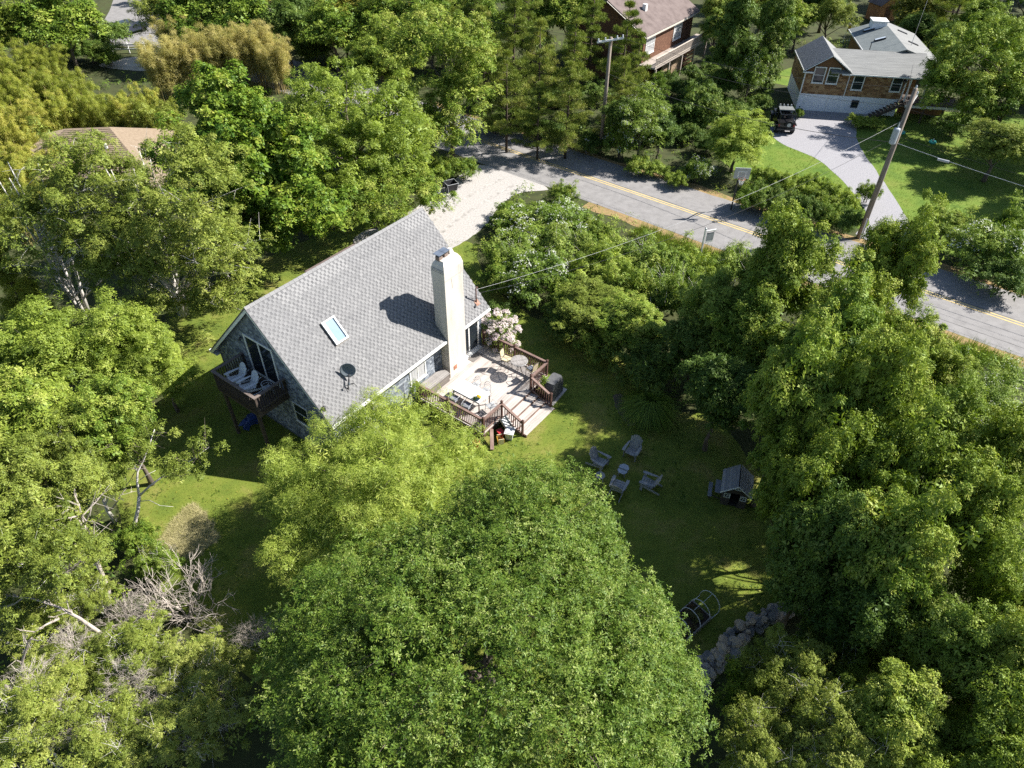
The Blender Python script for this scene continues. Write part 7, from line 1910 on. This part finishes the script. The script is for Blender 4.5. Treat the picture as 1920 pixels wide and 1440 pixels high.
for key, px, py, r, z, lb, nm, ct in (
 ('juniper', 1228, 195, 34, 2.8, 'dark conical juniper in front of the red-brown house deck', 'juniper', 'tree'),
 ('shrub_dark', 1322, 205, 50, 1.9, 'big rounded green bush right of the white-blossomed rose', 'round_bush', 'bush'),
 ('bloom_tree', 1205, 225, 54, 3.6, 'white-blossomed rambling rose among the pines', 'rambling_rose', 'shrub'),
 ('wood_d', 1170, 222, 44, 3.4, 'dark green tree beside the crossarm pole over the road', 'broadleaf_tree', 'tree'),
 ('shrub_bloom', 1165, 265, 34, 1.5, 'smaller white-blossomed rose beside the road pines', 'rambling_rose', 'shrub'),
 ('shrub_bloom', 1310, 320, 30, 1.0, 'white-flecked bush on the road bank near the basketball hoop', 'blossom_bush', 'bush'),
 ('ivy', 1372, 92, 60, 5.2, 'dark ivy-covered tree left of the cedar house', 'ivy_tree', 'tree'),
 ('ivy', 1448, 85, 46, 5.4, 'dark tree with pale sprays against the cedar house gable', 'ivy_tree', 'tree'),
 ('bloom_tree', 1410, 130, 32, 3.8, 'pale flowering spray hanging between the two ivy trees', 'flowering_tree', 'tree'),
 ('wood_d', 1318, 172, 38, 2.2, 'dark low tree below the long deck of the red-brown house', 'broadleaf_tree', 'tree'),
 ('lime_a', 1385, 262, 60, 2.8, 'small yellow-green tree on the lawn above the basketball hoop', 'small_tree', 'tree'),
 ('wood_d', 1240, 245, 40, 2.8, 'thin shrub on the road bank below the juniper', 'bank_shrub', 'shrub'),
 ('shrub_lime', 1235, 318, 24, .6, 'yellow-green shrub on the shaded road bank', 'bank_shrub', 'shrub'),
 ('shrub_lime', 1270, 335, 24, .6, 'second yellow-green shrub farther along the road bank', 'bank_shrub', 'shrub'),
 ('shrub_a', 1200, 310, 30, .8, 'green shrub at the dry patch of the road bank', 'bank_shrub', 'shrub'),
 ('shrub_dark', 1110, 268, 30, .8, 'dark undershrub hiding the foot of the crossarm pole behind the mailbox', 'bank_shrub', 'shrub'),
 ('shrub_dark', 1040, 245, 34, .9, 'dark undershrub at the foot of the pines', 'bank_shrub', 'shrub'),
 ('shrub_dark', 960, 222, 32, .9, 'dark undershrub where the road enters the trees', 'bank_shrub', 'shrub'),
 ('shrub_a', 868, 318, 30, .9, 'green bush at the road corner of the shell driveway', 'bank_shrub', 'shrub'),
 ('shrub_a', 826, 318, 30, 1.1, 'green bush behind the weathered fence panels', 'bank_shrub', 'shrub'),
 ('fine_b', 1880, 265, 72, 3.4, 'thin dark-stemmed tree at the right edge below the porch tree', 'broadleaf_tree', 'tree'),
 ('wood_b', 1895, 110, 60, 5.6, 'upper crown at the right edge beside the porch tree', 'broadleaf_tree', 'tree'),
 ('shrub_bloom', 1850, 462, 68, 1.6, 'white-blossomed bush at the right edge beyond the road', 'blossom_bush', 'bush'),
 ('shrub_a', 1770, 420, 48, 1.1, 'rounded bush beside the grey gravel drive entrance', 'round_bush', 'bush'),
 ('shrub_dark', 1880, 520, 55, 1.2, 'dark bush on the road bank at the right edge', 'bank_shrub', 'shrub'),
 ('shrub_a', 1905, 430, 50, 1.5, 'green bush at the right edge behind the white-blossomed one', 'bank_shrub', 'shrub'),
 ('shrub_lime', 1612, 228, 22, .5, 'low yellow clipped bush at the left of the cedar house wall bed', 'clipped_bush', 'bush'),
 ('shrub_lime', 1636, 229, 20, .5, 'low yellow clipped bush at the right of the cedar house wall bed', 'clipped_bush', 'bush'),
 ('shrub_a', 1628, 362, 22, .8, 'upright bush between hedge and transformer pole', 'round_bush', 'bush'),
 ('shrub_a', 1497, 212, 12, .4, 'tiny bush at the corner of the white basement wall', 'round_bush', 'bush'),
 ('shrub_dark', 1790, 235, 30, 1.0, 'dark bush under the porch of the cedar house', 'round_bush', 'bush'),
):
    TR_(key, px, py, r, z, lb, nm, ct)
for key, px, py, r, z, lb in (('wood_c', 1500, 40, 42, 3.4, 'bright green tree behind the ribbed gable roof of the cedar house'), ('fine_b', 1560, 22, 44, 4.2, 'grey-green tree left of the orange shed'), ('far_a', 1455, 25, 44, 4.6, 'tree behind the pale-sprayed ivy tree at the top edge'), ('wood_c', 1350, 25, 50, 5.0, 'tree behind the red-brown house deck end at the top edge'), ('wood_d', 1720, 55, 44, 3.6, 'dark tree behind the rear wing of the cedar house'), ('wood_d', 1775, 75, 46, 3.8, 'dark tree beside the roof antenna of the cedar house'), ('far_b', 1725, 15, 46, 4.2, 'olive tree right of the tan canopy at the top edge'), ('wood_d', 1690, 75, 30, 2.0, 'low dark tree touching the wing roof of the cedar house'), ('wood_a', 1850, 40, 55, 5.2, 'tree above the porch tree near the upper right corner')):
    TR_(key, px, py, r, z, lb)
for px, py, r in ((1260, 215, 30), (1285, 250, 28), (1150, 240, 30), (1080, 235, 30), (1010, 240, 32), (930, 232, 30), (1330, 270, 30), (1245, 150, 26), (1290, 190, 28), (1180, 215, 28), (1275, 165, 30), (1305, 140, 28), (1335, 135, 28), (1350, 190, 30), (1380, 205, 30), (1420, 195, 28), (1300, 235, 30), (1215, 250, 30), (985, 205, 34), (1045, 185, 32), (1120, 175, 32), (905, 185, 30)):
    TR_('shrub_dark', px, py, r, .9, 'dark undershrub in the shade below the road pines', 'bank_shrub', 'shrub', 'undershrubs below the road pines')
# clipped hedge along the far side of the road
hg = 'hedge bushes along the far side of the road'
hk = [(1408, 372), (1430, 372), (1462, 380), (1494, 390), (1526, 398), (1556, 407), (1582, 416)]
hl = ['hedge bush directly below the basketball hoop', 'second hedge bush counting from the basketball hoop', 'third hedge bush counting from the basketball hoop', 'middle hedge bush of the roadside row', 'third hedge bush counting from the transformer pole', 'second hedge bush counting from the transformer pole', 'hedge bush right beside the transformer pole']
for (px, py), lb in zip(hk, hl): TR_('shrub_dark' if px % 4 == 2 else 'shrub_a', px, py, 33, 1.0, lb, 'hedge_bush', 'hedge bush', hg)
for i, (px, py) in enumerate(((1440, 335), (1475, 345), (1510, 350), (1545, 362), (1580, 378))):
    TR_('shrub_lime', px, py, 30, .9, 'back-row hedge bush on the lawn side of the roadside hedge', 'hedge_bush', 'hedge bush', 'back row of the roadside hedge')
for x, y, r, z, lb in ((45.5, 56, 3.6, 6.2, 'tree past the right edge shading the neighbour lawn, nearer the house'), (44.5, 50.5, 3.4, 6.0, 'tree past the right edge shading the neighbour lawn, nearer the road'), (49, 61, 3.6, 6.4, 'tree past the right edge shading the cedar house porch')):
    plant_tree('wood_a', 'broadleaf_tree', lb, 'tree', x, y, r, z, 'trees past the right edge')
# far woods at the top edge
rng = np.random.default_rng(55)
spots = [(x, 112 + rng.uniform(-6, 9)) for x in np.arange(-84, 84, 5.2)] + [(x, 101 + rng.uniform(-4, 4)) for x in list(np.arange(-78, -56, 5)) + list(np.arange(-22, 8, 5.2)) + list(np.arange(66, 80, 5))] + [(x, 90 + rng.uniform(-3, 3)) for x in list(np.arange(-72, -54, 5)) + list(np.arange(-26, 6, 5.2)) + [62, 67, 72]] + [(x, 80 + rng.uniform(-2, 2)) for x in list(np.arange(-70, -50, 5)) + list(np.arange(-34, 2, 5.0)) + [56, 61, 66]] + [(x, 71 + rng.uniform(-2, 2)) for x in list(np.arange(-64, -46, 5)) + [52, 57]] + [(38, 96), (28.5, 90), (25, 93), (33, 101), (52, 103), (56, 99), (49, 95), (50, 89), (47.5, 84)]
far = 'trees of the far woods along the top edge'
for i, (x, y) in enumerate(spots):
    if abs(x - 44.5) < 3.2 and y < 104 and y > 92: continue
    if -58 < x < -43 and y < 108: continue
    if 3 < x < 26 and y < 92: continue
    key = ('far_a', 'far_b', 'wood_d', 'far_a', 'pine_b')[int(rng.integers(5))]
    plant_tree(key, 'far_tree', 'tree in the far woods along the top edge beyond the houses', 'tree', x, y, rng.uniform(2.6, 3.6), rng.uniform(4.2, 5.6), far)

# undergrowth on the woodland floor
rng = np.random.default_rng(66)
n = 7600
xs = rng.uniform(-76, 76, n); ys = rng.uniform(3, 92, n)
SD = [LAWN, DRIVE, NDRIVE, NLAWN, rstrip(-90, 110, -RH - 1.0, RH + .8), HOUSE_POLY, DECK_POLY]
ok = np.abs(xs) < 24 + ys * .64
for p in SD: ok &= ~inside(p, xs, ys)
cot = (n3.location.x, n3.location.y); ok &= ~((np.abs(xs - cot[0]) < 7) & (np.abs(ys - cot[1]) < 5))
ok &= ~((xs > 26) & (xs < 45) & (ys > 66) & (ys < 84)); ok &= ~((xs > 14) & (xs < 26) & (ys > 77) & (ys < 92)); ok &= ~((xs < -36) & (xs > -58) & (ys > 76))
ok &= ~((np.abs(xs - 9.4) < 3.2) & (np.abs(ys - 14.3) < 1.7))
xs, ys = xs[ok], ys[ok]
outer = np.clip((np.abs(xs) - 13 - ys * .6) / 4, 0, 1)
Cn = np.stack([xs, ys, rng.uniform(.1, .5, len(xs)) + outer * rng.uniform(.2, 1.8, len(xs))], 1)
V, T = leaves(rng, Cn, rng.uniform(.45, 1.0, len(xs)) + outer * .35, 8, 4, .22, .11, flat=.6, tint=.42, tv=(.16, .1, .1))
o = link('undergrowth', np_mesh('undergrowth', V, 3, T, LEAF['mid'])); tag(o, None, None, None, 'stuff')
